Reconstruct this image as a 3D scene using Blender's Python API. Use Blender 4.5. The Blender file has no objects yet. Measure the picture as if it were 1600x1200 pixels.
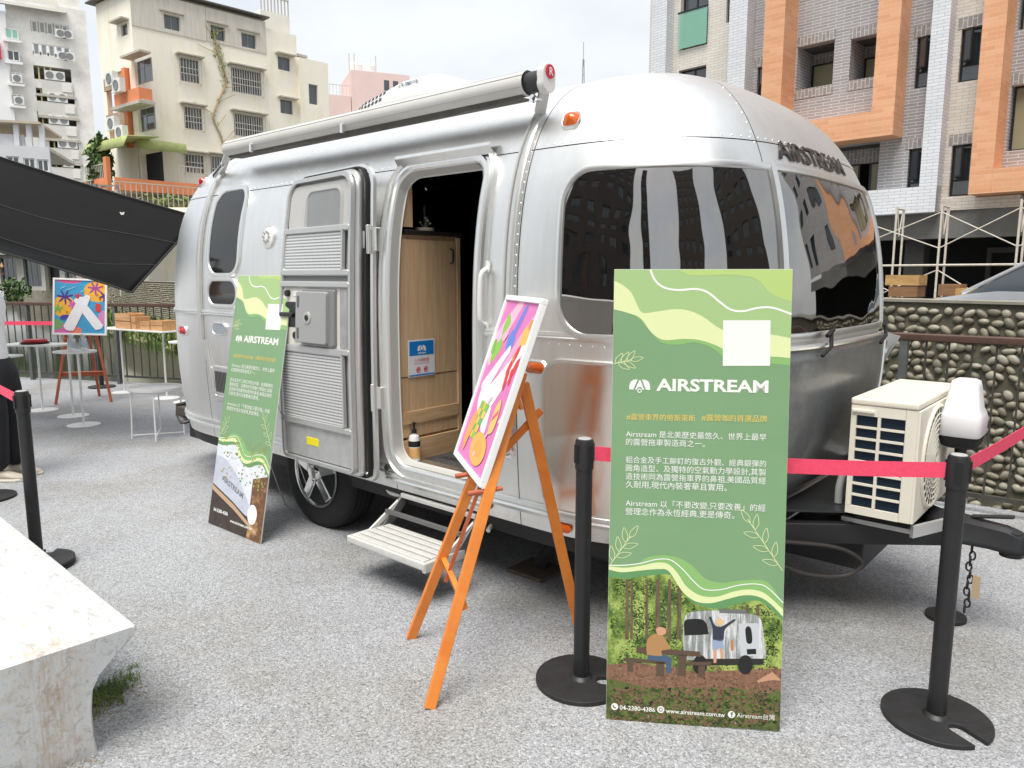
import bpy, bmesh, math, random
from mathutils import Vector, Matrix
R = math.radians
random.seed(7)
sc = bpy.context.scene
COL = sc.collection
# ------------------------------------------------------------------ camera
CAM_H, FPX, PITCH = 1.57, 1156.0, R(8.32)
cd = bpy.data.cameras.new('camera'); cam = bpy.data.objects.new('camera', cd); COL.objects.link(cam)
cam.location = (0, 0, CAM_H); cam.rotation_euler = (R(90) - PITCH, 0, 0)
cd.sensor_width = 36; cd.lens = 36 * FPX / 1600; cd.clip_end = 3000; cd.clip_start = .05
sc.camera = cam
# ------------------------------------------------------------------ world + sun
SUN_EL, SUN_AZ, SUN_STR = 66, 205, 1.5         # azimuth: degrees clockwise from +Y (sun stands behind-left of the camera)
w = bpy.data.worlds.new('World'); sc.world = w; w.use_nodes = True
nt = w.node_tree; nt.nodes.clear()
out = nt.nodes.new('ShaderNodeOutputWorld'); bg = nt.nodes.new('ShaderNodeBackground')
sky = nt.nodes.new('ShaderNodeTexSky'); sky.sky_type = 'NISHITA'; sky.sun_disc = False
sky.sun_elevation = R(SUN_EL); sky.sun_rotation = R(SUN_AZ); sky.dust_density = 3; sky.ozone_density = 1.5
tc = nt.nodes.new('ShaderNodeTexCoord')
mp = nt.nodes.new('ShaderNodeMapping'); mp.inputs['Scale'].default_value = (1, 1, 2.2)
nz = nt.nodes.new('ShaderNodeTexNoise'); nz.inputs['Scale'].default_value = 2.2; nz.inputs['Detail'].default_value = 7; nz.inputs['Roughness'].default_value = .55
cr = nt.nodes.new('ShaderNodeValToRGB')
cr.color_ramp.elements[0].position = .30; cr.color_ramp.elements[0].color = (.62, .62, .62, 1)
cr.color_ramp.elements[1].position = .62; cr.color_ramp.elements[1].color = (.97, .97, .97, 1)
mx = nt.nodes.new('ShaderNodeMix'); mx.data_type = 'RGBA'; mx.inputs[7].default_value = (5.0, 5.15, 5.2, 1)
nt.links.new(tc.outputs['Generated'], mp.inputs['Vector']); nt.links.new(mp.outputs[0], nz.inputs['Vector'])
nt.links.new(nz.outputs['Fac'], cr.inputs[0]); nt.links.new(cr.outputs[0], mx.inputs[0])
nt.links.new(sky.outputs[0], mx.inputs[6]); nt.links.new(mx.outputs[2], bg.inputs['Color'])
bg.inputs['Strength'].default_value = .074
nt.links.new(bg.outputs[0], out.inputs['Surface'])
sd = bpy.data.lights.new('sun', 'SUN'); sd.energy = SUN_STR; sd.angle = R(35); sd.color = (1, .965, .91)
so = bpy.data.objects.new('sun', sd); COL.objects.link(so)
az, el = R(SUN_AZ), R(SUN_EL)
so.rotation_euler = Vector((math.sin(az) * math.cos(el), math.cos(az) * math.cos(el), math.sin(el))).to_track_quat('Z', 'Y').to_euler()
so.location = (-6, -8, 14)
vs = sc.view_settings; vs.view_transform = 'Standard'; vs.look = 'None'; vs.exposure = 1.42; vs.gamma = 1; vs.use_curve_mapping = False
sc.cycles.max_bounces = 8; sc.cycles.transparent_max_bounces = 8
sc.cycles.use_denoising = True
sc.cycles.sample_clamp_indirect = 4

# ------------------------------------------------------------------ geometry of the site (photo pixel -> point on a real plane)
cp, sp = math.cos(PITCH), math.sin(PITCH)
def ray(u, v):
    dx, dy = (u - 800) / FPX, (600 - v) / FPX
    return Vector((dx, cp + dy * sp, -sp + dy * cp))
def gnd(u, v, z=0):
    r = ray(u, v); return Vector((0, 0, CAM_H)) + r * ((CAM_H - z) / -r.z)
def at(u, v, Y):
    r = ray(u, v); return Vector((0, 0, CAM_H)) + r * (Y / r.y)

# ------------------------------------------------------------------ mesh builder
class MB:
    def __init__(s): s.v = []; s.f = []
    def add(s, vs, fs):
        o = len(s.v); s.v += [tuple(p) for p in vs]; s.f += [tuple(i + o for i in f) for f in fs]; return s
    def box(s, x0, x1, y0, y1, z0, z1):
        return s.add([(x0,y0,z0),(x1,y0,z0),(x1,y1,z0),(x0,y1,z0),(x0,y0,z1),(x1,y0,z1),(x1,y1,z1),(x0,y1,z1)],
                     [(0,3,2,1),(4,5,6,7),(0,1,5,4),(1,2,6,5),(2,3,7,6),(3,0,4,7)])
    def hexa(s, p):      # 4 bottom pts (ccw) + 4 top pts
        return s.add(p, [(0,3,2,1),(4,5,6,7),(0,1,5,4),(1,2,6,5),(2,3,7,6),(3,0,4,7)])
    def bar(s, a, b, w, h, up=(0,0,1)):       # rectangular bar a->b, w across, h along "up"
        a, b, up = Vector(a), Vector(b), Vector(up)
        d = (b - a).normalized(); x = d.cross(up)
        if x.length < 1e-4: x = d.cross(Vector((1,0,0)))
        x.normalize(); y = x.cross(d).normalized(); x *= w / 2; y *= h / 2
        return s.hexa([a-x-y, a+x-y, a+x+y, a-x+y, b-x-y, b+x-y, b+x+y, b-x+y])
    def tube(s, pts, r, n=8, caps=True, closed=False):
        pts = [Vector(p) for p in pts]; m = len(pts); rs = r if isinstance(r, (list, tuple)) else [r] * m
        vs = []; ref = None
        for i, p in enumerate(pts):
            if closed: t = pts[(i+1) % m] - pts[i-1]
            else: t = pts[min(i+1, m-1)] - pts[max(i-1, 0)]
            t.normalize()
            if ref is None: ref = Vector((0,0,1)) if abs(t.z) < .9 else Vector((1,0,0))
            x = (ref - t * ref.dot(t))
            if x.length < 1e-5: x = t.orthogonal()
            x.normalize(); ref = x; y = t.cross(x)
            for k in range(n):
                a = 2 * math.pi * k / n; vs.append(p + (x * math.cos(a) + y * math.sin(a)) * rs[i])
        fs = []
        for i in range(m if closed else m - 1):
            j = (i + 1) % m
            for k in range(n): fs.append((i*n+k, i*n+(k+1)%n, j*n+(k+1)%n, j*n+k))
        if caps and not closed:
            fs.append(tuple(range(n-1, -1, -1))); fs.append(tuple((m-1)*n + k for k in range(n)))
        return s.add(vs, fs)
    def cyl(s, a, b, r0, r1=None, n=16): return s.tube([a, b], [r0, r0 if r1 is None else r1], n)
    def lathe(s, prof, n=24, o=(0,0,0), M=None):   # prof [(r,z)] around z; M optional 3x3 matrix
        vs = []; o = Vector(o)
        for r, z in prof:
            for k in range(n):
                a = 2 * math.pi * k / n; p = Vector((r*math.cos(a), r*math.sin(a), z))
                vs.append(o + (M @ p if M else p))
        fs = []
        for i in range(len(prof)-1):
            for k in range(n): fs.append((i*n+k, i*n+(k+1)%n, (i+1)*n+(k+1)%n, (i+1)*n+k))
        if prof[0][0] > 1e-6: fs.append(tuple(range(n-1, -1, -1)))
        if prof[-1][0] > 1e-6: fs.append(tuple((len(prof)-1)*n + k for k in range(n)))
        return s.add(vs, fs)
    def prism(s, poly, z0, z1):
        n = len(poly)
        return s.add([(x,y,z0) for x,y in poly] + [(x,y,z1) for x,y in poly],
                     [tuple(range(n-1,-1,-1)), tuple(range(n,2*n))] + [(i,(i+1)%n,n+(i+1)%n,n+i) for i in range(n)])
    def grid(s, rows, flip=False, closed=False):
        n = len(rows[0]); vs = [p for r in rows for p in r]; fs = []
        for i in range(len(rows)-1):
            for k in range(n if closed else n-1):
                k2 = (k+1) % n
                f = (i*n+k, i*n+k2, (i+1)*n+k2, (i+1)*n+k)
                fs.append(f[::-1] if flip else f)
        return s.add(vs, fs)
    def poly(s, pts): return s.add(pts, [tuple(range(len(pts)))])
    def mesh(s, name, smooth=False, ang=40):
        me = bpy.data.meshes.new(name); me.from_pydata(s.v, [], s.f); me.update()
        if smooth:
            me.polygons.foreach_set('use_smooth', [True]*len(me.polygons))
            if ang: me.set_sharp_from_angle(angle=R(ang))
        return me
    def build(s, name, m, parent=None, smooth=False, ang=40, bevel=0, seg=2, solid=0, fix=False, kind=None):
        me = s.mesh(name, smooth, ang)
        if fix:
            b = bmesh.new(); b.from_mesh(me); bmesh.ops.recalc_face_normals(b, faces=b.faces); b.to_mesh(me); b.free()
        return link(name, me, m, parent, bevel, seg, solid, kind)
def link(name, me, m, parent=None, bevel=0, seg=2, solid=0, kind=None):
    o = bpy.data.objects.new(name, me); COL.objects.link(o)
    if m is not None and len(me.materials) == 0: me.materials.append(m)
    if parent is not None: o.parent = parent
    if solid:
        md = o.modifiers.new('thickness', 'SOLIDIFY'); md.thickness = solid; md.offset = 0
    if bevel:
        md = o.modifiers.new('bevel', 'BEVEL'); md.width = bevel; md.segments = seg; md.limit_method = 'ANGLE'; md.angle_limit = R(35); md.harden_normals = False
        for p in me.polygons: p.use_smooth = True
        o.modifiers.new('wn', 'WEIGHTED_NORMAL').keep_sharp = True
    if kind: o['kind'] = kind
    return o
def tag(o, label, cat, group=None):
    o['label'] = label; o['category'] = cat
    if group: o['group'] = group
    return o
def thing(name, label, cat, loc=(0,0,0), rz=0, group=None):
    o = bpy.data.objects.new(name, None); COL.objects.link(o); o.location = loc; o.rotation_euler = (0,0,rz); o.empty_display_size = .1
    return tag(o, label, cat, group)
def copy_tree(o, parent=None):
    c = o.copy(); COL.objects.link(c); c.parent = parent
    for ch in list(o.children): copy_tree(ch, c)
    return c
def smooth_line(pts, k=6, closed=False):
    P = [Vector(p) for p in pts]; n = len(P); res = []
    rng = range(n) if closed else range(n-1)
    for i in rng:
        if closed: a, b, c, d = P[i-1], P[i], P[(i+1)%n], P[(i+2)%n]
        else: a, b, c, d = P[max(i-1,0)], P[i], P[i+1], P[min(i+2,n-1)]
        for j in range(k):
            t = j / k
            res.append(.5*((2*b) + (c-a)*t + (2*a-5*b+4*c-d)*t*t + (3*b-a-3*c+d)*t**3))
    if not closed: res.append(P[-1])
    return res
def rrect(hw, hh, r, n=6):      # rounded rectangle outline, ccw
    r = min(r, hw-1e-4, hh-1e-4); res = []
    for cx, cy, a0 in ((hw-r, hh-r, 0), (-hw+r, hh-r, 90), (-hw+r, -hh+r, 180), (hw-r, -hh+r, 270)):
        for k in range(n+1):
            a = R(a0 + 90*k/n); res.append((cx + r*math.cos(a), cy + r*math.sin(a)))
    return res
# ------------------------------------------------------------------ text as flat mesh
def text_mesh(body, width=None, height=None, bold=0.0, depth=0.0, sx=1.0, shear=0):
    c = bpy.data.curves.new('lettering', 'FONT'); c.body = body; c.size = 1; c.offset = bold; c.extrude = depth; c.resolution_u = 3; c.shear = shear
    o = bpy.data.objects.new('lettering', c); COL.objects.link(o)
    dg = bpy.context.evaluated_depsgraph_get(); dg.update()
    me = bpy.data.meshes.new_from_object(o.evaluated_get(dg))
    bpy.data.objects.remove(o); bpy.data.curves.remove(c)
    xs = [v.co.x for v in me.vertices]; ys = [v.co.y for v in me.vertices]
    x0, x1, y0, y1 = min(xs), max(xs), min(ys), max(ys)
    kx = (width/(x1-x0)) if width else sx*(height/(y1-y0))
    ky = (height/(y1-y0)) if height else kx
    for v in me.vertices: v.co = ((v.co.x-x0)*kx, (v.co.y)*ky if not height else (v.co.y-y0)*ky, v.co.z*ky)
    me.materials.clear()
    return me
# ------------------------------------------------------------------ materials
def lin(c): 
    c /= 255; return c/12.92 if c <= .04045 else ((c+.055)/1.055)**2.4
def C(r, g, b, k=1.0): return (lin(r)*k, lin(g)*k, lin(b)*k, 1)
MATS = {}
def mat(name, col, rough=.6, metal=0, var=0, vscale=8, bump=0, bscale=60, spec=.5, coat=0, emit=None, trans=0, alpha=1, stretch=None, tint=None, tamt=0, tscale=3, rvar=0):
    if name in MATS: return MATS[name]
    m = bpy.data.materials.new(name); m.use_nodes = True; MATS[name] = m
    n = m.node_tree.nodes; l = m.node_tree.links; b = n['Principled BSDF']
    b.inputs['Base Color'].default_value = col; b.inputs['Roughness'].default_value = rough; b.inputs['Metallic'].default_value = metal
    b.inputs['Specular IOR Level'].default_value = spec; b.inputs['Coat Weight'].default_value = coat; b.inputs['Coat Roughness'].default_value = .08
    b.inputs['Transmission Weight'].default_value = trans; b.inputs['Alpha'].default_value = alpha
    m.diffuse_color = col
    co = None
    def coords():
        nonlocal co
        if co is None:
            t = n.new('ShaderNodeTexCoord'); co = t.outputs['Object']
            if stretch:
                mpn = n.new('ShaderNodeMapping'); mpn.inputs['Scale'].default_value = stretch; l.new(co, mpn.inputs[0]); co = mpn.outputs[0]
        return co
    last = None
    if var:
        a = n.new('ShaderNodeTexNoise'); a.inputs['Scale'].default_value = vscale; a.inputs['Detail'].default_value = 6; a.inputs['Roughness'].default_value = .62
        l.new(coords(), a.inputs['Vector'])
        mr = n.new('ShaderNodeMapRange'); mr.inputs[1].default_value = .28; mr.inputs[2].default_value = .72; mr.inputs[3].default_value = 1-var; mr.inputs[4].default_value = 1+var*.6
        l.new(a.outputs['Fac'], mr.inputs[0])
        mm = n.new('ShaderNodeMix'); mm.data_type = 'RGBA'; mm.blend_type = 'MULTIPLY'; mm.inputs[0].default_value = 1; mm.inputs[6].default_value = col
        l.new(mr.outputs[0], mm.inputs[7]); last = mm.outputs[2]
        if rvar:
            rr = n.new('ShaderNodeMapRange'); rr.inputs[1].default_value = .3; rr.inputs[2].default_value = .7; rr.inputs[3].default_value = max(rough-rvar, .02); rr.inputs[4].default_value = rough+rvar
            l.new(a.outputs['Fac'], rr.inputs[0]); l.new(rr.outputs[0], b.inputs['Roughness'])
    if tint:
        a2 = n.new('ShaderNodeTexNoise'); a2.inputs['Scale'].default_value = tscale; a2.inputs['Detail'].default_value = 8; a2.inputs['Roughness'].default_value = .7
        l.new(coords(), a2.inputs['Vector'])
        r2 = n.new('ShaderNodeMapRange'); r2.inputs[1].default_value = .48; r2.inputs[2].default_value = .68; r2.inputs[3].default_value = 0; r2.inputs[4].default_value = tamt
        l.new(a2.outputs['Fac'], r2.inputs[0])
        m2 = n.new('ShaderNodeMix'); m2.data_type = 'RGBA'; m2.inputs[6].default_value = col; m2.inputs[7].default_value = tint
        l.new(r2.outputs[0], m2.inputs[0])
        if last: l.new(last, m2.inputs[6])
        last = m2.outputs[2]
    if last: l.new(last, b.inputs['Base Color'])
    if bump:
        a3 = n.new('ShaderNodeTexNoise'); a3.inputs['Scale'].default_value = bscale; a3.inputs['Detail'].default_value = 5
        l.new(coords(), a3.inputs['Vector'])
        bp = n.new('ShaderNodeBump'); bp.inputs['Strength'].default_value = bump; bp.inputs['Distance'].default_value = .01
        l.new(a3.outputs['Fac'], bp.inputs['Height']); l.new(bp.outputs[0], b.inputs['Normal'])
    if emit: b.inputs['Emission Color'].default_value = emit; b.inputs['Emission Strength'].default_value = 1
    return m
def nodes_of(m): return m.node_tree.nodes, m.node_tree.links, m.node_tree.nodes['Principled BSDF']
def brick_mat(name, c1, c2, mortar, bw, bh, axis_u=(1,0,0), gap=.012, rough=.6, vertical=False):
    """tile cladding too small to pick apart: running bond on the object's x/z axes"""
    if name in MATS: return MATS[name]
    m = mat(name, c1, rough); n, l, b = nodes_of(m)
    t = n.new('ShaderNodeTexCoord'); sx = n.new('ShaderNodeSeparateXYZ'); l.new(t.outputs['Object'], sx.inputs[0])
    ad = n.new('ShaderNodeMath'); ad.operation = 'ADD'; l.new(sx.outputs[0], ad.inputs[0]); l.new(sx.outputs[1], ad.inputs[1])
    cb = n.new('ShaderNodeCombineXYZ')
    if vertical: l.new(sx.outputs[2], cb.inputs[0]); l.new(ad.outputs[0], cb.inputs[1])
    else: l.new(ad.outputs[0], cb.inputs[0]); l.new(sx.outputs[2], cb.inputs[1])
    br = n.new('ShaderNodeTexBrick'); br.inputs['Scale'].default_value = 1; br.inputs['Brick Width'].default_value = bw; br.inputs['Row Height'].default_value = bh
    br.inputs['Mortar Size'].default_value = gap; br.inputs['Mortar Smooth'].default_value = .2; br.inputs['Bias'].default_value = 0; br.offset = .5
    br.inputs['Color1'].default_value = c1; br.inputs['Color2'].default_value = c2; br.inputs['Mortar'].default_value = mortar
    l.new(cb.outputs[0], br.inputs['Vector'])
    nz = n.new('ShaderNodeTexNoise'); nz.inputs['Scale'].default_value = .5; nz.inputs['Detail'].default_value = 5; l.new(t.outputs['Object'], nz.inputs['Vector'])
    mr = n.new('ShaderNodeMapRange'); mr.inputs[3].default_value = .82; mr.inputs[4].default_value = 1.15; l.new(nz.outputs['Fac'], mr.inputs[0])
    mm = n.new('ShaderNodeMix'); mm.data_type = 'RGBA'; mm.blend_type = 'MULTIPLY'; mm.inputs[0].default_value = 1
    l.new(br.outputs['Color'], mm.inputs[6]); l.new(mr.outputs[0], mm.inputs[7]); l.new(mm.outputs[2], b.inputs['Base Color'])
    bp = n.new('ShaderNodeBump'); bp.inputs['Strength'].default_value = .5; bp.inputs['Distance'].default_value = .01; bp.invert = True
    l.new(br.outputs['Fac'], bp.inputs['Height']); l.new(bp.outputs[0], b.inputs['Normal'])
    return m
def wood_mat(name, c1, c2, scale=(1,1,1), rough=.45, ring=6):
    if name in MATS: return MATS[name]
    m = mat(name, c1, rough); n, l, b = nodes_of(m)
    t = n.new('ShaderNodeTexCoord'); mpn = n.new('ShaderNodeMapping'); mpn.inputs['Scale'].default_value = scale; l.new(t.outputs['Object'], mpn.inputs[0])
    a = n.new('ShaderNodeTexNoise'); a.inputs['Scale'].default_value = ring; a.inputs['Detail'].default_value = 8; a.inputs['Roughness'].default_value = .65; a.inputs['Distortion'].default_value = .6
    l.new(mpn.outputs[0], a.inputs['Vector'])
    r = n.new('ShaderNodeValToRGB'); r.color_ramp.elements[0].position = .32; r.color_ramp.elements[0].color = c2; r.color_ramp.elements[1].position = .66; r.color_ramp.elements[1].color = c1
    l.new(a.outputs['Fac'], r.inputs[0]); l.new(r.outputs[0], b.inputs['Base Color'])
    bp = n.new('ShaderNodeBump'); bp.inputs['Strength'].default_value = .15; bp.inputs['Distance'].default_value = .004; l.new(a.outputs['Fac'], bp.inputs['Height']); l.new(bp.outputs[0], b.inputs['Normal'])
    return m
def ground_mat(name, gain=1.0):
    m = mat(name, (.3,.3,.3,1), .75); n, l, b = nodes_of(m)
    t = n.new('ShaderNodeTexCoord')
    def vor(s):
        v = n.new('ShaderNodeTexVoronoi'); v.inputs['Scale'].default_value = s; l.new(t.outputs['Object'], v.inputs['Vector']); return v
    v1, v2 = vor(150), vor(310)
    def ramp(src, stops):
        r = n.new('ShaderNodeValToRGB'); e = r.color_ramp.elements
        while len(e) < len(stops): e.new(.5)
        for k, (p, c) in enumerate(stops): e[k].position = p; e[k].color = c
        l.new(src, r.inputs[0]); return r
    g = lambda x, w=0: (x*gain*.975, x*gain*.995, x*gain*(1.03+w), 1)
    s1 = n.new('ShaderNodeSeparateColor'); l.new(v1.outputs['Color'], s1.inputs[0])
    s2 = n.new('ShaderNodeSeparateColor'); l.new(v2.outputs['Color'], s2.inputs[0])
    st = [(0, g(.10)), (.12, g(.20)), (.38, g(.32,.02)), (.70, g(.40,.02)), (.90, g(.50)), (1, g(.66))]
    r1, r2 = ramp(s1.outputs[0], st), ramp(s2.outputs[1], st)
    mx = n.new('ShaderNodeMix'); mx.data_type = 'RGBA'; mx.inputs[0].default_value = .4; l.new(r1.outputs[0], mx.inputs[6]); l.new(r2.outputs[0], mx.inputs[7])
    # stains and worn, weathered patches
    nz = n.new('ShaderNodeTexNoise'); nz.inputs['Scale'].default_value = .55; nz.inputs['Detail'].default_value = 7; nz.inputs['Roughness'].default_value = .6; l.new(t.outputs['Object'], nz.inputs['Vector'])
    sr = ramp(nz.outputs['Fac'], [(.34, (.85,.85,.85,1)), (.5, (.96,.96,.96,1)), (.66, (1.04,1.04,1.04,1))])
    mm = n.new('ShaderNodeMix'); mm.data_type = 'RGBA'; mm.blend_type = 'MULTIPLY'; mm.inputs[0].default_value = 1; l.new(mx.outputs[2], mm.inputs[6]); l.new(sr.outputs[0], mm.inputs[7])
    n2 = n.new('ShaderNodeTexNoise'); n2.inputs['Scale'].default_value = 1.1; n2.inputs['Detail'].default_value = 9; n2.inputs['Roughness'].default_value = .7
    mp2 = n.new('ShaderNodeMapping'); mp2.inputs['Location'].default_value = (3.3, 1.7, 0); l.new(t.outputs['Object'], mp2.inputs[0]); l.new(mp2.outputs[0], n2.inputs['Vector'])
    yr = n.new('ShaderNodeMapRange'); yr.inputs[1].default_value = .47; yr.inputs[2].default_value = .66; yr.inputs[3].default_value = 0; yr.inputs[4].default_value = .6; l.new(n2.outputs['Fac'], yr.inputs[0])
    m3 = n.new('ShaderNodeMix'); m3.data_type = 'RGBA'; m3.blend_type = 'MULTIPLY'; m3.inputs[7].default_value = (.74,.70,.58,1); l.new(yr.outputs[0], m3.inputs[0]); l.new(mm.outputs[2], m3.inputs[6])
    l.new(m3.outputs[2], b.inputs['Base Color'])
    bp = n.new('ShaderNodeBump'); bp.inputs['Strength'].default_value = .55; bp.inputs['Distance'].default_value = .004; l.new(v1.outputs['Distance'], bp.inputs['Height']); bp.invert = True; l.new(bp.outputs[0], b.inputs['Normal'])
    return m

# ================================================================== THE SETTING: plaza, canal, far bank
M_ground = ground_mat('washed_pebble_paving', 1.03)
RAIL = [(9.5, -.4), (3.30, 4.66), (-3.6, 10.15), (-9.6, 11.85), (-24, 13.5)]     # line of the railing, right to left
plaza = [(-300,-300), (300,-300), (300,-240)] + [(x+.12, y+.12) for x, y in RAIL] + [(-300, 40)]
g = MB(); n = len(plaza)
g.add([(x,y,0) for x,y in plaza], [tuple(range(n))])
b0, b1 = 3, 3+len(RAIL)-1
g.build('ground', M_ground, fix=True)['kind'] = 'structure'
M_conc = mat('old_concrete', C(120,116,104), .9, var=.35, vscale=3, bump=.4, bscale=20, tint=C(64,70,40), tamt=.6, tscale=2)
q = MB()
pl = [(x+.12, y+.12) for x, y in RAIL]
for (x0,y0), (x1,y1) in zip(pl, pl[1:]):
    q.add([(x0,y0,-.004),(x1,y1,-.004),(x1,y1,-2.6),(x0,y0,-2.6)], [(0,1,2,3)])
q.build('canal_bank', M_conc)['kind'] = 'structure'
M_water = mat('canal_water', C(50,56,42), .07, var=.3, vscale=.6, bump=.02, bscale=3, spec=.3)
o = MB().add([(-120,8,-1.6),(60,-60,-1.6),(60,40,-1.6),(-120,140,-1.6)], [(0,1,2,3)]).build('canal_water', M_water); o['kind'] = 'structure'
WD = Vector((-.6196, .7849, 0)); WO = Vector((6.0, 8.5, 0)); WN = Vector((-.7849, -.6196, 0))      # far canal wall: direction, start, normal towards us
WTOP = 1.235
M_far = mat('far_street', C(128,126,120), .9, var=.25, vscale=1.2)
a0, a1 = WO - WD*60, WO + WD*260
o = MB().add([a0 - WN*.4 + Vector((0,0,.45)), a1 - WN*.4 + Vector((0,0,.45)), a1 - WN*700 + Vector((0,0,.45)), a0 - WN*700 + Vector((0,0,.45))], [(0,1,2,3)]).build('street', M_far, fix=True); o['kind'] = 'structure'
# far canal wall with embedded river stones
wall = thing('canal_wall', 'weathered canal wall set with rounded river stones behind the railing', 'wall', WO, math.atan2(WD.y, WD.x))
M_mort = mat('wall_mortar', C(100,95,82), .8, var=.45, vscale=4, bump=.9, bscale=18, tint=C(60,70,34), tamt=.55, tscale=1.3)
SG = -1 if False else 1
# wall local frame: +x along WD, +y = left of WD = away or towards? towards us is WN
LY = Vector((-WD.y, WD.x, 0)); TOW = 1 if LY.dot(WN) > 0 else -1
MB().box(-40, 140, -.45*1 if TOW > 0 else 0, 0 if TOW > 0 else .45, -2.4, WTOP).build('wall_core', M_mort, wall)
MB().box(-40, 140, -.50 if TOW > 0 else -.04, .04 if TOW > 0 else .50, WTOP+.002, WTOP+.035).build('coping', mat('coping_stone', C(150,146,134), .9, var=.3, vscale=2.5, bump=.3, bscale=10), wall)
STM = [mat('river_stone_pale', C(172,166,150), .4, var=.25, vscale=9, bump=.25, bscale=30, tint=C(84,82,56), tamt=.6, tscale=5),
       mat('river_stone_tan', C(150,143,125), .42, var=.25, vscale=9, bump=.25, bscale=30, tint=C(70,72,44), tamt=.6, tscale=5),
       mat('river_stone_grey', C(130,124,110), .45, var=.3, vscale=9, bump=.25, bscale=30, tint=C(58,64,36), tamt=.7, tscale=5)]
def stone_mesh(seed):
    rnd = random.Random(seed); b = bmesh.new(); bmesh.ops.create_icosphere(b, subdivisions=2, radius=1)
    fx, fz, p1, p2 = rnd.uniform(-.25,.25), rnd.uniform(-.2,.2), rnd.uniform(0,6), rnd.uniform(0,6)
    for v in b.verts: v.co *= 1 + fx*v.co.x*.5 + fz*v.co.z*v.co.x + .07*math.sin(2.3*v.co.x+p1) + .06*math.sin(2.9*v.co.z+p2) + rnd.uniform(-.02,.02)
    me = bpy.data.meshes.new('stone'); b.to_mesh(me); b.free()
    me.polygons.foreach_set('use_smooth', [True]*len(me.polygons)); return me
STONES = []
for k in range(9):
    me = stone_mesh(k); me.materials.append(STM[k % 3]); STONES.append(me)
pos = []
zz = -1.75; row = 0
while zz < WTOP - .06:
    s = -4.0 + (row % 2) * .065
    while s < 110:
        if random.random() > .05: pos.append((s + random.uniform(-.025,.025), zz + random.uniform(-.018,.018)))
        s += random.uniform(.115, .155) * (1 if s < 50 else 2.2)
    zz += random.uniform(.100,.118); row += 1
single, mass = [], MB()
proto_v = [[v.co.copy() for v in me.vertices] for me in STONES]; proto_f = [[tuple(p.vertices) for p in me.polygons] for me in STONES]
_b = bmesh.new(); bmesh.ops.create_icosphere(_b, subdivisions=1, radius=1.05); low_v = [v.co.copy() for v in _b.verts]; low_f = [tuple(v.index for v in f.verts) for f in _b.faces]; _b.free()
for (s, z) in pos:
    P = WO + WD*s; dep = P.y*cp - (z-CAM_H)*sp; u = 800 + FPX*P.x/dep; v = 600 - FPX*(P.y*sp+(z-CAM_H)*cp)/dep
    fs_ = 1 if s < 50 else 1.5
    rx, rz, ry, ang = random.uniform(.052,.080), random.uniform(.038,.056), random.uniform(.028,.050), random.uniform(-.9,.9)
    if fs_ > 1: rx *= 1.8; rz *= 1.25; ry *= 1.5
    if 1366 < u < 1602 and v < 812: single.append((s,z,rx,rz,ry,ang))
    else:
        k = random.randrange(9); c, sn = math.cos(ang), math.sin(ang)
        mass.add([(s + p.x*rx*c - p.z*rz*sn, TOW*.01 + p.y*ry, z + p.x*rx*sn + p.z*rz*c) for p in (proto_v[k] if s < 6 else low_v)], proto_f[k] if s < 6 else low_f)
single.sort(key=lambda a: -a[2]*a[3])
for (s,z,rx,rz,ry,ang) in single[296:]:
    k = random.randrange(9); c, sn = math.cos(ang), math.sin(ang)
    mass.add([(s + p.x*rx*c - p.z*rz*sn, TOW*.01 + p.y*ry, z + p.x*rx*sn + p.z*rz*c) for p in proto_v[k]], proto_f[k])
for (s,z,rx,rz,ry,ang) in single[:296]:
    o = bpy.data.objects.new('stone', STONES[random.randrange(9)]); COL.objects.link(o); o.parent = wall
    o.location = (s, TOW*.01, z); o.scale = (rx, ry, rz); o.rotation_euler = (0, ang, 0)
mass.build('stone_facing', STM[1], wall, smooth=True, ang=0, kind='stuff')
# grassy bank at the foot of the far wall, far to the left
bk = MB(); rows = []
for i in range(60):
    s = 24 + i*.7; w = 1.9*min(1,(i/14)) + .35*math.sin(i*.7)
    rows.append([WO+WD*s+WN*(k/5*w)+Vector((0,0,-.75-.95*(k/5)**.8+.08*math.sin(i*1.9+k))) for k in range(6)])
bk.grid(rows).build('grassy_bank', mat('bank_earth', C(112,112,74), .95, var=.4, vscale=.9, bump=.7, bscale=5, tint=C(92,112,48), tamt=.9, tscale=.5), smooth=True, fix=True)['kind'] = 'structure'
def blades(mb, c, h, spread, n, rnd, w=.012, lean=.5):
    for _ in range(n):
        a = rnd.uniform(0, 6.283); r = spread*math.sqrt(rnd.random()); p = Vector((c[0]+r*math.cos(a), c[1]+r*math.sin(a), c[2]))
        hh = h*rnd.uniform(.5,1.1); t = rnd.uniform(0,6.283); d = Vector((math.cos(t), math.sin(t), 0)); s = Vector((-d.y, d.x, 0))*w*rnd.uniform(.6,1.2)
        m = p + Vector((0,0,hh*.6)) + d*hh*lean*.35; e = p + Vector((0,0,hh)) + d*hh*lean
        mb.add([p-s, p+s, m+s*.7, m-s*.7, e], [(0,1,2,3),(3,2,4)])
M_grass = mat('grass_blades', C(86,112,48), .8, var=.4, vscale=3, tint=C(150,150,84), tamt=.7, tscale=2)
rnd = random.Random(3); gb = MB()
for i in range(700):
    s = rnd.uniform(28, 60); k = rnd.random(); P = WO+WD*s+WN*(k*1.6); blades(gb, (P.x,P.y,-.85-.8*k**.8), .4, .5, 5, rnd, w=.05)
gb.build('bank_grass', M_grass, kind='stuff')['label'] = 'tufts of pale grass on the bank below the far canal wall'

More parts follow.
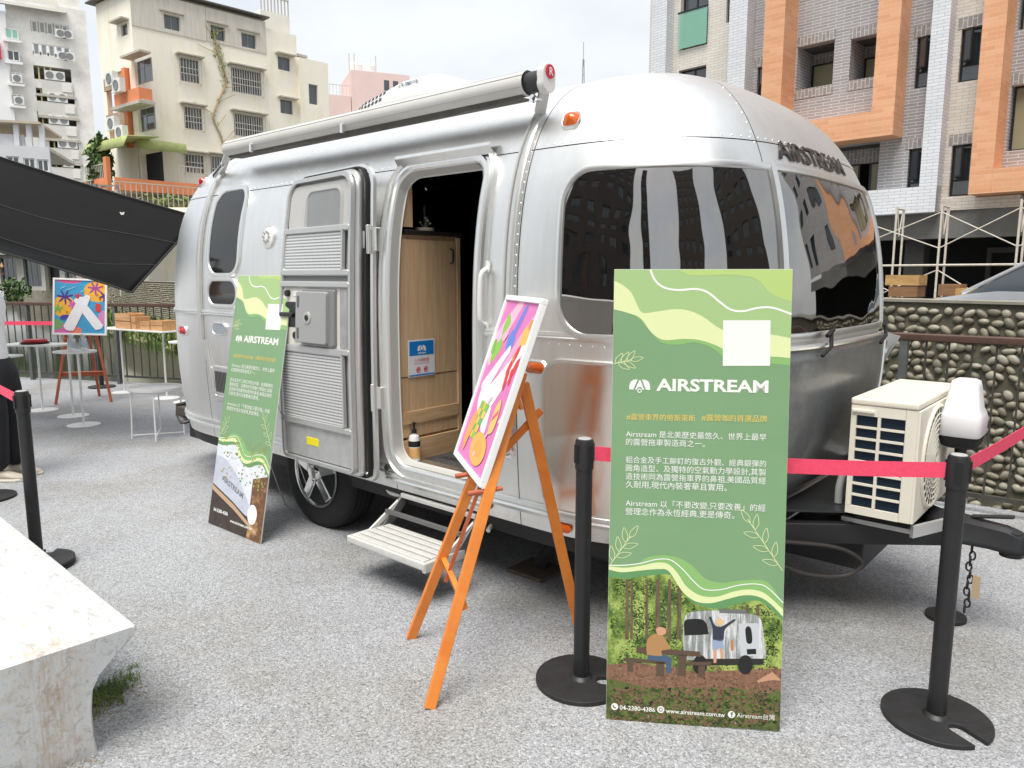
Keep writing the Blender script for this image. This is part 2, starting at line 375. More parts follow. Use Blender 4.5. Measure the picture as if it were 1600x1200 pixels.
# ================================================================== RAILING along the canal
M_rail = mat('railing_brown_paint', C(88,64,54), .55, var=.25, vscale=8)
M_bar = mat('railing_bar_steel', C(78,76,70), .55, .3, var=.3, vscale=12)
def railing(a, b, label, n0=0):
    a, b = Vector((a[0],a[1],0)), Vector((b[0],b[1],0)); d = b-a; L = d.length
    t = thing('railing', label, 'railing', a, math.atan2(d.y,d.x), 'canal railing sections')
    MB().box(0, L, -.035, .035, 1.13, 1.18).build('handrail', M_rail, t, bevel=.008)
    MB().box(0, L, -.015, .015, .10, .13).build('bottom_rail', M_bar, t)
    bm_ = MB().box(-.006,.006,-.006,.006,.13,1.13).mesh('baluster'); bm_.materials.append(M_bar)
    pm_ = MB().box(-.025,.025,-.03,.03,0,1.13).mesh('post'); pm_.materials.append(mat('railing_post_steel', C(104,108,106), .5, .3, var=.2))
    k = 0; x = .06
    while x < L:
        o = bpy.data.objects.new('post' if k % 12 == 3 else 'baluster', pm_ if k % 12 == 3 else bm_); COL.objects.link(o); o.parent = t; o.location = (x,0,0)
        k += 1; x += .135
railing((5.6, 2.78), (1.75, 5.89), 'brown canal railing with thin grey bars behind the outdoor air conditioner')
railing((-3.75, 10.19), (-9.6, 11.85), 'brown canal railing with thin bars behind the white tables and the black awning')

# ================================================================== TRAILER
T = thing('travel_trailer', 'silver riveted aluminium travel trailer with its side door open', 'trailer', (-.459, 5.389, 0), R(-41.1))
W0, Z0, HT = 1.22, 1.05, 2.557
NW, NF, NR, NE, NER = 3.5, 2.85, 2.6, 3.1, 3.0
XF, AF, XR, AR = 1.70, 1.08, -1.25, 1.07
ZB = .40
def prof(z):
    if z < Z0:
        k = ((Z0-z)/.65)**2; return 1-.03*k, 1-.20*k, 1-.12*k
    t = min((z-Z0)/(HT-Z0), 1)
    return (max(1-t**NW,0))**(1/NW), (max(1-t**NF,0))**(1/NF), (max(1-t**NR,0))**(1/NR)
def usup(al, n):      # unit superellipse point, al 0 at the near side, 90deg at the nose
    c, s = math.cos(al), math.sin(al); r = (abs(c)**n + abs(s)**n)**(-1/n); return r*s, r*c
def table(A, n):
    N = 400; arc = [0]; last = None; als = [math.pi*i/N for i in range(N+1)]
    for al in als:
        a, b = usup(al, n); p = Vector((A*a, W0*b))
        if last is not None: arc.append(arc[-1] + (p-last).length)
        last = p
    return als, arc
TF, TR = table(AF, NE), table(AR, NER)
LF, LR = TF[1][-1]/2, TR[1][-1]/2
def lookup(tb, d):
    als, arc = tb; d = min(max(d, 0), arc[-1]); lo, hi = 0, len(arc)-1
    while hi-lo > 1:
        m = (lo+hi)//2
        if arc[m] <= d: lo = m
        else: hi = m
    f = (d-arc[lo])/max(arc[hi]-arc[lo], 1e-9); return als[lo]+(als[hi]-als[lo])*f
QF, QR = XF+LF, XR-LR       # nose / tail centre
def BP0(q, z):
    h, gf, gr = prof(z)
    if XR <= q <= XF: return Vector((q, -W0*h, z))
    if q > XF:
        d = q-XF
        if d > 2*LF: return Vector((XF-(d-2*LF), W0*h, z))
        a, b = usup(lookup(TF, d), NE); return Vector((XF+AF*gf*a, -W0*h*b, z))
    d = XR-q
    if d > 2*LR: return Vector((XR+(d-2*LR), W0*h, z))
    a, b = usup(lookup(TR, d), NER); return Vector((XR-AR*gr*a, -W0*h*b, z))
def BP(q, z, off=0):
    if not off: return BP0(q, z)
    e = .006; zc = min(z, HT-.01)
    dq = BP0(q+e, zc)-BP0(q-e, zc); dz = BP0(q, min(zc+e,HT-1e-4))-BP0(q, zc-e)
    n = dq.cross(dz); n.normalize()
    return BP0(q, z) + n*off
def lsp(a, b, n): return [a+(b-a)*i/n for i in range(n+1)]
def qlist(a, b, st=.045): return lsp(a, b, max(1, round(abs(b-a)/st)))
ZTOP = lsp(2.13, Z0+.86*(HT-Z0), 6)[:-1] + [Z0+(HT-Z0)*(1-(h)**NW)**(1/NW) for h in [.80,.76,.72,.67,.61,.54,.46,.37,.27,.16,.06,0.0]]
# brushed aluminium, slightly uneven
def alu(name, base, rough, var=.1, waves=.05, bs=2.2, aniso=0):
    m = mat(name, base, rough, 1.0); n, l, b = nodes_of(m)
    t = n.new('ShaderNodeTexCoord')
    a = n.new('ShaderNodeTexNoise'); a.inputs['Scale'].default_value = 2.2; a.inputs['Detail'].default_value = 2; a.inputs['Roughness'].default_value = .5; l.new(t.outputs['Object'], a.inputs['Vector'])
    mr = n.new('ShaderNodeMapRange'); mr.inputs[1].default_value = .3; mr.inputs[2].default_value = .7; mr.inputs[3].default_value = rough*(1-var); mr.inputs[4].default_value = rough*(1+var); l.new(a.outputs['Fac'], mr.inputs[0]); l.new(mr.outputs[0], b.inputs['Roughness'])
    w = n.new('ShaderNodeTexNoise'); w.inputs['Scale'].default_value = bs; w.inputs['Detail'].default_value = 1; l.new(t.outputs['Object'], w.inputs['Vector'])
    bp = n.new('ShaderNodeBump'); bp.inputs['Strength'].default_value = waves; bp.inputs['Distance'].default_value = .08; l.new(w.outputs['Fac'], bp.inputs['Height']); l.new(bp.outputs[0], b.inputs['Normal'])
    # faint vertical streaks of dirt
    mpn = n.new('ShaderNodeMapping'); mpn.inputs['Scale'].default_value = (14,14,.8); l.new(t.outputs['Object'], mpn.inputs[0])
    s = n.new('ShaderNodeTexNoise'); s.inputs['Scale'].default_value = 2; s.inputs['Detail'].default_value = 5; l.new(mpn.outputs[0], s.inputs['Vector'])
    sr = n.new('ShaderNodeMapRange'); sr.inputs[1].default_value = .35; sr.inputs[2].default_value = .7; sr.inputs[3].default_value = .95; sr.inputs[4].default_value = 1.01; l.new(s.outputs['Fac'], sr.inputs[0])
    mm = n.new('ShaderNodeMix'); mm.data_type = 'RGBA'; mm.blend_type = 'MULTIPLY'; mm.inputs[0].default_value = 1; mm.inputs[6].default_value = base; l.new(sr.outputs[0], mm.inputs[7]); l.new(mm.outputs[2], b.inputs['Base Color'])
    return m
M_alu = alu('aluminium_skin', (.91,.91,.895,1), .40, waves=.06)
M_cap = alu('aluminium_cap', (.91,.91,.90,1), .40, waves=.05)
M_trim = alu('aluminium_trim', (.86,.86,.84,1), .36, waves=.0)
M_pol = alu('polished_guard', (.84,.75,.67,1), .22, waves=.25, bs=3.0)  # warm tint puts brown reflections into the steel's base colour
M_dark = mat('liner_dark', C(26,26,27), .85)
M_blackm = mat('chassis_black', C(30,31,33), .55, var=.3, vscale=6)
M_rubber = mat('rubber_black', C(24,24,25), .75)
M_white = mat('white_plastic', C(226,226,224), .45)
M_glass = mat('dark_window_glass', (.010,.010,.011,1), .06, spec=.55)
M_mirror = alu('mirror_tinted_glass', (.34,.33,.32,1), .03, waves=.16, bs=3.2)
G = .0025
def panel(name, qa, qb, zs, m=M_alu, label=None):
    mb = MB(); qs = qlist(qa+G, qb-G); z = list(zs); z[0] += G
    if z[-1] < HT-.001: z[-1] -= G
    mb.grid([[BP(q_, z_) for q_ in qs] for z_ in z]); o = mb.build(name, m, T, smooth=True, ang=0)
    return o
DX0, DX1, DZ0, DZ1 = .80, 1.44, .545, 2.12
ZL, ZM = lsp(ZB, 1.31, 10), lsp(1.31, 2.13, 12)
QN0, QN1 = QF-.74, QF+.74
FARQ = XF+2*LF
zlow = lsp(ZB, DZ0, 3); zlo2 = lsp(DZ0, 1.31, 8); zmid2 = lsp(1.31, DZ1, 12); 
panel('lower_panel', XR, DX0, ZL); panel('lower_panel', DX1, XF, ZL); panel('sill_panel', DX0, DX1, zlow)
panel('wall_panel', XR, DX0, ZM); panel('wall_panel', DX1, XF, ZM); panel('header_panel', DX0, DX1, [DZ1, 2.125, 2.13])
panel('roof_panel', XR, XF, ZTOP)
for nm, zs in (('lower_panel', ZL), ('wall_panel', ZM), ('cap_panel', ZTOP)):
    mm_ = M_cap if nm != 'lower_panel' else M_alu
    panel(nm, XF, QN0, zs, mm_); panel(nm, QN0, QN1, zs, mm_); panel(nm, QN1, FARQ, zs, mm_)
    panel(nm, QR, XR, zs, mm_); panel(nm, XR-2*LR, QR, zs, mm_)
# far side: straight length
for nm, zs in (('lower_panel', ZL), ('wall_panel', ZM), ('roof_panel', ZTOP)):
    panel(nm, FARQ, FARQ+(XF-XR), zs)
# inner liner with the door opening left free
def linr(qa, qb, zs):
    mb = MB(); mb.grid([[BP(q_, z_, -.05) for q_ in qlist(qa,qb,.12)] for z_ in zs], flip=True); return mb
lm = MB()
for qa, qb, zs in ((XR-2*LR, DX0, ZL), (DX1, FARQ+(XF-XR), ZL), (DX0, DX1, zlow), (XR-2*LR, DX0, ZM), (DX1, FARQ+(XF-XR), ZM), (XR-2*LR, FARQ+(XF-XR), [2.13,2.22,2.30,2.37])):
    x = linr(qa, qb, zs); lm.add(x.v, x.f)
lm.box(-1.55, 1.95, -.88, .88, 2.352, 2.362)  # unseen flat box under the roof, sized to cover a light leak
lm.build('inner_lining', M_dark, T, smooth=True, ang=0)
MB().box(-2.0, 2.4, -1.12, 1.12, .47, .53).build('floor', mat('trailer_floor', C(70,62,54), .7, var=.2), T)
MB().box(-2.0, 2.45, -1.02, 1.02, .27, .44).build('chassis', M_blackm, T)
# rivets along the seams (real domes, joined: too small to pick apart)
rv = MB()
def rivet(q_, z_, r=.0048):
    p = BP(q_, z_); e = .006; dq = (BP0(q_+e,z_)-BP0(q_-e,z_)).normalized(); n_ = (BP(q_,z_,.01)-p).normalized(); u_ = n_.cross(dq)
    vs = [p + (dq*math.cos(a)+u_*math.sin(a))*r for a in [k*math.pi/3 for k in range(6)]] + [p+n_*r*.55+(dq*math.cos(a)+u_*math.sin(a))*r*.55 for a in [k*math.pi/3 for k in range(6)]]
    rv.add(vs, [(k,(k+1)%6,6+(k+1)%6,6+k) for k in range(6)]+[tuple(range(6,12))])
for z_ in (2.13+.016, 1.31-.034, ZB+.03):
    for q_ in qlist(XR-LR, FARQ-.3, .055):
        if DX0-.09 < q_ < DX1+.09: continue
        rivet(q_, z_)
for q0_ in (XF, QN0, QN1, XR, -.22):
    for dq_ in (-.016,):
        for z_ in lsp(.46, 2.4, 42):
            if q0_ in (QN0, QN1) and (1.25 < z_ < 2.12): continue
            rivet(q0_+dq_, z_)
rv.build('rivets', M_cap, T, smooth=True, ang=0, kind='stuff')
# ---- patches and frames that follow the skin
def outline(q0, z0, hw, hh, r, n=8):
    if isinstance(r, tuple) and r[0] == 'tb':
        a, b_ = rrect(hw, hh, r[1], n), rrect(hw, hh, r[2], n); return [(q0+x, z0+y) for x, y in [p if p[1] > 0 else q for p, q in zip(a, b_)]]
    rl, rr = r if isinstance(r, tuple) else (r, r); a, b_ = rrect(hw, hh, rr, n), rrect(hw, hh, rl, n)
    return [(q0+x, z0+y) for x, y in [p if p[0] > 0 else q for p, q in zip(a, b_)]]
def grow(r, ex):
    if isinstance(r, tuple) and r[0] == 'tb': return ('tb', max(r[1]+ex,.004), max(r[2]+ex,.004))
    return tuple(max(k+ex,.004) for k in r) if isinstance(r, tuple) else max(r+ex,.004)
def ring(name, q0, z0, hw, hh, r, profile, m, parent=T, surf=None, ang=30):
    S = surf or BP; rows = []
    for ex, off in profile:
        pts = outline(q0, z0, hw+ex, hh+ex, grow(r, ex)); dense = []
        for i, (a, b_) in enumerate(pts):
            c_, d_ = pts[(i+1) % len(pts)]; L = math.hypot(c_-a, d_-b_); k = max(1, int(L/.06))
            for j in range(k): dense.append((a+(c_-a)*j/k, b_+(d_-b_)*j/k))
        rows.append(dense)
    n_ = len(rows[0])
    # same sampling for every loop
    base = rows[0]
    k0 = []
    pts0 = outline(q0, z0, hw+profile[0][0], hh+profile[0][0], grow(r, profile[0][0]))
    steps = []
    for i, (a, b_) in enumerate(pts0):
        c_, d_ = pts0[(i+1) % len(pts0)]; steps.append(max(1, int(math.hypot(c_-a, d_-b_)/.06)))
    rows = []
    for ex, off in profile:
        pts = outline(q0, z0, hw+ex, hh+ex, grow(r, ex)); dense = []
        for i, (a, b_) in enumerate(pts):
            c_, d_ = pts[(i+1) % len(pts)]
            for j in range(steps[i]): dense.append(S(a+(c_-a)*j/steps[i], b_+(d_-b_)*j/steps[i], off))
        rows.append(dense)
    return MB().grid(rows, closed=True).build(name, m, parent, smooth=True, ang=ang, fix=True)
def patch(name, q0, z0, hw, hh, r, off, m, parent=T, surf=None, bulge=0):
    S = surf or BP; vs_ = [-1+2*i/24 for i in range(25)]; rows = []
    tb = r if isinstance(r, tuple) and r[0] == 'tb' else None
    if tb: r = max(tb[1:])
    rl, rr = r if isinstance(r, tuple) else (r, r); rl, rr = min(rl, hw-.001, hh-.001), min(rr, hw-.001, hh-.001); r = max(rl, rr)
    ys = sorted(set([-hh + r*(1-math.cos(R(a))) for a in range(0,91,15)] + lsp(-hh+r, hh-r, max(1,int((2*hh-2*r)/.03))) + [hh - r*(1-math.cos(R(a))) for a in range(0,91,15)]))
    ys = [y for i, y in enumerate(ys) if i == 0 or y-ys[i-1] > 1e-5]
    nx = max(4, int(2*hw/.03))
    for y in ys:
        if tb: rl = rr = tb[1] if y > 0 else tb[2]
        dl, dr = max(abs(y)-(hh-rl), 0), max(abs(y)-(hh-rr), 0); el_, er = -(hw-rl+math.sqrt(max(rl*rl-dl*dl,0))), hw-rr+math.sqrt(max(rr*rr-dr*dr,0))
        rows.append([S(q0+el_+(er-el_)*i/nx, z0+y, off + bulge*(1-(y/hh)**2)*(1-((-1+2*i/nx))**2)) for i in range(nx+1)])
    return MB().grid(rows).build(name, m, parent, smooth=True, ang=0, fix=True)
FRAME = [(0,.004),(.004,.014),(.014,.017),(.030,.014),(.036,0)]
def window(q0, z0, hw, hh, r, label=None, m=None):
    o = patch('window', q0, z0, hw, hh, r, .006, m or M_glass)
    ring('frame', q0, z0, hw, hh, r, FRAME, M_trim, o)
    return o
window(-.945, 1.865, .19, .275, .10); window(-.955, 1.455, .185, .075, .07)
for q_ in qlist(-1.1,-.8,.035):
    pass
FW0 = 1.955
wn = window((FW0+QN0+.03)/2, 1.665, (QN0+.03-FW0)/2, .335, (.13,.012), m=M_mirror)
wc = window(QF, 1.665, .685, .335, .02, m=M_mirror); wf = window(2*QF-(FW0+QN0+.03)/2, 1.665, (QN0+.03-FW0)/2, .335, (.012,.13), m=M_mirror)
# fill the square inner corners beside the posts
for q_, nm in ((QF-.70, 'window_post'), (QF+.70, 'window_post')):
    mb = MB(); zs = lsp(1.31, 2.02, 8)
    mb.grid([[BP(q_-.022, z_, .004), BP(q_-.016, z_, .022), BP(q_+.016, z_, .022), BP(q_+.022, z_, .004)] for z_ in zs]); mb.build(nm, M_trim, T, smooth=True, ang=30)
# belt rail and rub rail
def rail(name, qa, qb, z0, prof_, m):
    mb = MB(); mb.grid([[BP(q_, z0+dz, off) for q_ in qlist(qa, qb, .05)] for dz, off in prof_]); return mb.build(name, m, T, smooth=True, ang=35)
BR = [(-.02,.001),(-.018,.010),(-.006,.013),(0,.009),(.006,.013),(.018,.010),(.02,.001)]
rail('belt_rail', QR, DX0-.06, 1.31, BR, M_trim); rail('belt_rail', DX1+.06, QN0-.02, 1.31, BR, M_trim); rail('belt_rail', QN0, QF+1.3, 1.305, BR, M_trim)
RR_ = [(-.03,.001),(-.028,.016),(-.01,.022),(.0,.014),(.01,.022),(.028,.016),(.03,.001)]
rail('rub_rail', QR, DX0-.07, .505, RR_, M_trim); rail('rub_rail', DX1+.07, QF+1.3, .505, RR_, M_trim)
rail('rub_rail', DX0-.07, DX1+.07, .47, RR_, M_trim)
# ---- doorway frame with sill
DC, DH = (DX0+DX1)/2, (DX1-DX0)/2
DZC, DHH = (DZ0+DZ1)/2, (DZ1-DZ0)/2
ring('door_reveal', DC, DZC, DH-.010, DHH-.010, .10, [(-.012,-.055),(-.006,-.05),(-.006,.004)], mat('reveal_pale', C(196,195,190), .5))
ring('door_frame', DC, DZC, DH-.008, DHH-.008, .10, [(-.006,.0),(.0,.012),(.012,.020),(.030,.020),(.036,.010),(.052,.010),(.058,.026),(.075,.022),(.082,0)], M_trim, ang=25)
MB().box(DX0-.02, DX1+.02, -1.20, -1.02, .522, .550).build('door_sill', M_trim, T, bevel=.006)
# header drip cap
mb = MB(); qs_ = qlist(DX0-.02, DX1+.02, .05)
mb.grid([[BP(q_, z_, o_) for q_ in qs_] for z_, o_ in ((2.13,.02),(2.15,.055),(2.165,.055),(2.19,.02))]); mb.build('drip_cap', M_trim, T, smooth=True, ang=30)
# hinges
for z_ in (1.76, .915):
    h = MB(); h.box(.60,.70,-1.262,-1.250,z_-.045,z_+.045); h.cyl((.715,-1.27,z_-.075),(.715,-1.27,z_+.075),.013,n=10); h.box(.715,.765,-1.258,-1.225,z_-.06,z_+.06)
    h.build('hinge', M_trim, T, bevel=.003)
# ---- open door: swung right back, its inner side towards us
DFX0, DFX1 = -.10, .655
def lean(z): return .125*max(0,(z-1.0)/1.13)**1.7
def DP(x, z, off=0):
    f = (DFX1-x)/(DFX1-DFX0); return Vector((x, -1.315 + lean(z)*(.35+.65*f) + .03*(1-f)*0 - off, z))
dxc, dhw, dzc, dhh = (DFX0+DFX1)/2, (DFX1-DFX0)/2, 1.30, .83
DR = ('tb', .10, .035)
door = ring('door', dxc, dzc, dhw, dhh, DR, [(-.02,.0),(0,.0),(.006,-.012),(.006,-.05),(-.02,-.055)], M_trim, T, DP)
patch('door_skin', dxc, dzc, dhw-.005, dhh-.005, DR, -.055, M_alu, door, DP)
patch('door_lining', dxc, dzc, dhw-.015, dhh-.015, DR, -.004, mat('door_lining_grey', C(176,175,174), .6, var=.1), door, DP)
ring('outer_gasket', dxc+.028, dzc+.002, dhw-.002, dhh+.004, DR, [(0,-.03),(.004,-.022),(.012,-.026),(.014,-.05),(.004,-.058)], M_rubber, door, DP)
ring('outer_frame', dxc+.055, dzc+.004, dhw, dhh+.004, DR, [(-.004,-.05),(.004,-.040),(.022,-.042),(.028,-.06)], M_trim, door, DP)
ring('screen_frame', dxc-.012, dzc, dhw-.045, dhh-.03, ('tb',.085,.025), [(0,.012),(.003,.026),(.022,.026),(.026,.0)], mat('screen_frame_metal', C(196,197,196), .4, .6), door, DP)
SX0, SX1 = DFX0+.035, DFX1-.07
sxc, shw = (SX0+SX1)/2, (SX1-SX0)/2
# upper insect screen with the door window showing through
patch('insect_screen', sxc, 1.955, shw, .13, .05, .010, mat('insect_screen_grey', C(186,186,184), .8, var=.05), door, DP)
patch('door_window', sxc+.06, 1.925, shw-.15, .11, .05, .0125, mat('door_window_grey', C(140,142,143), .5, var=.06), door, DP)
ring('window_trim', sxc+.06, 1.925, shw-.15, .11, .05, [(0,.012),(.008,.018),(.02,.016),(.03,.0105)], mat('window_trim_grey', C(168,168,167), .6), door, DP)
def perforated(name):
    m = mat(name, C(205,206,206), .5, .3); n, l, b = nodes_of(m)
    t = n.new('ShaderNodeTexCoord'); sx = n.new('ShaderNodeSeparateXYZ'); l.new(t.outputs['Object'], sx.inputs[0])
    def wv(o_, f, ph=0):
        a = n.new('ShaderNodeMath'); a.operation = 'MULTIPLY'; l.new(o_, a.inputs[0]); a.inputs[1].default_value = f
        s = n.new('ShaderNodeMath'); s.operation = 'SINE'; l.new(a.outputs[0], s.inputs[0]); return s.outputs[0]
    mu = n.new('ShaderNodeMath'); mu.operation = 'MAXIMUM'; l.new(wv(sx.outputs[0], 6.283/.0125), mu.inputs[0]); 
    zw = wv(sx.outputs[2], 6.283/.0175); 
    ad = n.new('ShaderNodeMath'); ad.operation = 'MULTIPLY_ADD'; l.new(zw, ad.inputs[0]); ad.inputs[1].default_value = 1; ad.inputs[2].default_value = 0
    l.new(ad.outputs[0], mu.inputs[1])
    mi = n.new('ShaderNodeMath'); mi.operation = 'MULTIPLY_ADD'; l.new(wv(sx.outputs[0], 6.283/.0125), mi.inputs[0]); mi.inputs[1].default_value = .45; l.new(zw, mi.inputs[2])
    r = n.new('ShaderNodeValToRGB'); r.color_ramp.elements[0].position = .25; r.color_ramp.elements[0].color = C(222,223,223); r.color_ramp.elements[1].position = .9; r.color_ramp.elements[1].color = C(128,129,130)
    mr = n.new('ShaderNodeMapRange'); mr.inputs[1].default_value = -1; mr.inputs[2].default_value = 1.2; l.new(mi.outputs[0], mr.inputs[0]); l.new(mr.outputs[0], r.inputs[0]); l.new(r.outputs[0], b.inputs['Base Color'])
    return m
M_perf = perforated('perforated_sheet')
def framed(name, z0, z1, x1=None):
    xc, hw = ((SX0+(x1 or SX1))/2, ((x1 or SX1)-SX0)/2); zc, hh = (z0+z1)/2, (z1-z0)/2
    o = patch(name, xc, zc, hw, hh, .012, .020, M_perf, door, DP)
    ring('mesh_frame', xc, zc, hw-.004, hh-.004, .015, [(0,.020),(.003,.030),(.014,.030),(.017,.012)], MATS['screen_frame_metal'], door, DP)
framed('mesh_panel', 1.600, 1.815, SX1-.045); framed('mesh_panel', .735, 1.135, SX1-.045)
def dbar(name, z, h, m, d=.03):
    patch(name, sxc, z, shw+.02, h, .006, d, m, door, DP)
    ring(name, sxc, z, shw+.02, h, .006, [(0,d),(.006,d-.006),(.008,.0)], m, door, DP)
MSF = MATS['screen_frame_metal']
for z_ in (1.828, 1.588, 1.522, 1.155, .715): dbar('cross_bar', z_, .011, MSF)
patch('grey_strip', sxc, 1.555, shw, .020, .004, .012, mat('strip_grey', C(120,120,121), .6), door, DP)
# latch plate with black hardware and grey cover box
patch('latch_plate', sxc, 1.338, shw, .165, .006, .014, mat('latch_plate_cream', C(214,211,202), .5), door, DP)
def dbox(name, x0, x1, z0, z1, d0, d1, m, r=.012):
    o = patch(name, (x0+x1)/2, (z0+z1)/2, (x1-x0)/2, (z1-z0)/2, r, d1, m, door, DP)
    ring(name, (x0+x1)/2, (z0+z1)/2, (x1-x0)/2, (z1-z0)/2, r, [(0,d1),(.004,d1-.004),(.005,d0)], m, door, DP)
    return o
MK = mat('latch_black', C(28,28,29), .4)
sw = SX1-SX0
dbox('latch_window', SX0+.045*sw, SX0+.30*sw, 1.275, 1.415, .012, .018, MK)
dbox('latch_lever', SX0+.0*sw, SX0+.2*sw, 1.335, 1.352, .02, .04, MK, .006)
dbox('cover_box_back', SX0+.36*sw, SX0+.84*sw, 1.185, 1.490, .012, .035, mat('cover_grey_dark', C(128,129,130), .5), .01)
cb_ = dbox('cover_box', SX0+.31*sw, SX0+.76*sw, 1.195, 1.478, .012, .055, mat('cover_grey', C(158,159,158), .5), .012)
for z0_, z1_ in ((1.395,1.455),(1.215,1.275)): dbox('cover_slot', SX0+.335*sw, SX0+.36*sw, z0_, z1_, .05, .058, mat('slot_dark', C(92,92,92), .6), .004)
def ddisc(name, x, z, r, d, m, r2=None):
    c_ = DP(x, z, 0); MB().lathe([(r,0),(r,d*.7),(r*.9,d),(0,d)], 20, c_, Matrix.Rotation(R(90),3,'X')).build(name, m, door, smooth=True)
ddisc('cover_lock', SX0+.50*sw, 1.335, .036, .062, mat('cover_lock_grey', C(182,182,180), .5)); ddisc('lock_key', SX0+.50*sw, 1.335, .018, .066, MK)
ddisc('deadbolt', SX0+.09*sw, 1.468, .020, .035, MK); ddisc('door_lock', SX0+.235*sw, 1.225, .024, .03, MK)
dbox('gauge_tag', SX0+.17*sw, SX0+.28*sw, 1.452, 1.478, .012, .017, M_white, .003)
patch('right_plate', SX1-.035, 1.338, .033, .16, .004, .018, mat('plate_alu', C(176,177,176), .5, .5, var=.2, vscale=20), door, DP)
patch('kick_plate', sxc, .60, shw, .095, .006, .012, mat('kick_plate_alu', C(190,191,191), .5, .4, var=.14, vscale=18), door, DP)
dbox('yellow_sticker', SX0+.34*sw, SX0+.52*sw, .585, .628, .010, .014, mat('sticker_yellow', C(236,220,20), .5), .004)
patch('door_edge_strip', SX1+.028, dzc-.02, .006, dhh-.12, .004, .012, M_rubber, door, DP)
# ---- lights, vents, badge
def lens(name, q_, z_, hw, hh, d, m, base=True):
    o = patch(name, q_, z_, hw, hh, min(hw,hh)*.98, .012, m, T, None, d)
    if base: ring('lamp_base', q_, z_, hw, hh, min(hw,hh)*.98, [(0,.012),(.004,.013),(.010,.006),(.012,0)], M_trim, o)
    return o
M_amber = mat('amber_lens', C(214,96,14), .15, coat=.6, var=.35, vscale=60); M_red = mat('red_lens', C(190,26,34), .15, coat=.6, var=.2, vscale=60)
M_reflector = mat('orange_reflector', C(255,116,8), .3, var=.25, vscale=90)
o = lens('marker_light', 1.905, 2.245, .055, .030, .03, M_amber)
lens('marker_light', 1.815, 1.165, .055, .025, .02, M_amber)
lens('side_reflector', 2.00, .445, .055, .020, .008, M_reflector, False)
lens('tail_light', -1.60, 1.165, .075, .028, .02, M_red); lens('marker_light', -1.66, 2.255, .04, .025, .03, M_red)
o = lens('round_vent', -.385, 1.81, .062, .062, .012, mat('vent_white', C(222,222,220), .5), True)
for k in range(8):
    a = k*math.pi/4; c_ = BP(-.385+.03*math.cos(a), 1.81+.03*math.sin(a), .024)
    MB().lathe([(.010,0),(.008,.003),(0,.003)], 8, c_, Matrix.Rotation(R(90),3,'X')).build('vent_hole', mat('vent_grey', C(168,168,166), .5), o, smooth=True)
o = patch('maker_badge', -1.015, 1.205, .085, .036, .035, .010, mat('badge_blue_grey', C(168,174,184), .4, .4), T); ring('badge_rim', -1.015, 1.205, .085, .036, .035, [(0,.010),(.003,.014),(.008,.012),(.009,0)], M_trim, o)
o = patch('furnace_vent', -1.03, .83, .10, .10, .01, .008, M_alu, T); ring('vent_rim', -1.03, .83, .10, .10, .01, [(0,.008),(.003,.012),(.012,.010),(.013,0)], M_trim, o)
slm = mat('vent_slot_dark', C(52,52,54), .7)
for k in range(9):
    patch('vent_slat', -1.11+k*.02, .83, .005, .075, .003, .011, slm, o)
patch('access_hatch', -1.03, .60, .13, .085, .012, .006, mat('hatch_grey', C(176,180,188), .5, .2), T)
# chrome lock and grab handle
c_ = BP(1.645, .755, 0)
lk = MB().lathe([(.036,0),(.036,.006),(.026,.014),(.020,.014)], 24, c_, Matrix.Rotation(R(90),3,'X')); lk.build('lock_plate', mat('chrome', (.85,.85,.85,1), .12, 1), T, smooth=True)
MB().tube([BP(1.645,.755,.012), BP(1.645,.755,.05), BP(1.625,.755,.055)], .009, 10).build('lock_knob', MATS['chrome'], T, smooth=True)
hd = MB().tube(smooth_line([BP(1.515,1.60,.003), BP(1.515,1.585,.035), BP(1.512,1.54,.045), BP(1.512,1.40,.045), BP(1.512,1.355,.035), BP(1.512,1.34,.003)], 4), .012, 10)
hd.build('grab_handle', mat('handle_pale', C(222,222,220), .4), T, smooth=True)
for z_ in (1.61,1.33): patch('handle_foot', 1.515, z_, .020, .030, .018, .008, MATS['handle_pale'], T)
# polished steel guard on the near front corner, second one on the far corner
for q0_, q1_ in ((1.87, QN0-.10), (2*QF-QN0+.10, 2*QF-1.87)):
    o = patch('corner_guard', (q0_+q1_)/2, .865, (q1_-q0_)/2, .335, .09, .012, M_pol, T)
    ring('guard_rim', (q0_+q1_)/2, .865, (q1_-q0_)/2, .335, .09, [(-.002,.012),(.003,.020),(.012,.020),(.017,0)], M_trim, o)
for z_ in (1.10,.75): MB().lathe([(.008,0),(.009,.012),(0,.016)], 10, BP(1.862, z_, 0), Matrix.Rotation(R(90),3,'X')).build('guard_stud', MATS['chrome'], T, smooth=True)
# smoked stone guard under the centre window, and the tilted far one
def GP(y, z, off=0):
    t = (1.27-z)/.62; return Vector((2.80 + off + .07*t*0, y, z))
mb = MB(); zs_ = lsp(.62, 1.27, 10); rows = []
for z_ in zs_:
    t = (1.27-z_)/.65; hw_ = .62-.32*t; rows.append([BP(QF-.74+(.74+hw_)*s_, z_, .03) for s_ in lsp(0,1,24)])
mb.grid(rows); M_smoke = mat('smoked_guard', C(112,114,114), .28, .0, var=.18, vscale=6, coat=.25, tint=C(150,150,148), tamt=.35, tscale=40)
sg = mb.build('stone_guard', M_smoke, T, smooth=True, ang=0, solid=.006)
for s_ in (-1,1):
    MB().tube([r_[0 if s_<0 else -1] + Vector((.004,0,0)) for r_ in rows], .010, 8).build('guard_edge', M_trim, sg, smooth=True)
MB().tube([p+Vector((.004,0,0)) for p in rows[-1]], .012, 8).build('guard_edge', M_trim, sg, smooth=True)
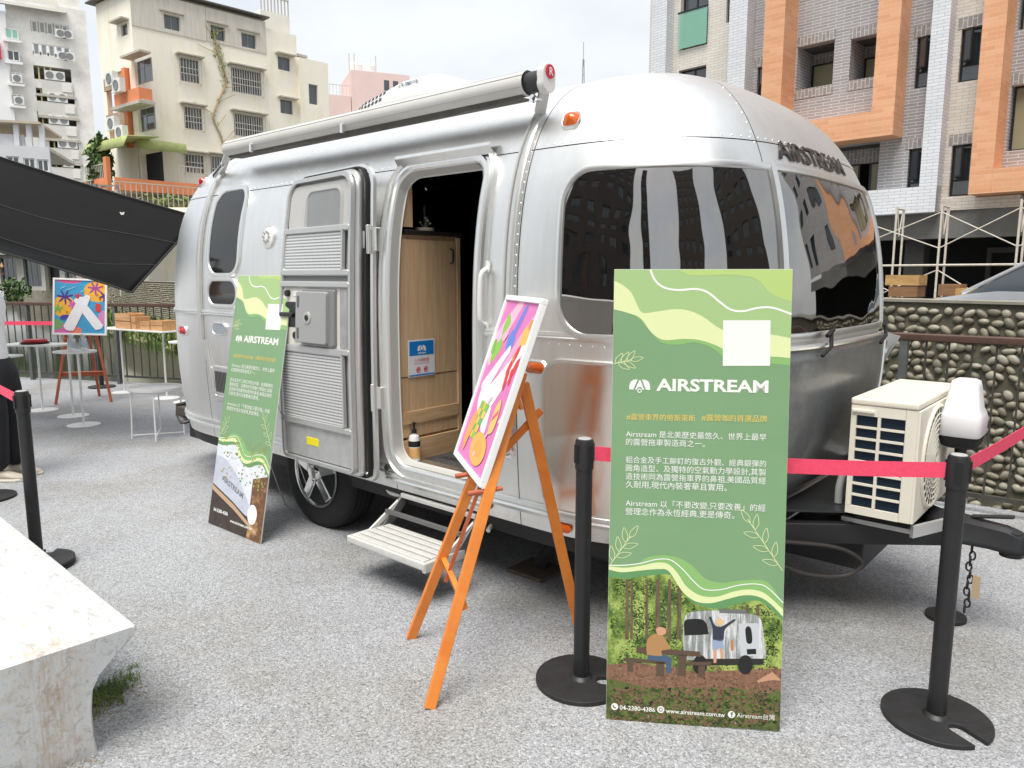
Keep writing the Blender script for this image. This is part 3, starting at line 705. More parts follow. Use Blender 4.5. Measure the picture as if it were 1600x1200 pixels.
for y_ in (-.42, .42):
    lt = MB(); lt.tube([BP(QF+y_-.05,1.225,.045),BP(QF+y_,1.265,.06),BP(QF+y_+.03,1.33,.045)], .009, 6); lt.tube([BP(QF+y_-.02,1.31,.05),BP(QF+y_+.05,1.335,.045)], .010, 6); lt.build('rubber_latch', M_rubber, T, smooth=True)
pr = MB().hexa([Vector(p) for p in ((2.52,.62,.62),(2.54,.62,.62),(2.34,1.0,.62),(2.32,1.0,.62),(2.80,.74,1.24),(2.82,.74,1.24),(2.64,1.06,1.24),(2.62,1.06,1.24))]); 
pr.build('far_stone_guard', mat('guard_edge_pale', C(176,178,176), .35, .6), T)
MB().bar(BP(QF+.64,1.22,.035),BP(QF+.33,.60,.035),.045,.02,(1,0,0)).build('guard_channel', mat('channel_alu', C(150,152,150), .4, .7), T)
MB().bar(BP(QF+.69,1.22,.03),BP(QF+.38,.60,.03),.012,.02,(1,0,0)).build('guard_channel', M_rubber, T)
# front lettering
def letters(body, q0, q1, z0, h, m, depth=.008):
    me = text_mesh(body, width=q1-q0, height=h, bold=.004, depth=.02)
    for v in me.vertices:
        p = BP(q0+v.co.x, z0+v.co.y, .003 + (.005 if v.co.z > 0 else 0)); v.co = p
    link('lettering', me, m, T); return me
letters('AIRSTREAM', QF-.61, QF+.21, 2.060, .085, mat('letter_dark', C(74,70,68), .35, .6))
# ---- roof air conditioner
rl = [(-.84,.30,2.50,.0),(-.78,.38,2.50,.22),(-.50,.42,2.50,.35),(-.15,.43,2.50,.43),(.10,.425,2.50,.435),(.30,.40,2.50,.36),(.46,.33,2.50,.14),(.52,.24,2.50,0)]
mb = MB(); rows = []
rl = [(x+.07, a_, b_, c_*.9) for x, a_, b_, c_ in rl]
for x, hw_, zb, hh in rl: rows.append([Vector((x, hw_*math.copysign(abs(math.cos(R(a)))**.45, math.cos(R(a))), zb+hh*abs(math.sin(R(a)))**.5)) for a in range(180,-1,-12)])
acr = mb.grid(rows).build('roof_air_conditioner', mat('roof_unit_white', C(212,213,212), .5), T, smooth=True, ang=60, fix=True)
def near_face(x, dz):     # point on the near shoulder of the roof unit
    for (xa,ha,za,da),(xb,hb,zb,db) in zip(rl, rl[1:]):
        if xa <= x <= xb:
            f = (x-xa)/(xb-xa); hw_, hh = ha+(hb-ha)*f, da+(db-da)*f; a = R(180-34-18*dz)
            return Vector((x, hw_*math.copysign(abs(math.cos(a))**.45, math.cos(a)), 2.50+hh*abs(math.sin(a))**.5))
lv = mat('louvre_dark', C(70,72,74), .6)
for i in range(9):
    for j in range(3):
        x = -.59+i*.042+j*.02; p0 = near_face(x, -.9+j*.62); p1 = near_face(x+.022, -.9+j*.62+.0)
        nrm = Vector((-.05,-.97,.25)).normalized()
        a_ = p0+nrm*.003; b_ = p1+nrm*.003; up_ = Vector((.006,.006,.020))
        MB().add([a_-up_*.5, b_-up_*.5, b_+up_*.5, a_+up_*.5, a_-up_*.5+nrm*.002, b_-up_*.5+nrm*.002, b_+up_*.5+nrm*.002, a_+up_*.5+nrm*.002], [(0,1,2,3),(4,5,6,7),(0,1,5,4),(2,3,7,6)]).build('louvre', lv, acr)
me = text_mesh('DOMETIC', width=.20, height=.032, bold=.02)
for v in me.vertices:
    x, y = v.co.x, v.co.y; p = near_face(-.05+x, .2+ (y/.032)*.5); v.co = p + Vector((0,-.008,.002))
link('lettering', me, mat('letter_slate', C(70,82,100), .5), acr)
# ---- awning along the roof edge
AY, AZ = -1.085, 2.425
mb = MB(); cs = [(.056*math.cos(R(a))*1.05, .054*math.sin(R(a))) for a in range(0,360,15)]
mb.grid([[Vector((x, AY+c_, AZ+s_)) for c_, s_ in cs] for x in (-1.0, 1.66)], closed=True); mb.poly([Vector((-1.0, AY+c_, AZ+s_)) for c_, s_ in cs]); 
aw = mb.build('awning', mat('awning_vinyl', C(204,203,198), .5, var=.08, vscale=3), T, smooth=True, ang=50, fix=True)
for a in (100, 150, 205): MB().box(-1.0,1.66, AY+.0588*math.cos(R(a))-.002, AY+.0588*math.cos(R(a))+.002, AZ+.054*math.sin(R(a))-.0015, AZ+.054*math.sin(R(a))+.0015).build('awning_seam', mat('awning_seam_grey', C(160,160,158), .6), aw)
mb = MB(); xs_ = lsp(-.98,1.64,40)
mb.grid([[Vector((x, AY-.025, AZ-.048)) for x in xs_], [Vector((x, AY-.02, AZ-.060-.022*max(0,math.sin(x*1.6+.4))-.003*math.sin(x*23))) for x in xs_], [Vector((x, AY+.08, AZ-.055)) for x in xs_]])
mb.build('awning_fabric', mat('awning_fabric_grey', C(92,89,83), .9, var=.3, vscale=8), aw, smooth=True)
MB().cyl((1.66,AY,AZ),(1.74,AY,AZ),.046,.046,20).build('roller_end', mat('roller_black', C(52,52,54), .5), aw, smooth=True)
cpn = MB(); 
for a in (0,): cpn.prism([(AY+x, AZ+.004+y) for x, y in rrect(.045,.062,.04)], 1.735, 1.775)
cv = [(z_, x_, y_) for (x_, y_, z_) in cpn.v]; cpn.v = cv
cpn.build('end_cap', mat('end_cap_white', C(218,218,216), .45), aw, fix=True, bevel=.006)
MB().lathe([(.030,0),(.030,.004),(0,.005)], 24, (1.776, AY, AZ+.03), Matrix.Rotation(R(90),3,'Y')).build('red_emblem', mat('emblem_red', C(206,44,66), .5), aw, smooth=True)
me = text_mesh('R', height=.034, bold=.02)
for v in me.vertices: v.co = (1.7835, AY-.012+v.co.x, AZ+.013+v.co.y)
link('lettering', me, mat('emblem_white', C(240,225,228), .5), aw)
def arm(qs, zs, w_, name='awning_arm', off=.022, m=None):
    mb = MB(); L = [BP(q_, z_, off) for q_, z_ in zip(qs, zs)]; L0 = [BP(q_, z_, 0) for q_, z_ in zip(qs, zs)]
    rows = []
    for i, (q_, z_) in enumerate(zip(qs, zs)): rows.append([BP(q_-w_, z_, .001), BP(q_-w_, z_, off*.8), BP(q_-w_*.6, z_, off), BP(q_+w_*.6, z_, off), BP(q_+w_, z_, off*.8), BP(q_+w_, z_, .001)])
    mb.grid(rows); return mb.build(name, m or mat('arm_alu', C(205,205,203), .38, .6), aw, smooth=True, ang=40, fix=True)
zl_ = lsp(.80, 2.30, 28)
arm([1.665+0*z for z in zl_], zl_, .020); arm([1.632+0*z for z in zl_[4:]], zl_[4:], .007)
MB().bar((1.755,AY,AZ-.02), BP(1.665,2.29,.025), .05, .03).build('awning_arm', MATS['arm_alu'], aw, bevel=.006)
kb = MB(); p_ = (Vector((1.755,AY,AZ-.02))+BP(1.665,2.29,.025))/2; kb.cyl(p_, p_+Vector((-.01,-.05,-.005)), .012, .012, 8); kb.lathe([(.018,0),(.018,.012),(0,.014)], 12, p_+Vector((-.012,-.05,-.006)), Matrix.Rotation(R(90),3,'X')); kb.build('arm_knob', MATS['chrome'], aw, smooth=True)
zr_ = lsp(1.12, 2.30, 22); arm([-1.275+0*z for z in zr_], zr_, .028)
arm([-1.22, -1.20, -1.15, -1.14], [1.12, 1.0, .86, .78], .020); 
MB().bar((-1.02,AY,AZ-.02), BP(-1.275,2.29,.02), .045, .03).build('awning_arm', MATS['arm_alu'], aw, bevel=.006)
MB().bar((-1.05,AY-.03,AZ-.10), BP(-1.26,2.24,.05), .02, .03).build('arm_knob', MATS['chrome'], aw, bevel=.004)
for x in (-.62, .35): MB().box(x-.012,x+.012,AY-.070,AY-.052,AZ-.065,AZ-.015).build('travel_latch', MATS['chrome'], aw, bevel=.003)
# ---- wheel
wh = MB().lathe([(.20,-.10),(.30,-.112),(.345,-.10),(.362,-.075),(.366,-.03),(.366,.03),(.362,.075),(.345,.10),(.30,.112),(.20,.10)], 56, (0,-1.065,.352), Matrix.Rotation(R(90),3,'X'))
wheel = wh.build('wheel', mat('tyre_rubber', C(30,30,31), .8, var=.25, vscale=30), T, smooth=True, ang=50)
for r_ in (-.055,-.018,.018,.055): MB().lathe([(.3664,r_-.004),(.3676,r_),(.3664,r_+.004)], 56, (0,-1.065,.352), Matrix.Rotation(R(90),3,'X')).build('tread_groove', mat('groove_black', C(12,12,12), .9), wheel, smooth=True)
MB().lathe([(.215,.095),(.225,.112),(.212,.114),(.19,.06),(.06,.045),(0,.045)], 40, (0,-1.065,.352), Matrix.Rotation(R(90),3,'X')).build('rim', mat('rim_chrome', (.78,.78,.78,1), .18, 1), wheel, smooth=True)
for k in range(5):
    a = R(90+72*k); d_ = Vector((math.cos(a),0,math.sin(a))); c_ = Vector((0,-1.065-.105,.352))
    MB().bar(c_+d_*.05, c_+d_*.20+Vector((0,.01,0)), .07, .028, (0,-1,0)).build('spoke', MATS['rim_chrome'], wheel, bevel=.01)
MB().lathe([(.06,.05),(.06,.11),(.04,.135),(0,.138)], 20, (0,-1.065,.352), Matrix.Rotation(R(90),3,'X')).build('hub_cap', MATS['rim_chrome'], wheel, smooth=True)
MB().lathe([(.20,-.10),(.30,-.112),(.345,-.10),(.366,-.03),(.366,.03),(.345,.10),(.30,.112),(.20,.10)], 40, (0,1.065,.352), Matrix.Rotation(R(90),3,'X')).build('wheel', MATS['tyre_rubber'], T, smooth=True)
MB().cyl((0,-.95,.352),(0,.95,.352),.04,.04,10).build('axle', M_blackm, T)
# ---- rear bumper, underskirt
mb = MB(); rows = []
for s_ in lsp(-1,1,16): 
    y_ = 1.02*s_; x_ = -2.36+.22*abs(s_)**3; rows.append([Vector((x_, y_, .52)), Vector((x_-.07, y_, .51)), Vector((x_-.08, y_, .42)), Vector((x_-.02, y_, .36)), Vector((x_+.06,y_,.37))])
mb.grid(rows); mb.build('bumper', mat('bumper_grey', C(62,62,63), .45), T, smooth=True, ang=40, solid=.02)
mb = MB(); mb.grid([[BP(q_, ZB+.01, -.01) for q_ in qlist(QR, FARQ, .06)], [BP(q_, ZB+.01, -.03)+Vector((0,0,-.09)) for q_ in qlist(QR, FARQ, .06)]]); mb.build('under_skirt', mat('skirt_black', C(34,34,35), .6), T, smooth=True)
# ---- folding step
st = MB(); 
for k in range(5): st.box(.84, 1.385, -1.522+k*.051, -1.522+k*.051+.038, .215, .238)
step = st.build('step', mat('step_white', C(214,213,208), .45, .2, var=.1, vscale=20), T, bevel=.004)
MB().box(.815,1.41,-1.545,-1.525,.198,.238).build('step_edge', MATS['step_white'], step, bevel=.008)
for x in (.825,1.40):
    MB().box(x-.012,x+.012,-1.54,-1.27,.185,.235).build('step_side', MATS['step_white'], step, bevel=.006)
    MB().bar((x,-1.30,.215),(x+.01,-1.10,.42),.02,.055,(0,0,1)).build('step_arm', mat('step_arm_grey', C(118,118,117), .45, .5), step, bevel=.005)
    MB().bar((x,-1.42,.21),(x,-1.16,.36),.014,.03).build('step_arm', MATS['step_white'], step, bevel=.004)
MB().box(.83,1.395,-1.53,-1.265,.196,.206).build('step_tray', M_rubber, step)
MB().box(.83,1.40,-1.19,-1.165,.36,.385).build('step_bar', MATS['step_white'], step, bevel=.004); MB().box(.83,1.40,-1.30,-1.28,.30,.32).build('step_bar', MATS['step_arm_grey'], step)
# ---- stabiliser leg, drain pipe
MB().bar((1.49,-.80,.02),(1.66,-.62,.36),.07,.06).build('stabiliser_leg', M_blackm, T, bevel=.006)
MB().box(1.38,1.62,-.93,-.71,.0005,.02).build('stabiliser_pad', mat('pad_rust', C(98,88,76), .9, var=.4, vscale=14), T, bevel=.004)
MB().tube([(1.42,-1.02,.36),(1.50,-1.20,.33)],.012,10).build('drain_pipe', MATS['arm_alu'], T, smooth=True)
MB().tube(smooth_line([(.62,-1.12,.40),(.70,-1.16,.36),(.80,-1.15,.36),(.86,-1.10,.40)],5),.012,8).build('waste_pipe', MATS['arm_alu'], T, smooth=True)
# ---- tongue: A-frame, coupler, jack, chain, platform, hoses
for s_ in (-1,1): MB().bar((2.2,s_*.92,.425),(3.26,s_*.075,.425),.06,.095).build('tongue_beam', M_blackm, T, bevel=.006)
MB().hexa([Vector(p) for p in ((2.55,-.64,.52),(3.12,-.22,.52),(3.12,.22,.52),(2.55,.64,.52),(2.55,-.64,.528),(3.12,-.22,.528),(3.12,.22,.528),(2.55,.64,.528))]).build('tongue_platform', mat('platform_black', C(58,60,62), .35, .3, var=.2, vscale=10), T)
MB().box(2.62,2.98,-.30,.30,.24,.40).build('battery_box', M_blackm, T, bevel=.01)
mb = MB(); cpv = [(3.16,.10,.40,.50),(3.24,.10,.395,.505),(3.32,.075,.395,.50),(3.42,.055,.39,.49),(3.48,.055,.385,.485),(3.53,.05,.385,.465),(3.57,.025,.39,.43)]
mb.grid([[Vector((x,-hw_*1.15,za)),Vector((x,-hw_,za+.02)),Vector((x,-hw_*.8,zb-.015)),Vector((x,-hw_*.4,zb)),Vector((x,hw_*.4,zb)),Vector((x,hw_*.8,zb-.015)),Vector((x,hw_,za+.02)),Vector((x,hw_*1.15,za))] for x,hw_,za,zb in cpv]); 
cpl = mb.build('coupler', mat('coupler_black', C(44,45,47), .45, .2, var=.3, vscale=20), T, smooth=True, ang=24, solid=.006, fix=True)
MB().bar((3.34,0,.505),(3.50,0,.535),.035,.012).build('coupler_lever', MATS['coupler_black'], cpl, bevel=.004)
MB().lathe([(.045,.36),(.052,.41),(.04,.47),(0,.49)], 16, (3.50,0,0)).build('ball_socket', MATS['coupler_black'], cpl, smooth=True)
jk = MB().lathe([(.03,.10),(.03,.56),(.024,.58),(.024,.84)], 16, (3.275,0,0)).build('tongue_jack', M_blackm, T, smooth=True)
MB().lathe([(.085,.005),(.085,.018),(.03,.03),(.02,.12)], 24, (3.275,0,0)).build('jack_foot', M_blackm, jk, smooth=True)
mb = MB(); jr = [(.872,.080,.100),(.880,.086,.106),(.955,.085,.105),(.972,.080,.100),(.995,.070,.083),(1.09,.057,.065),(1.112,.051,.059),(1.120,.036,.042)]
mb.grid([[Vector((3.275+a*math.copysign(abs(math.cos(t))**.38,math.cos(t)), b_*math.copysign(abs(math.sin(t))**.38,math.sin(t)), z_)) for t in [k*math.pi/12 for k in range(24)]] for z_,a,b_ in jr], closed=True); mb.poly([Vector((3.275+.036*math.copysign(abs(math.cos(t))**.38,math.cos(t)), .042*math.copysign(abs(math.sin(t))**.38,math.sin(t)), 1.120)) for t in [k*math.pi/12 for k in range(24)]])
mb.build('jack_cover', mat('jack_cover_white', C(232,233,235), .3), jk, smooth=True, ang=60, fix=True)
mb = MB(); mb.grid([[Vector((3.275+a*math.copysign(abs(math.cos(t))**.38,math.cos(t)), b_*math.copysign(abs(math.sin(t))**.38,math.sin(t)), z_)) for t in [k*math.pi/12 for k in range(24)]] for z_,a,b_ in ((.815,.050,.062),(.826,.070,.088),(.858,.078,.098),(.873,.079,.099))], closed=True); mb.build('jack_motor_base', M_rubber, jk, smooth=True, fix=True)
MB().cyl((3.20,-.055,.935),(3.145,-.115,.935),.026,.024,14).build('jack_knob', mat('knob_dark', C(44,46,48), .4), jk, smooth=True)
MB().box(3.24,3.31,-.028,-.022,.70,.785).build('jack_tag', M_white, jk)
lk_ = MB(); p0 = Vector((3.36,-.05,.37))
for i in range(11):
    c_ = p0 + Vector((.006*math.sin(i*1.7), .006*math.cos(i*2.3), -.028*i)); ax = Vector((1,0,0)) if i % 2 else Vector((0,1,0))
    lk_.tube([c_ + ax*.011*math.cos(t) + Vector((0,0,1))*.020*math.sin(t) for t in [k*math.pi/5 for k in range(10)]], .004, 6, closed=True)
lk_.build('safety_chain', M_blackm, T, smooth=True)
MB().box(3.375,3.405,-.058,-.052,.15,.255).build('cardboard_tag', mat('tag_card', C(180,160,128), .8), T)
MB().tube(smooth_line([(2.5,-.72,.40),(2.75,-.56,.395),(2.92,-.44,.375),(3.00,-.38,.31),(2.94,-.42,.245),(2.80,-.52,.25),(2.66,-.60,.31),(2.5,-.70,.38)],6),.009,8).build('breakaway_cable', mat('cable_dark', C(48,45,43), .5), T, smooth=True)
mat('hose_pale', C(176,178,176), .5)
MB().tube(smooth_line([(2.85,-.27,.53),(2.85,-.26,.62),(2.87,-.22,.70),(2.92,-.12,.75),(2.98,-.04,.75)],6),.018,10).build('drain_hose', MATS['hose_pale'], T, smooth=True)
for k in range(3): MB().tube(smooth_line([(2.45,-.50+.05*k,.46),(2.65,-.45+.06*k,.50-.01*k),(2.85,-.30+.06*k,.49),(2.95,-.2+.05*k,.47)],5),.010,6).build('cable', MATS['cable_dark'], T, smooth=True)
# ---- inside the doorway: galley cabinet
M_oak = wood_mat('light_oak', C(222,190,152), C(198,162,122), (22,22,1.2), .45, 3)
M_oakh = wood_mat('light_oak_rail', C(220,186,146), C(194,156,116), (22,1.2,22), .45, 3)
CX = .805
cab = MB().box(CX-.40, CX-.02, -1.10, -.69, .535, 1.79).build('galley_cabinet', M_oak, T)
MB().box(CX-.018, CX, -1.145, -.715, 1.02, 1.765).build('cabinet_door', M_oak, cab, bevel=.002)
MB().box(CX-.42, CX+.012, -1.10, -.675, 1.792, 1.815).build('counter_top', mat('counter_black', C(48,44,42), .4), cab, bevel=.003)
MB().box(CX-.01, CX+.004, -.71, -.685, .535, 1.785).build('cabinet_stile', M_oak, cab)
MB().box(CX-.012, CX+.006, -1.145, -.712, .755, .825).build('shelf_rail', M_oakh, cab, bevel=.002)
MB().box(CX-.012, CX+.010, -1.145, -.712, .540, .665).build('shelf_rail', M_oakh, cab, bevel=.002)
MB().box(CX-.018, CX-.004, -1.145, -.712, .68, 1.015).build('shelf_back', M_oak, cab)
hm = mat('handle_dark', C(76,66,58), .35, .6)
MB().tube([(CX+.002,-.760,1.64),(CX+.022,-.760,1.645),(CX+.022,-.760,1.715),(CX+.002,-.760,1.72)],.006,8).build('cabinet_handle', hm, cab, smooth=True)
MB().box(CX-.03, CX+.0, -1.105, -1.04, 1.83, 2.08).build('cabinet_upright', M_oak, cab)
MB().box(CX-.03, CX+.003, -1.165, -1.147, .54, 1.78).build('cabinet_upright', M_oak, cab)
MB().box(DX0+.02, DX1-.02, -1.06, -1.045, 2.085, 2.10).build('wood_header', M_oakh, T)

# ================================================================== THINGS IN AND ON THE TRAILER
def tloc(x, y, z): return T.matrix_basis @ Vector((x, y, z))
T_M = Matrix.Translation((-.459,5.389,0)) @ Matrix.Rotation(R(-41.1),4,'Z')
def tw(x, y, z): return T_M @ Vector((x, y, z))
TRZ = R(-41.1)
# notice on the cabinet door
nt_ = thing('notice', 'small blue and white notice on the oak cabinet door', 'notice', tw(CX+.002, -.995, 1.015), TRZ)
MB().box(.0,.002,-.098,.098,0,.205).build('sheet', mat('notice_white', C(236,236,240), .4), nt_)
MB().box(.002,.0026,-.090,.090,.118,.197).build('blue_field', mat('notice_blue', C(30,128,206), .4), nt_)
MB().box(.002,.0026,-.095,.095,.004,.012).build('blue_edge', MATS['notice_blue'], nt_)
def on_x(me, x, y0, z0, name, m, par):
    for v in me.vertices: v.co = (x + v.co.z, y0 + v.co.x, z0 + v.co.y)
    return link(name, me, m, par)
MWP = mat('print_white', C(245,245,242), .5)
on_x(text_mesh('入內請脫鞋', width=.11, bold=.0), .0029, -.055, .083, 'lettering', mat('notice_red', C(206,40,52), .5), nt_)
on_x(text_mesh('PLEASE TAKE OFF YOUR SHOES', width=.115, bold=.01), .0029, -.057, .070, 'lettering', MATS['notice_red'], nt_)
on_x(text_mesh('AIRSTREAM', width=.06, bold=.03), .0031, -.03, .126, 'lettering', MWP, nt_)
def mark_A(w):   # rounded trailer emblem with an A cut out: left shell, right shell, A strokes, ring
    k = w; sh = []
    sh.append([(-.50,.0),(-.50,.18),(-.44,.38),(-.30,.48),(-.10,.50),(-.30,.0)])
    sh.append([(.10,.50),(.30,.48),(.44,.38),(.50,.18),(.50,.02),(.56,0),(.30,0)])
    sh.append([(-.22,.0),(-.03,.46),(.03,.46),(.22,.0),(.13,.0),(.08,.12),(-.08,.12),(-.13,0)])
    return [[(x*k, y*k) for x, y in s] for s in sh]
for s in mark_A(.062): MB().poly([(.0031, x, .142+y) for x, y in s]).build('emblem', MWP, nt_)
for k in (-1,1):
    MB().tube([(.0032, .028*k+.014*math.cos(a), .038+.014*math.sin(a)) for a in [i*math.pi/10 for i in range(20)]], .0018, 5, closed=True).build('prohibition_ring', MATS['notice_red'], nt_)
    MB().bar((.0032,.028*k-.01,.028),(.0032,.028*k+.01,.048),.003,.001,(1,0,0)).build('prohibition_bar', MATS['notice_red'], nt_)
    MB().poly([(.0029,.028*k-.009,.034),(.0029,.028*k+.009,.034),(.0029,.028*k+.002,.042),(.0029,.028*k-.007,.042)]).build('shoe_pictogram', mat('pictogram_dark', C(90,40,44), .6), nt_)
# floor mat
mt = thing('floor_mat', 'dark grey floor mat with raised lettering just inside the trailer doorway', 'mat', tw(1.06, -.80, .5315), TRZ)
MB().prism(rrect(.245,.24,.03), 0, .010).build('pile', mat('mat_grey', C(78,77,78), .95, var=.35, vscale=140, bump=.8, bscale=300), mt)
me = text_mesh('AIRSTREAM', width=.42, height=.062, bold=.02)
for v in me.vertices: v.co = (-.20 + v.co.x*.98, -.13 + v.co.y*.9, .0115)
link('lettering', me, mat('mat_letter', C(40,40,42), .9), mt)
# pump bottle
bt = thing('pump_bottle', 'white pump bottle with black label standing by the door sill', 'bottle', tw(.835, -1.085, .5505), TRZ)
MB().lathe([(.028,0),(.032,.004),(.032,.045),(.0325,.046),(.0325,.082),(.032,.083),(.032,.125),(.026,.142),(.012,.150),(.012,.158)], 20).build('bottle_body', mat('bottle_white', C(226,224,220), .35), bt, smooth=True)
MB().lathe([(.0328,.082),(.0330,.10),(.0328,.115)], 20).build('black_label', M_rubber, bt, smooth=True)
MB().lathe([(.0328,.018),(.0330,.05),(.0328,.078)], 20).build('orange_label', mat('label_orange', C(216,170,110), .5), bt, smooth=True)
MB().lathe([(.014,.156),(.014,.178),(.006,.18),(.006,.205),(.010,.206),(.010,.216),(0,.217)], 14).build('pump', M_rubber, bt, smooth=True)
# small dried-flower ornament under a glass tube on the counter
om = thing('flower_ornament', 'small dried flower in a clear glass tube on the cabinet counter', 'ornament', tw(CX-.06, -.90, 1.8155), TRZ)
MB().lathe([(.052,0),(.055,.004),(.055,.016),(.05,.020),(0,.020)], 24).build('wooden_base', mat('base_birch', C(226,206,182), .5), om, smooth=True)
MB().lathe([(.022,.020),(.022,.13),(.018,.142),(.0,.146)], 20).build('glass_tube', mat('clear_glass', (.9,.92,.92,1), .03, trans=1, alpha=.25), om, smooth=True)
fl = MB()
for a, z, r in ((0,.06,.02),(2.1,.075,.022),(4.0,.05,.018),(1.0,.045,.025)):
    c = Vector((r*math.cos(a)*1.3, r*math.sin(a)*1.3, z)); fl.lathe([(.001,-.008),(.010,0),(.001,.008)], 6, c)
    fl.tube([(0,0,.02), c], .0015, 4)
fl.build('petals', mat('petal_pale', C(206,196,176), .7), om)
# outdoor split unit on the tongue
ac = thing('outdoor_air_conditioner', 'cream outdoor air conditioner unit with dark coil grille on the trailer tongue', 'air conditioner', tw(3.05, -.02, .4745), TRZ)
X0, X1, Y0, Y1, ZA, ZT = -.13, .13, -.385, .385, .06, .575
M_cream = mat('cream_steel', C(232,226,210), .45, var=.05, vscale=6)
MB().box(X0+.012, X1-.002, Y0+.014, Y1, ZA, ZT-.03).build('casing', mat('coil_dark', C(20,44,62), .5, var=.4, vscale=4), ac)
MB().box(X0-.004, X1+.004, Y0-.004, Y1+.004, ZT-.03, ZT).build('lid', M_cream, ac, bevel=.008)
fr = MB(); xr_ = X0+.215
fr.box(X0, xr_, Y0, Y0+.012, ZT-.075, ZT-.031); fr.box(X0, xr_, Y0, Y0+.012, ZA, ZA+.035); fr.box(X0, X0+.022, Y0, Y0+.012, ZA+.036, ZT-.076)
side = MB().box(xr_, X1, Y0, Y0+.013, ZA, ZT-.031).build('side_panel', M_cream, ac, bevel=.003)
fr.build('side_frame', M_cream, ac)
MB().box(X0+.108, X0+.120, Y0, Y0+.011, ZA+.036, ZT-.076).build('grille_bar', M_cream, ac)
for k in range(8):
    z = ZA+.036+(k+.0)*(ZT-.112-ZA)/8
    if k: MB().box(X0+.0225, xr_-.0005, Y0+.001, Y0+.010, z-.005, z+.005).build('grille_bar', M_cream, ac)
fins = MB()
for k in range(46):
    z = ZA+.04+k*.0095; fins.box(X0+.02, xr_, Y0+.011, Y0+.0135, z, z+.002)
fins.build('coil_fins', mat('fin_blue', C(34,62,84), .35, .5), ac)
MB().box(X0+.004, X0+.095, Y0-.010, Y0+.002, ZT-.062, ZT-.048).build('carry_handle', M_cream, ac, bevel=.003)
fp_ = MB().box(X1-.001, X1+.012, Y0+.001, Y1-.001, ZA, ZT-.031).build('front_panel', M_cream, ac, bevel=.004)
MB().tube([(X1+.014, -.09+.225*math.cos(a), .305+.225*math.sin(a)) for a in [i*math.pi/24 for i in range(48)]], .010, 8, closed=True).build('fan_ring', M_cream, ac, smooth=True)
MB().lathe([(.222,0),(.222,.002),(0,.002)], 40, (X1+.0125, -.09, .305), Matrix.Rotation(R(90),3,'Y')).build('fan_opening', mat('fan_shadow', C(60,62,60), .7), ac)
gr = MB()
for k in range(1,9):
    r = .024*k; gr.tube([(X1+.022, -.09+r*math.cos(a), .305+r*math.sin(a)) for a in [i*math.pi/16 for i in range(32)]], .0032, 5, closed=True)
for k in range(28):
    a = 2*math.pi*k/28; gr.tube([(X1+.020, -.09+.02*math.cos(a), .305+.02*math.sin(a)), (X1+.020, -.09+.222*math.cos(a), .305+.222*math.sin(a))], .0025, 4)
gr.build('fan_grille', mat('grille_cream', C(224,220,206), .5), ac, smooth=True)
for y in (Y0+.08, Y1-.08):
    MB().box(X0-.03, X1+.03, y-.02, y+.02, .0, .02).build('mount_foot', MATS['arm_alu'], ac); MB().box(X0+.02, X1-.02, y-.018, y+.018, .02, .06).build('mount_foot', M_rubber, ac)
MB().hexa([Vector(p) for p in ((X1+.0,Y0+.02,.0),(X1+.11,Y0+.30,.0),(X1+.125,Y0+.29,.0),(X1+.015,Y0+.01,.0),(X1+.0,Y0+.02,.05),(X1+.11,Y0+.30,.05),(X1+.125,Y0+.29,.05),(X1+.015,Y0+.01,.05))]).build('slotted_bracket', MATS['arm_alu'], ac)

# ================================================================== STANDING BOARDS
def gcol(*a): return a
def photo_mat(name, cols, scale, stretch=(1,1,1)):
    if name in MATS: return MATS[name]
    m = mat(name, cols[0], .45); n, l, b = nodes_of(m)
    t = n.new('ShaderNodeTexCoord'); mpn = n.new('ShaderNodeMapping'); mpn.inputs['Scale'].default_value = stretch; l.new(t.outputs['Object'], mpn.inputs[0])
    a = n.new('ShaderNodeTexNoise'); a.inputs['Scale'].default_value = scale; a.inputs['Detail'].default_value = 10; a.inputs['Roughness'].default_value = .68; l.new(mpn.outputs[0], a.inputs['Vector'])
    r = n.new('ShaderNodeValToRGB'); e = r.color_ramp.elements
    while len(e) < len(cols): e.new(.5)
    for k, c in enumerate(cols): e[k].position = .30+.40*k/(len(cols)-1); e[k].color = c
    l.new(a.outputs['Fac'], r.inputs[0]); l.new(r.outputs[0], b.inputs['Base Color']); return m
PK = .62
def pc(name, r, g, b): return mat(name, C(r,g,b), .42, spec=.45)
P_main = mat('print_green', C(124,160,118), .42, var=.06, vscale=3); P_light = pc('print_light_green',164,194,132); P_yel = pc('print_yellow_green',180,206,124); P_cream = pc('print_cream',222,230,174)
P_mid = pc('print_mid_green',138,184,112); P_white = pc('print_white_ink',238,240,234); P_gold = pc('print_gold',232,206,112); P_low = pc('print_low_green',98,150,96)
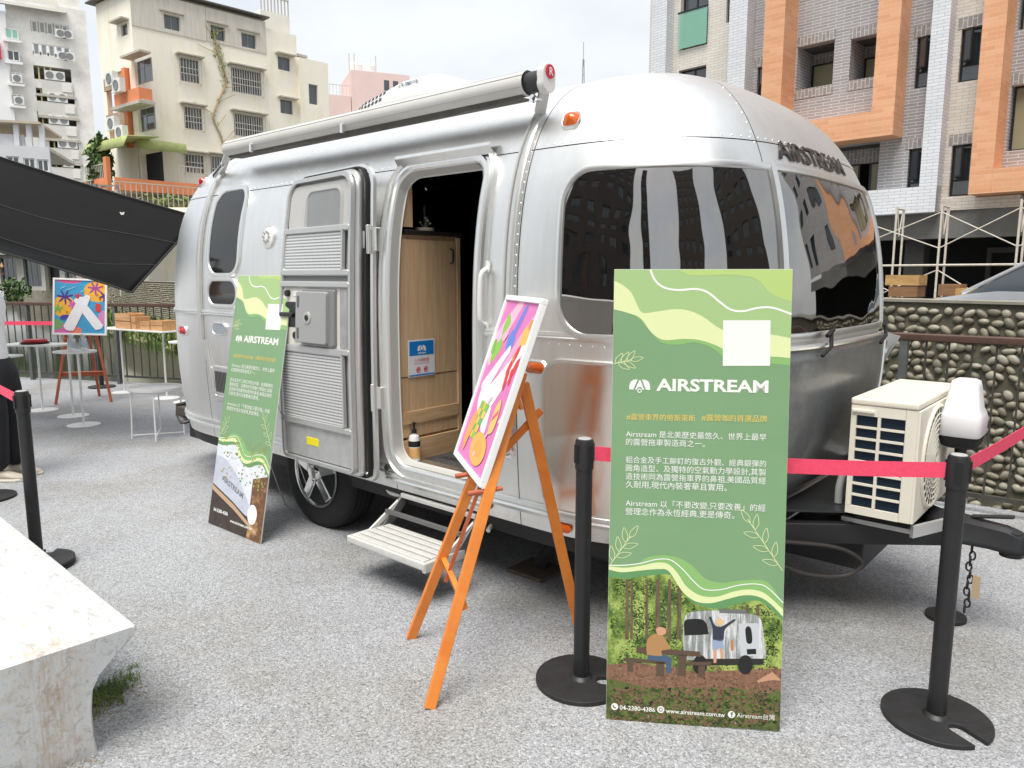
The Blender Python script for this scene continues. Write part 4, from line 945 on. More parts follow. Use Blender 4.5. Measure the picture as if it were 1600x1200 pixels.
def standing_board(name, loc, rz, tilt, label, kind, dark=0):
    B = thing(name, label, 'board', loc, rz, 'printed boards beside the trailer')
    t = R(tilt); ct, stn = math.cos(t), math.sin(t)
    def bp(u, v, o=0): return Vector((u, v*stn - o*ct - .0, v*ct + o*stn*0 + .002))     # u right, v up the board, o towards the viewer
    TH = .006
    MB().hexa([bp(-.3,0,-TH), bp(.3,0,-TH), bp(.3,0,0), bp(-.3,0,0), bp(-.3,1.6,-TH), bp(.3,1.6,-TH), bp(.3,1.6,0), bp(-.3,1.6,0)]).build('foam_panel', mat('foam_edge', C(228,232,226), .6), B, fix=True)
    H0, H1 = .596, 1.592
    def flat(pts, o, m, nm):
        return MB().poly([bp(u, v, o) for u, v in pts]).build(nm, m, B)
    def px(x, y):     # pixel of the front board's print -> (u, v)
        fx = (x-957)/271; fy = (y-432)/(691+21*fx); u = ((x-(957-10*fy))/271-.5)*.6; return (max(-.2995,min(.2995,u)), max(.0015,min(1.5985,1.6*(1-fy))))
    def c1(pts): return [px(930+x/3.158, 420+y/3.158) for x, y in pts]
    def c2(pts): return [px(930+x/3.158, 780+y/3.158) for x, y in pts]
    def sm(pts): return [(p.x, p.y) for p in smooth_line([Vector((a,b,0)) for a,b in pts], 6)]
    def strip(upper, lower, o, m, nm):
        U, L = sm(upper), sm(lower); n = min(len(U), len(L)); mb = MB()
        def res(A, n):
            out_ = []
            for i in range(n):
                x = -.2995+.599*i/(n-1); k = 0
                for j in range(len(A)-1):
                    if A[j][0] <= x <= A[j+1][0]: f = (x-A[j][0])/max(A[j+1][0]-A[j][0],1e-6); out_.append((x, A[j][1]+(A[j+1][1]-A[j][1])*f)); break
                else: out_.append((x, A[0][1] if x < A[0][0] else A[-1][1]))
            return out_
        U, L = res(U, 60), res(L, 60)
        mb.grid([[bp(u, v, o) for u, v in L], [bp(u, v, o) for u, v in U]]); return mb.build(nm, m, B)
    def line(pts, wpx, o, m, nm):
        P = [Vector((a,b,0)) for a,b in pts]; P = smooth_line(P, 5); hw = wpx*.6/271/2; mb = MB(); A, Bq = [], []
        for i, p in enumerate(P):
            d = (P[min(i+1,len(P)-1)]-P[max(i-1,0)]); d.normalize(); n_ = Vector((-d.y,d.x,0))*hw
            A.append(bp(p.x-n_.x,p.y-n_.y,o)); Bq.append(bp(p.x+n_.x,p.y+n_.y,o))
        mb.grid([A,Bq]); return mb.build(nm, m, B)
    flat([(-.2995,.0015),(.2995,.0015),(.2995,1.5985),(-.2995,1.5985)], .0004, P_main, 'green_field')
    top = [(-.2995,1.5985),(.2995,1.5985)]
    cu = c1([(60,92),(130,115),(170,150),(200,210),(225,245),(290,240),(380,228),(450,235),(520,265),(600,320),(700,355),(840,350),(960,368)])
    cl = c1([(60,228),(150,245),(215,270),(270,340),(330,375),(420,370),(500,375),(580,400),(650,435),(740,460),(840,455),(960,462)])
    ca = c1([(60,229),(150,246),(210,276),(260,332),(320,388),(400,398),(480,387),(560,412),(640,470),(730,500),(840,490),(960,498)])
    strip(top, cu, .0008, P_light, 'light_band'); strip(cl, ca, .0008, P_mid, 'mid_band'); strip(cu, cl, .0011, P_cream, 'cream_band')
    ty = c1([(400,40),(450,65),(540,68),(640,65),(740,75),(790,100),(830,145),(880,175),(950,192)]); tt = [(p[0],1.5985) for p in sm(ty)]
    mb = MB(); s_ = sm(ty); mb.grid([[bp(u,v,.0011) for u,v in s_],[bp(u,max(v,1.5984),.0011) for u,v in s_]]); mb.build('yellow_corner', P_yel, B)
    line(c1([(262,38),(285,90),(330,125),(400,137),(480,132),(540,148),(600,195),(650,230),(710,238),(780,222),(850,222),(945,252)]), 3.2, .0013, P_white, 'white_wave')
    # waves above the picture
    w1 = c2([(40,318),(200,320),(250,290),(330,277),(410,290),(480,330),(540,390),(620,412),(720,400),(820,400),(870,440),(940,525)])
    w2 = c2([(40,330),(150,338),(240,325),(300,313),(360,320),(410,370),(450,430),(520,475),(600,480),(680,455),(760,445),(830,465),(940,545)])
    w3 = c2([(40,345),(130,360),(220,352),(310,345),(360,352),(400,410),(440,465),(500,505),(570,512),(640,495),(720,475),(790,478),(850,510),(940,580)])
    w4 = c2([(40,380),(150,390),(240,380),(330,370),(380,380),(420,440),(470,500),(540,530),(620,540),(700,515),(790,500),(840,525),(940,600)])
    bot = [(-.2995,.0015),(.2995,.0015)]
    strip(w1, w2, .0008, P_mid, 'wave_band'); strip(w2, w3, .0011, P_cream, 'cream_wave'); strip(w3, w4, .0008, P_low, 'low_wave')
    line(c2([(50,326),(150,325),(230,315),(300,298),(370,300),(430,345),(490,410),(540,445),(620,445),(700,425),(780,418),(840,435),(925,512)]), 1.6, .0013, P_white, 'white_wave')
    # leaf sprays
    def spray(base, tip, n, ln, side_first=1):
        b_, t_ = Vector((base[0],base[1],0)), Vector((tip[0],tip[1],0)); d = (t_-b_); L = d.length; d.normalize(); nn = Vector((-d.y,d.x,0))
        line([(b_.x,b_.y),((b_+t_)/2)[:2],(t_.x,t_.y)], 1.1, .0013, P_cream, 'leaf_stem')
        for k in range(n+1):
            f = .12+.8*k/n; c = b_+d*L*f; s = (1 if (k+side_first) % 2 else -1); dd = (d*.75+nn*.66*s).normalized() if k < n else d; pn = Vector((-dd.y,dd.x,0))
            pts = [c, c+dd*ln*.35+pn*ln*.17, c+dd*ln*.7+pn*ln*.13, c+dd*ln, c+dd*ln*.7-pn*ln*.13, c+dd*ln*.35-pn*ln*.17, c]
            pts = [(max(-.298,min(.298,p.x)), p.y) for p in pts]
            line(pts, .9, .0013, P_cream, 'leaf_outline')
    spray(px(951,575), px(985,569), 5, .045); spray(px(953,882), px(985,838), 5, .055); spray(px(1219,892), px(1165,812), 6, .055)
    # blank white square where the code was printed
    flat([px(1125,509),px(1125,578),px(1196,578),px(1196,509)], .0013, P_white, 'white_square')
    # lettering
    def put(body, x0, x1, y, m, bold=.012, h=None, nm='lettering'):
        a, b_ = px(x0,y), px(x1,y); me = text_mesh(body, width=b_[0]-a[0], height=h, bold=bold)
        for v in me.vertices: v.co = bp(a[0]+v.co.x, a[1]+v.co.y, .0016)
        return link(nm, me, m, B)
    put('AIRSTREAM', 1023, 1194, 616, P_white, .030, h=.044)
    for s in mark_A(.072):
        o_ = px(997.5, 614); flat([(o_[0]+x, o_[1]+y) for x, y in s], .0016, P_white, 'emblem')
    o_ = px(997.5, 615); line([(o_[0]+.006*math.cos(a), o_[1]-.001+.006*math.sin(a)) for a in [i*math.pi/8 for i in range(17)]], 1.6, .0018, P_white, 'emblem')
    put('#露營車界的勞斯萊斯', 977, 1084, 659, P_gold, .0); put('#露營咖的首選品牌', 1093.5, 1192.5, 660.5, P_gold, .0)
    for body, y, x1 in (('Airstream 是北美歷史最悠久、世界上最早', 685, 1192), ('的露營拖車製造商之一。', 697.5, 1099), ('鋁合金及手工鉚釘的復古外觀、經典銀彈的', 724.5, 1192), ('圓角造型、及獨特的空氣動力學設計,其製', 737.3, 1192),
                        ('造技術同為露營拖車界的鼻祖,美國品質經', 750, 1192), ('久耐用,現代內裝奢華且實用。', 762.6, 1133), ('Airstream 以「不要改變,只要改善」的經', 791, 1192), ('營理念作為永恆經典,更是傳奇。', 804, 1145)):
        body = body.replace(',', ',')
        put(body, 976.5, x1, y, P_white, .0)
    # the photograph printed at the foot
    if kind == 'forest':
        strip(w4, bot, .0006, photo_mat('print_forest', [C(38,52,26), C(70,96,38), C(120,146,60), C(176,194,104), C(66,88,40)], 16, (1,1,.7)), 'printed_forest')
        rnd_ = random.Random(9)
        def dabs(n_, area, tones, s0, s1, o, nm):      # thousands of small dabs of ink: foliage and litter of the printed picture
            for ti, tn in enumerate(tones):
                mb_ = MB()
                for _ in range(n_):
                    x, y = rnd_.uniform(area[0],area[2]), rnd_.uniform(area[1],area[3])
                    if nm == 'printed_foliage' and y < (395 if x < 370 else 395+(x-370)*1.1 if x < 500 else 545 if x < 640 else 520): continue
                    p_ = c2([(x,y)])[0]; r_ = rnd_.uniform(s0,s1); a_ = rnd_.uniform(0,6.3)
                    if abs(p_[0]) > .288: continue
                    nv_ = math.sin(x*.021+1.3*math.sin(y*.017))+math.sin(y*.026+1.1*math.sin(x*.013))+.5*math.sin(x*.07+y*.05)+rnd_.gauss(0,.55)
                    if nm == 'printed_foliage' and abs(nv_-(-1.6,-.7,.1,.8,-1.1,1.5)[ti]) > .55: continue
                    mb_.poly([bp(p_[0]+r_*math.cos(a_+q_)*rnd_.uniform(.5,1.2), p_[1]+r_*.8*math.sin(a_+q_)*rnd_.uniform(.5,1.2), o+.00003*ti) for q_ in (0,1.5,3.0,4.6)])
                mb_.build(nm, pc('print_tone_%d_%d_%d' % tn, *tn), B, kind='stuff')
        dabs(4200, (62,385,915,820), ((26,36,20),(48,66,30),(74,98,42),(108,132,62),(42,56,30),(150,166,98)), .0015, .0055, .00065, 'printed_foliage')
        dabs(260, (62,820,910,960), ((92,66,50),(152,116,94),(120,88,68)), .002, .006, .00105, 'printed_litter')
        dabs(420, (62,930,908,1120), ((40,50,26),(98,116,52),(70,84,40),(120,96,70)), .003, .012, .00115, 'printed_litter')
        for x, w_ in ((300,20),(150,14),(250,10),(360,14),(408,16),(740,12),(790,14),(176,9)):
            flat(c2([(x,395 if x<420 else 520),(x+w_,395 if x<420 else 520),(x+w_+3,690),(x-2,690)]), .0009, photo_mat('print_trunk', [C(72,56,40), C(124,106,82)], 40, (3,3,.4)), 'printed_trunk')
        gp = c2([(50,815),(180,800),(500,850),(930,835),(930,960),(500,985),(50,905)]); flat(gp, .0010, photo_mat('print_soil', [C(104,74,56), C(140,104,82), C(84,60,44)], 30), 'printed_ground')
        flat(c2([(50,880),(300,935),(500,975),(930,950),(930,1165),(50,1100)]), .0011, photo_mat('print_undergrowth', [C(48,58,30), C(92,108,48), C(58,64,36), C(104,84,58)], 14), 'printed_undergrowth')
        S = photo_mat('print_silver', [C(196,198,198), C(120,126,124), C(222,223,224), C(150,152,150)], 10, (5,1,.5))
        flat(sm(c2([(440,790),(436,650),(445,580),(480,555),(600,548),(760,565),(810,590),(826,680),(830,790),(700,800),(440,790)])), .0012, S, 'printed_trailer')
        flat(sm(c2([(442,660),(440,610),(455,592),(520,590),(548,610),(558,650),(552,665),(442,670)])), .0014, MK, 'printed_window')
        flat(c2([(704,612),(800,610),(808,775),(716,770)]), .0014, pc('print_pale', 196,200,204), 'printed_door')
        flat(sm(c2([(742,690),(738,640),(752,625),(766,640),(772,690),(766,710),(748,708),(742,690)])), .0016, MK, 'printed_window')
        flat(c2([(745,738),(790,736),(792,762),(748,764)]), .0016, MK, 'printed_plate'); flat(c2([(610,540),(740,545),(742,565),(612,560)]), .0013, pc('print_grey',110,112,112), 'printed_roof_unit')
        flat(c2([(668,695),(680,695),(682,745),(670,745)]), .0014, pc('print_lamp',196,120,70), 'printed_lamp'); flat(c2([(540,785),(830,785),(826,815),(560,818)]), .0013, pc('print_shadow',46,44,42), 'printed_underside')
        for cx in (520, 740): flat([ (p[0],p[1]) for p in c2([(cx+36*math.cos(a), 815+48*math.sin(a)) for a in [i*math.pi/9 for i in range(18)]])], .0015, pc('print_tyre',34,33,33), 'printed_wheel')
        wd = pc('print_wood', 92,74,60)
        for q in ([(205,725),(520,750),(525,775),(205,755)], [(140,778),(360,795),(360,812),(140,795)], [(455,800),(575,800),(575,820),(455,815)], [(160,800),(190,800),(190,850),(160,845)], [(305,800),(345,800),(345,875),(305,870)], [(415,765),(455,765),(450,870),(410,870)], [(512,820),(545,820),(545,880),(512,875)]):
            flat(c2(q), .0017, wd, 'printed_bench')
        flat(sm(c2([(258,765),(256,700),(285,665),(330,665),(355,700),(372,735),(330,745),(330,770),(258,765)])), .0019, pc('print_jacket',176,134,88), 'printed_figure'); flat(sm(c2([(300,640),(315,628),(345,634),(352,655),(338,668),(312,665),(300,640)])), .0020, pc('print_skin',206,156,124), 'printed_figure')
        flat(c2([(262,765),(340,765),(380,780),(378,855),(355,855),(352,800),(262,790)]), .0018, pc('print_jeans',72,92,120), 'printed_figure')
        flat(sm(c2([(580,690),(578,630),(562,585),(572,580),(592,620),(625,625),(680,592),(688,598),(640,640),(630,695),(580,690)])), .0019, pc('print_navy',52,58,72), 'printed_figure'); flat(sm(c2([(596,600),(612,586),(630,596),(628,618),(606,620),(596,600)])), .0020, pc('print_blond',222,186,136), 'printed_figure')
        flat(c2([(578,692),(632,692),(636,738),(612,732),(604,740),(580,738)]), .0019, pc('print_shorts',148,166,190), 'printed_figure'); flat(c2([(584,738),(600,738),(600,805),(586,805)]), .0018, MATS['print_skin'], 'printed_figure'); flat(c2([(616,734),(632,736),(634,785),(620,785)]), .0018, MATS['print_skin'], 'printed_figure')
        for k in range(5): flat(c2([(795+k*18,895-k*6),(870+k*9,850+k*8),(880+k*8,862+k*8),(805+k*16,905-k*4)]), .0016+.0001*k, pc('print_log',196,150,118), 'printed_log')
        put('04-2380-4386', 969, 1025, 1107.5, P_white, .012); put('www.airstream.com.tw', 1042, 1134, 1113, P_white, .012); put('Airstream台灣', 1152, 1210, 1120, P_white, .0)
        for x, y in ((961,1103),(1034,1108),(1144,1116)):
            c = px(x,y); flat([(c[0]+.0125*math.cos(a), c[1]+.0125*math.sin(a)) for a in [i*math.pi/12 for i in range(24)]], .0016, P_white, 'print_icon')
        g_ = pc('print_icon_green', 70,90,56)
        c = px(1144,1116); me = text_mesh('f', height=.019, bold=.03)
        for v in me.vertices: v.co = bp(c[0]-.003+v.co.x, c[1]-.009+v.co.y, .0019)
        link('print_icon', me, g_, B)
        c = px(1034,1108); line([(c[0]+.006*math.cos(a), c[1]+.006*math.sin(a)) for a in [i*math.pi/8 for i in range(17)]], 1.2, .0019, g_, 'print_icon')
        c = px(961,1103); line([(c[0]-.005,c[1]+.006),(c[0]-.004,c[1]-.002),(c[0]+.005,c[1]-.005)], 1.8, .0019, g_, 'print_icon')
    else:
        strip(w4, bot, .0006, photo_mat('print_sky', [C(236,238,242), C(214,220,230), C(244,244,246)], 9), 'printed_sky')
        def V(pts): return [((x-.5)*.599, y) for x, y in pts]
        flat(V([(0,.27),(.5,.20),(1,.16),(1,.0015),(0,.0015)]), .0010, photo_mat('print_dark', [C(38,32,30), C(66,52,44), C(30,28,28)], 12), 'printed_shadow')
        flat(sm(V([(0,.44),(.2,.43),(.42,.36),(.62,.26),(.74,.18),(.70,.13),(.4,.19),(0,.26)])) , .0011, photo_mat('print_trailer_roof', [C(206,210,222), C(172,178,196)], 6), 'printed_trailer')
        flat(V([(0,.25),(.45,.17),(.9,.06),(.9,.04),(.45,.14),(0,.22)]), .0013, pc('print_trim',190,160,130), 'printed_trim')
        flat(V([(.74,.36),(1,.40),(1,.0015),(.74,.0015)]), .0012, photo_mat('print_sunlit', [C(150,104,58), C(96,64,40), C(206,160,104)], 10), 'printed_sunlight')
        rnd_ = random.Random(4)
        for k in range(150):
            x, y = rnd_.uniform(.12,.95), rnd_.uniform(.30,.58); r = rnd_.uniform(.004,.012); c = ((x-.5)*.599, y)
            flat([(c[0]+r*math.cos(a+k), c[1]+r*.7*math.sin(a+k)) for a in (0,1.2,2.4,3.6,4.9)], .0014, pc('print_leaf',150,156,84), 'printed_leaf')
        me = text_mesh('AIRSTREAM', width=.26, height=.035, bold=.03)
        for v in me.vertices: v.co = bp(-.20+v.co.x, .295+v.co.y-.28*v.co.x, .0016)
        link('printed_lettering', me, pc('print_grey2',120,120,128), B)
        flat([((.80-.5)*.599+.05*math.cos(a), .15+.06*math.sin(a)) for a in [i*math.pi/10 for i in range(20)]], .0016, pc('print_flare',250,248,244), 'printed_flare')
        put('04-2380-4386', 969, 1045, 1085, P_white, .02); put('www.airstream.com.tw', 1060, 1170, 1105, P_white, .02)
    # wire prop behind
    MB().tube([bp(-.18,.95,-.01), bp(-.18,.95,-.01)+Vector((0,.30,-.93*ct+.0)), bp(.18,.95,-.01)+Vector((0,.30,-.93*ct)), bp(.18,.95,-.01)], .003, 6).build('wire_prop', mat('wire_steel', C(200,200,200), .35, .8), B, smooth=True)
    for s in (-.15,.15): MB().tube([bp(s,.02,.004), bp(s,.004,-.01)+Vector((0,.20,.0))], .0028, 6).build('wire_foot', MATS['wire_steel'], B, smooth=True)
    return B
bl, br = gnd(947,1123.6), gnd(1218,1144); mid = (bl+br)/2
standing_board('display_board', mid, math.atan2(br.y-bl.y, br.x-bl.x), 6.2, 'large green printed board with a forest picture standing nearest the camera', 'forest')
bl, br = gnd(327,818), gnd(405,850); mid = (bl+br)/2
standing_board('display_board', mid, math.atan2(br.y-bl.y, br.x-bl.x), 11.0, 'green printed board with a pale sunlit picture leaning beside the trailer wheel', 'sun')

# ================================================================== EASELS AND PAINTINGS
M_easel = wood_mat('orange_pine', C(236,148,66), C(218,120,44), (1.2,1.2,1.2), .4, 4); M_easel_d = wood_mat('red_pine', C(190,104,68), C(164,82,50), (1.2,1.2,1.2), .45, 4)
def easel(loc, rz, label, wood, xr_, yr_, hb=.275, apex=1.20, lean=19.0, ledge=.78):
    E = thing('easel', label, 'easel', loc, rz); k = math.tan(R(lean)); A = Vector((0, apex*k, apex))
    for s in (-1,1):
        MB().bar((s*hb,0,.0),(s*.045,A.y,A.z),.026,.042,(0,-1,0)).build('front_leg', wood, E, bevel=.003)
        f = .30/apex; 
    MB().bar((xr_,yr_,0),(0,A.y+.02,A.z-.05),.026,.042,(0,-1,0)).build('rear_leg', wood, E, bevel=.003)
    z = .36; x = hb+(.045-hb)*z/apex; MB().bar((-x,z*k+.02,z),(x,z*k+.02,z),.022,.06,(0,-.3,1)).build('cross_bar', wood, E, bevel=.003)
    z = apex-.12; x = hb+(.045-hb)*z/apex; MB().bar((-x,z*k+.03,z),(x,z*k+.03,z),.014,.05,(0,-.3,1)).build('cross_bar', wood, E, bevel=.003)
    z = ledge-.012
    for s in (-1,1):
        x = s*(hb+(.045-hb)*z/apex); MB().cyl((x,z*k+.05,z),(x,z*k-.085,z-.012),.009,.011,10).build('peg', M_easel_d, E, smooth=True)
    return E, k
easM = Vector((-.373,2.78,0)); easR = math.atan2(-.967,.255)
E1, k1 = easel(easM, easR, 'tall orange wooden easel standing between the camera and the trailer door', M_easel, -.14, .735)
MB().bar((-.018,.356,.879),(-.045,.52,1.03),.016,.03,(0,0,1)).build('spreader_bar', M_easel, E1, bevel=.003)
MB().bar((-.03,.30,.84),(-.05,.12,.34),.014,.014).build('prop_rod', M_easel_d, E1)
def painting(loc, rz, label, draw, lean, w=.55, h=.75, roll=0):
    Pn = thing('painting', label, 'painting', loc, rz, 'framed colour prints on easels'); t = R(lean); cr_, sr_ = math.cos(R(roll)), math.sin(R(roll))
    def pp(u, v, o=0):
        u, v = u*cr_-v*sr_, u*sr_+v*cr_; return Vector((u, v*math.sin(t)-o*math.cos(t), v*math.cos(t)+o*math.sin(t)))
    def slab(u0,u1,v0,v1,o0,o1,m,nm,bv=0): return MB().hexa([pp(u0,v0,o0),pp(u1,v0,o0),pp(u1,v0,o1),pp(u0,v0,o1),pp(u0,v1,o0),pp(u1,v1,o0),pp(u1,v1,o1),pp(u0,v1,o1)]).build(nm, m, Pn, fix=True, bevel=bv)
    wf = mat('frame_white', C(244,243,240), .4); f = .022
    slab(0,w,0,f,-.012,.014,wf,'frame_rail',.002); slab(0,w,h-f,h,-.012,.014,wf,'frame_rail',.002); slab(0,f,f+.0003,h-f-.0003,-.012,.0138,wf,'frame_rail',.002); slab(w-f,w,f+.0003,h-f-.0003,-.012,.0138,wf,'frame_rail',.002)
    slab(f,w-f,f,h-f,-.010,.004,wf,'backing')
    lay = [0]
    def shape(pts, c, smooth_=True, nm='painted_shape'):     # pts in 0..1 of the picture area
        lay[0] += 1; o = .0045 + .00012*lay[0]
        P = [Vector((f+(w-2*f)*min(max(x,.0),1), f+(h-2*f)*min(max(y,.0),1), 0)) for x, y in pts]
        if smooth_: P = smooth_line(P, 5, True)
        P = [Vector((min(max(p.x,f),w-f), min(max(p.y,f),h-f), 0)) for p in P]
        MB().poly([pp(p.x, p.y, o) for p in P]).build(nm, mat('paint_%d_%d_%d' % c, C(*c), .5, var=.08, vscale=25), Pn)
    draw(shape); 
    return Pn
def ell(cx, cy, rx, ry, n=14, rot=0): return [(cx+rx*math.cos(a)*math.cos(rot)-ry*math.sin(a)*math.sin(rot), cy+rx*math.cos(a)*math.sin(rot)+ry*math.sin(a)*math.cos(rot)) for a in [2*math.pi*i/n for i in range(n)]]
def star(shape, cx, cy, r, n, c, w=.018):
    for k in range(n):
        a = 2*math.pi*k/n+.3; shape(ell(cx+.5*r*math.cos(a), cy+.5*r*.75*math.sin(a), r*.55, w, 10, a), c)
def caps(shape, a, b, r0, r1, c):
    ax, ay, bx, by = *a, *b; d = math.hypot(bx-ax, by-ay); ux, uy = (bx-ax)/d, (by-ay)/d; t = math.atan2(uy, ux)
    shape([(ax+r0*math.cos(t+q), ay+r0*.75*math.sin(t+q)) for q in (1.57,2.2,3.14,4.1,4.71)] + [(bx+r1*math.cos(t+q), by+r1*.75*math.sin(t+q)) for q in (-1.57,-.8,0,.8,1.57)], c)
WHT = (240,239,242)
def pink(S):
    S([(0,0),(1,0),(1,1),(0,1)], (226,128,190), False)
    S([(0,.62),(.10,.58),(.22,.70),(.55,1),(.40,1),(.0,.78)], (246,190,214)); S([(.55,.55),(1,.86),(1,.96),(.80,.86),(.5,.6)], (240,170,208))
    S([(.10,.60),(.22,.64),(.30,.72),(.22,.78),(.34,.86),(.22,.92),(.16,.84),(.20,.76),(.08,.70)], (150,200,90)); S([(.02,.66),(.12,.66),(.10,.74),(.02,.74)], (120,184,80))
    S(ell(.52,.76,.10,.075), (96,140,220)); S([(.50,.80),(.58,.80),(.70,.96),(.62,.97)], (120,130,220)); S(ell(.86,.80,.09,.07), (246,190,100)); S(ell(.92,.88,.05,.03), (240,150,90))
    S([(.14,.42),(.28,.44),(.54,.66),(.60,.70),(.56,.74),(.44,.68),(.2,.54),(.08,.46)], WHT); S([(.20,.30),(.46,.30),(.74,.50),(.92,.68),(.96,.76),(.86,.75),(.62,.62),(.34,.48),(.12,.42)], WHT); S([(.40,.30),(.50,.22),(.62,.20),(.64,.26),(.56,.40)], WHT)
    for (x, y) in ((.80,.70),(.88,.63),(.74,.63)): S(ell(x,y,.075,.035,10,.8), (222,70,70))
    S([(.70,.60),(.72,.50),(.77,.50),(.78,.60)], (220,66,70)); S([(.80,.60),(.84,.53),(.88,.55),(.84,.62)], (220,66,70)); S(ell(.76,.68,.03,.022), (206,150,90))
    for k in range(5):
        y = .14+.046*k; S([(.12+.035*k,y),(.40+.03*k,y),(.42+.03*k,y+.05),(.14+.035*k,y+.05)], ((150,200,80),(240,196,110),(112,184,96),(238,200,104),(140,196,84))[k], False)
        S([(.22+.035*k,y),(.30+.03*k,y),(.32+.03*k,y+.05),(.24+.035*k,y+.05)], ((240,196,110),(120,188,90),(240,200,110),(112,184,96),(236,190,100))[k], False)
    S([(.74,.24),(.86,.26),(.88,.36),(.82,.44),(.74,.38)], (246,200,120)); S([(.74,.30),(.86,.36),(.86,.39),(.74,.33)], (226,100,120), False)
    S([(.10,.12),(.18,.04),(.24,.14),(.30,.24),(.22,.30),(.14,.24)], (242,172,100)); S(ell(.62,.12,.24,.095), (244,184,100)); S(ell(.62,.12,.13,.05), (240,172,86))
    for x, y, r in ((.45,.52,.05),(.9,.46,.04),(.5,.2,.03),(.30,.90,.05),(.68,.34,.03)): S(ell(x+.06,y-.12,r,.012,10,.6), (250,206,226))
def blue(S):
    S([(0,0),(1,0),(1,1),(0,1)], (70,160,206), False)
    S(ell(.28,1.0,.26,.06), (226,96,150)); S(ell(.84,.80,.27,.20), (244,182,66)); S(ell(.18,.50,.24,.20), (244,182,66)); S(ell(.02,.06,.34,.14), (214,110,176)); S(ell(.42,.05,.12,.07), (240,130,110)); S(ell(.98,.30,.12,.14), (216,140,190)); S(ell(.06,.16,.1,.1), (120,170,110))
    star(S, .80,.86,.15,7,(176,72,160)); star(S, .20,.68,.16,7,(84,56,140)); star(S, .36,.54,.10,6,(216,100,180)); star(S, .46,.70,.07,5,(206,60,90)); star(S,.06,.46,.10,5,(120,184,80)); star(S,1.0,.72,.12,6,(84,56,140))
    for k in range(3): S([(.80,.42+.05*k),(.92,.42+.05*k),(.90,.46+.05*k),(.94,.47+.05*k),(.82,.47+.05*k)], (222,66,60), False)
    S([(.12,.26),(.30,.28),(.28,.34),(.14,.33)], (72,70,160))
    for x, y in ((.94,.90),(.90,.66),(.84,.74),(.24,.40)): S(ell(x,y,.022,.016,8), (206,110,50))
    caps(S, (.56,.62), (.30,.13), .10, .115, WHT); caps(S, (.56,.50), (.86,.15), .09, .10, WHT); caps(S, (.54,.52), (.64,.68), .10, .065, WHT); S([(.38,.60),(.42,.66),(.52,.62),(.50,.52)], WHT)
    for x, y in ((.26,.82),(.36,.86),(.16,.86),(.55,.80)): S(ell(x,y,.06,.008,8,.5), (150,206,226))
Pl = E1.location; 
k_ = math.tan(R(19.2)); zc = .775
base = Matrix.Translation(easM) @ Matrix.Rotation(easR,4,'Z') @ Vector((-.414, zc*k_-.035, zc))
painting(base, easR, 'pink framed print with white shapes on the tall easel by the trailer door', pink, 19.2)
# the far easel
e2 = Vector((-5.33,9.08,0)); r2 = R(16)
E2, _ = easel(e2, r2, 'brown wooden easel holding a blue print near the canal railing', M_easel_d, .05, .55, hb=.31, apex=1.55, lean=9, ledge=.82)
k2 = math.tan(R(9)); base = Matrix.Translation(e2) @ Matrix.Rotation(r2,4,'Z') @ Vector((-.305, .825*k2-.03, .855))
painting(base, r2, 'blue framed print with yellow discs and white shapes on the far easel', blue, 9, w=.60, h=.70, roll=-2.5)

# ================================================================== STANCHIONS WITH RED BELTS
M_post = mat('stanchion_black', C(36,36,38), .45, var=.2, vscale=18); M_basep = mat('stanchion_base_black', C(38,38,39), .6, var=.35, vscale=22, bump=.2, bscale=60)
M_belt = mat('belt_red', C(244,76,108), .7, var=.10, vscale=60, bump=.2, bscale=300)
def base_mesh(notch):
    pts = []; r = .178; hw = .028
    if notch:
        a0 = math.asin(hw/r)
        for i in range(49): a = a0 + (2*math.pi-2*a0)*i/48; pts.append((r*math.cos(a), r*math.sin(a)))
        pts += [(.085,-hw)] + [(.085-.028*math.cos(b), -hw*math.cos(R(180)*0+0)*math.cos(b*0) * (1) + 0) for b in ()] 
        for i in range(1,8): b = -math.pi/2 - math.pi*i/8; pts.append((.085+hw*math.cos(b), hw*math.sin(b)))
        pts += [(.085,hw)]
    else:
        pts = [(r*math.cos(2*math.pi*i/48), r*math.sin(2*math.pi*i/48)) for i in range(48)]
    return pts
def stanchion(x, y, label, rz=0, notch=True, h=.97, stacked=False):
    S = thing('stanchion', label, 'stanchion', (x,y,0), rz, 'black belt stanchions round the trailer')
    if stacked: MB().prism(base_mesh(False), .0, .018).build('base', M_basep, S, bevel=.003)
    z = .021 if stacked else 0
    MB().prism(base_mesh(notch), z, z+.018).build('base', M_basep, S, bevel=.003)
    MB().lathe([(.045,z+.018),(.040,z+.024),(.031,z+.03),(.031,h-.115)], 28).build('pole', M_post, S, smooth=True)
    MB().lathe([(.0345,h-.115),(.0350,h-.112),(.0350,h-.012),(.031,h-.002),(.026,h)], 28).build('belt_head', M_post, S, smooth=True)
    MB().lathe([(.026,h+.0002),(.024,h+.002),(0,h+.0025)], 20).build('cap', mat('cap_grey', C(176,178,178), .4), S, smooth=True)
    for k in range(4):
        a = R(45+90*k); MB().box(-.010,.010,-.004,.004,h-.09,h-.02).build('belt_slot', M_rubber, S).matrix_basis = Matrix.Rotation(a,4,'Z') @ Matrix.Translation((0,-.036,0))
    return Vector((x,y,h))
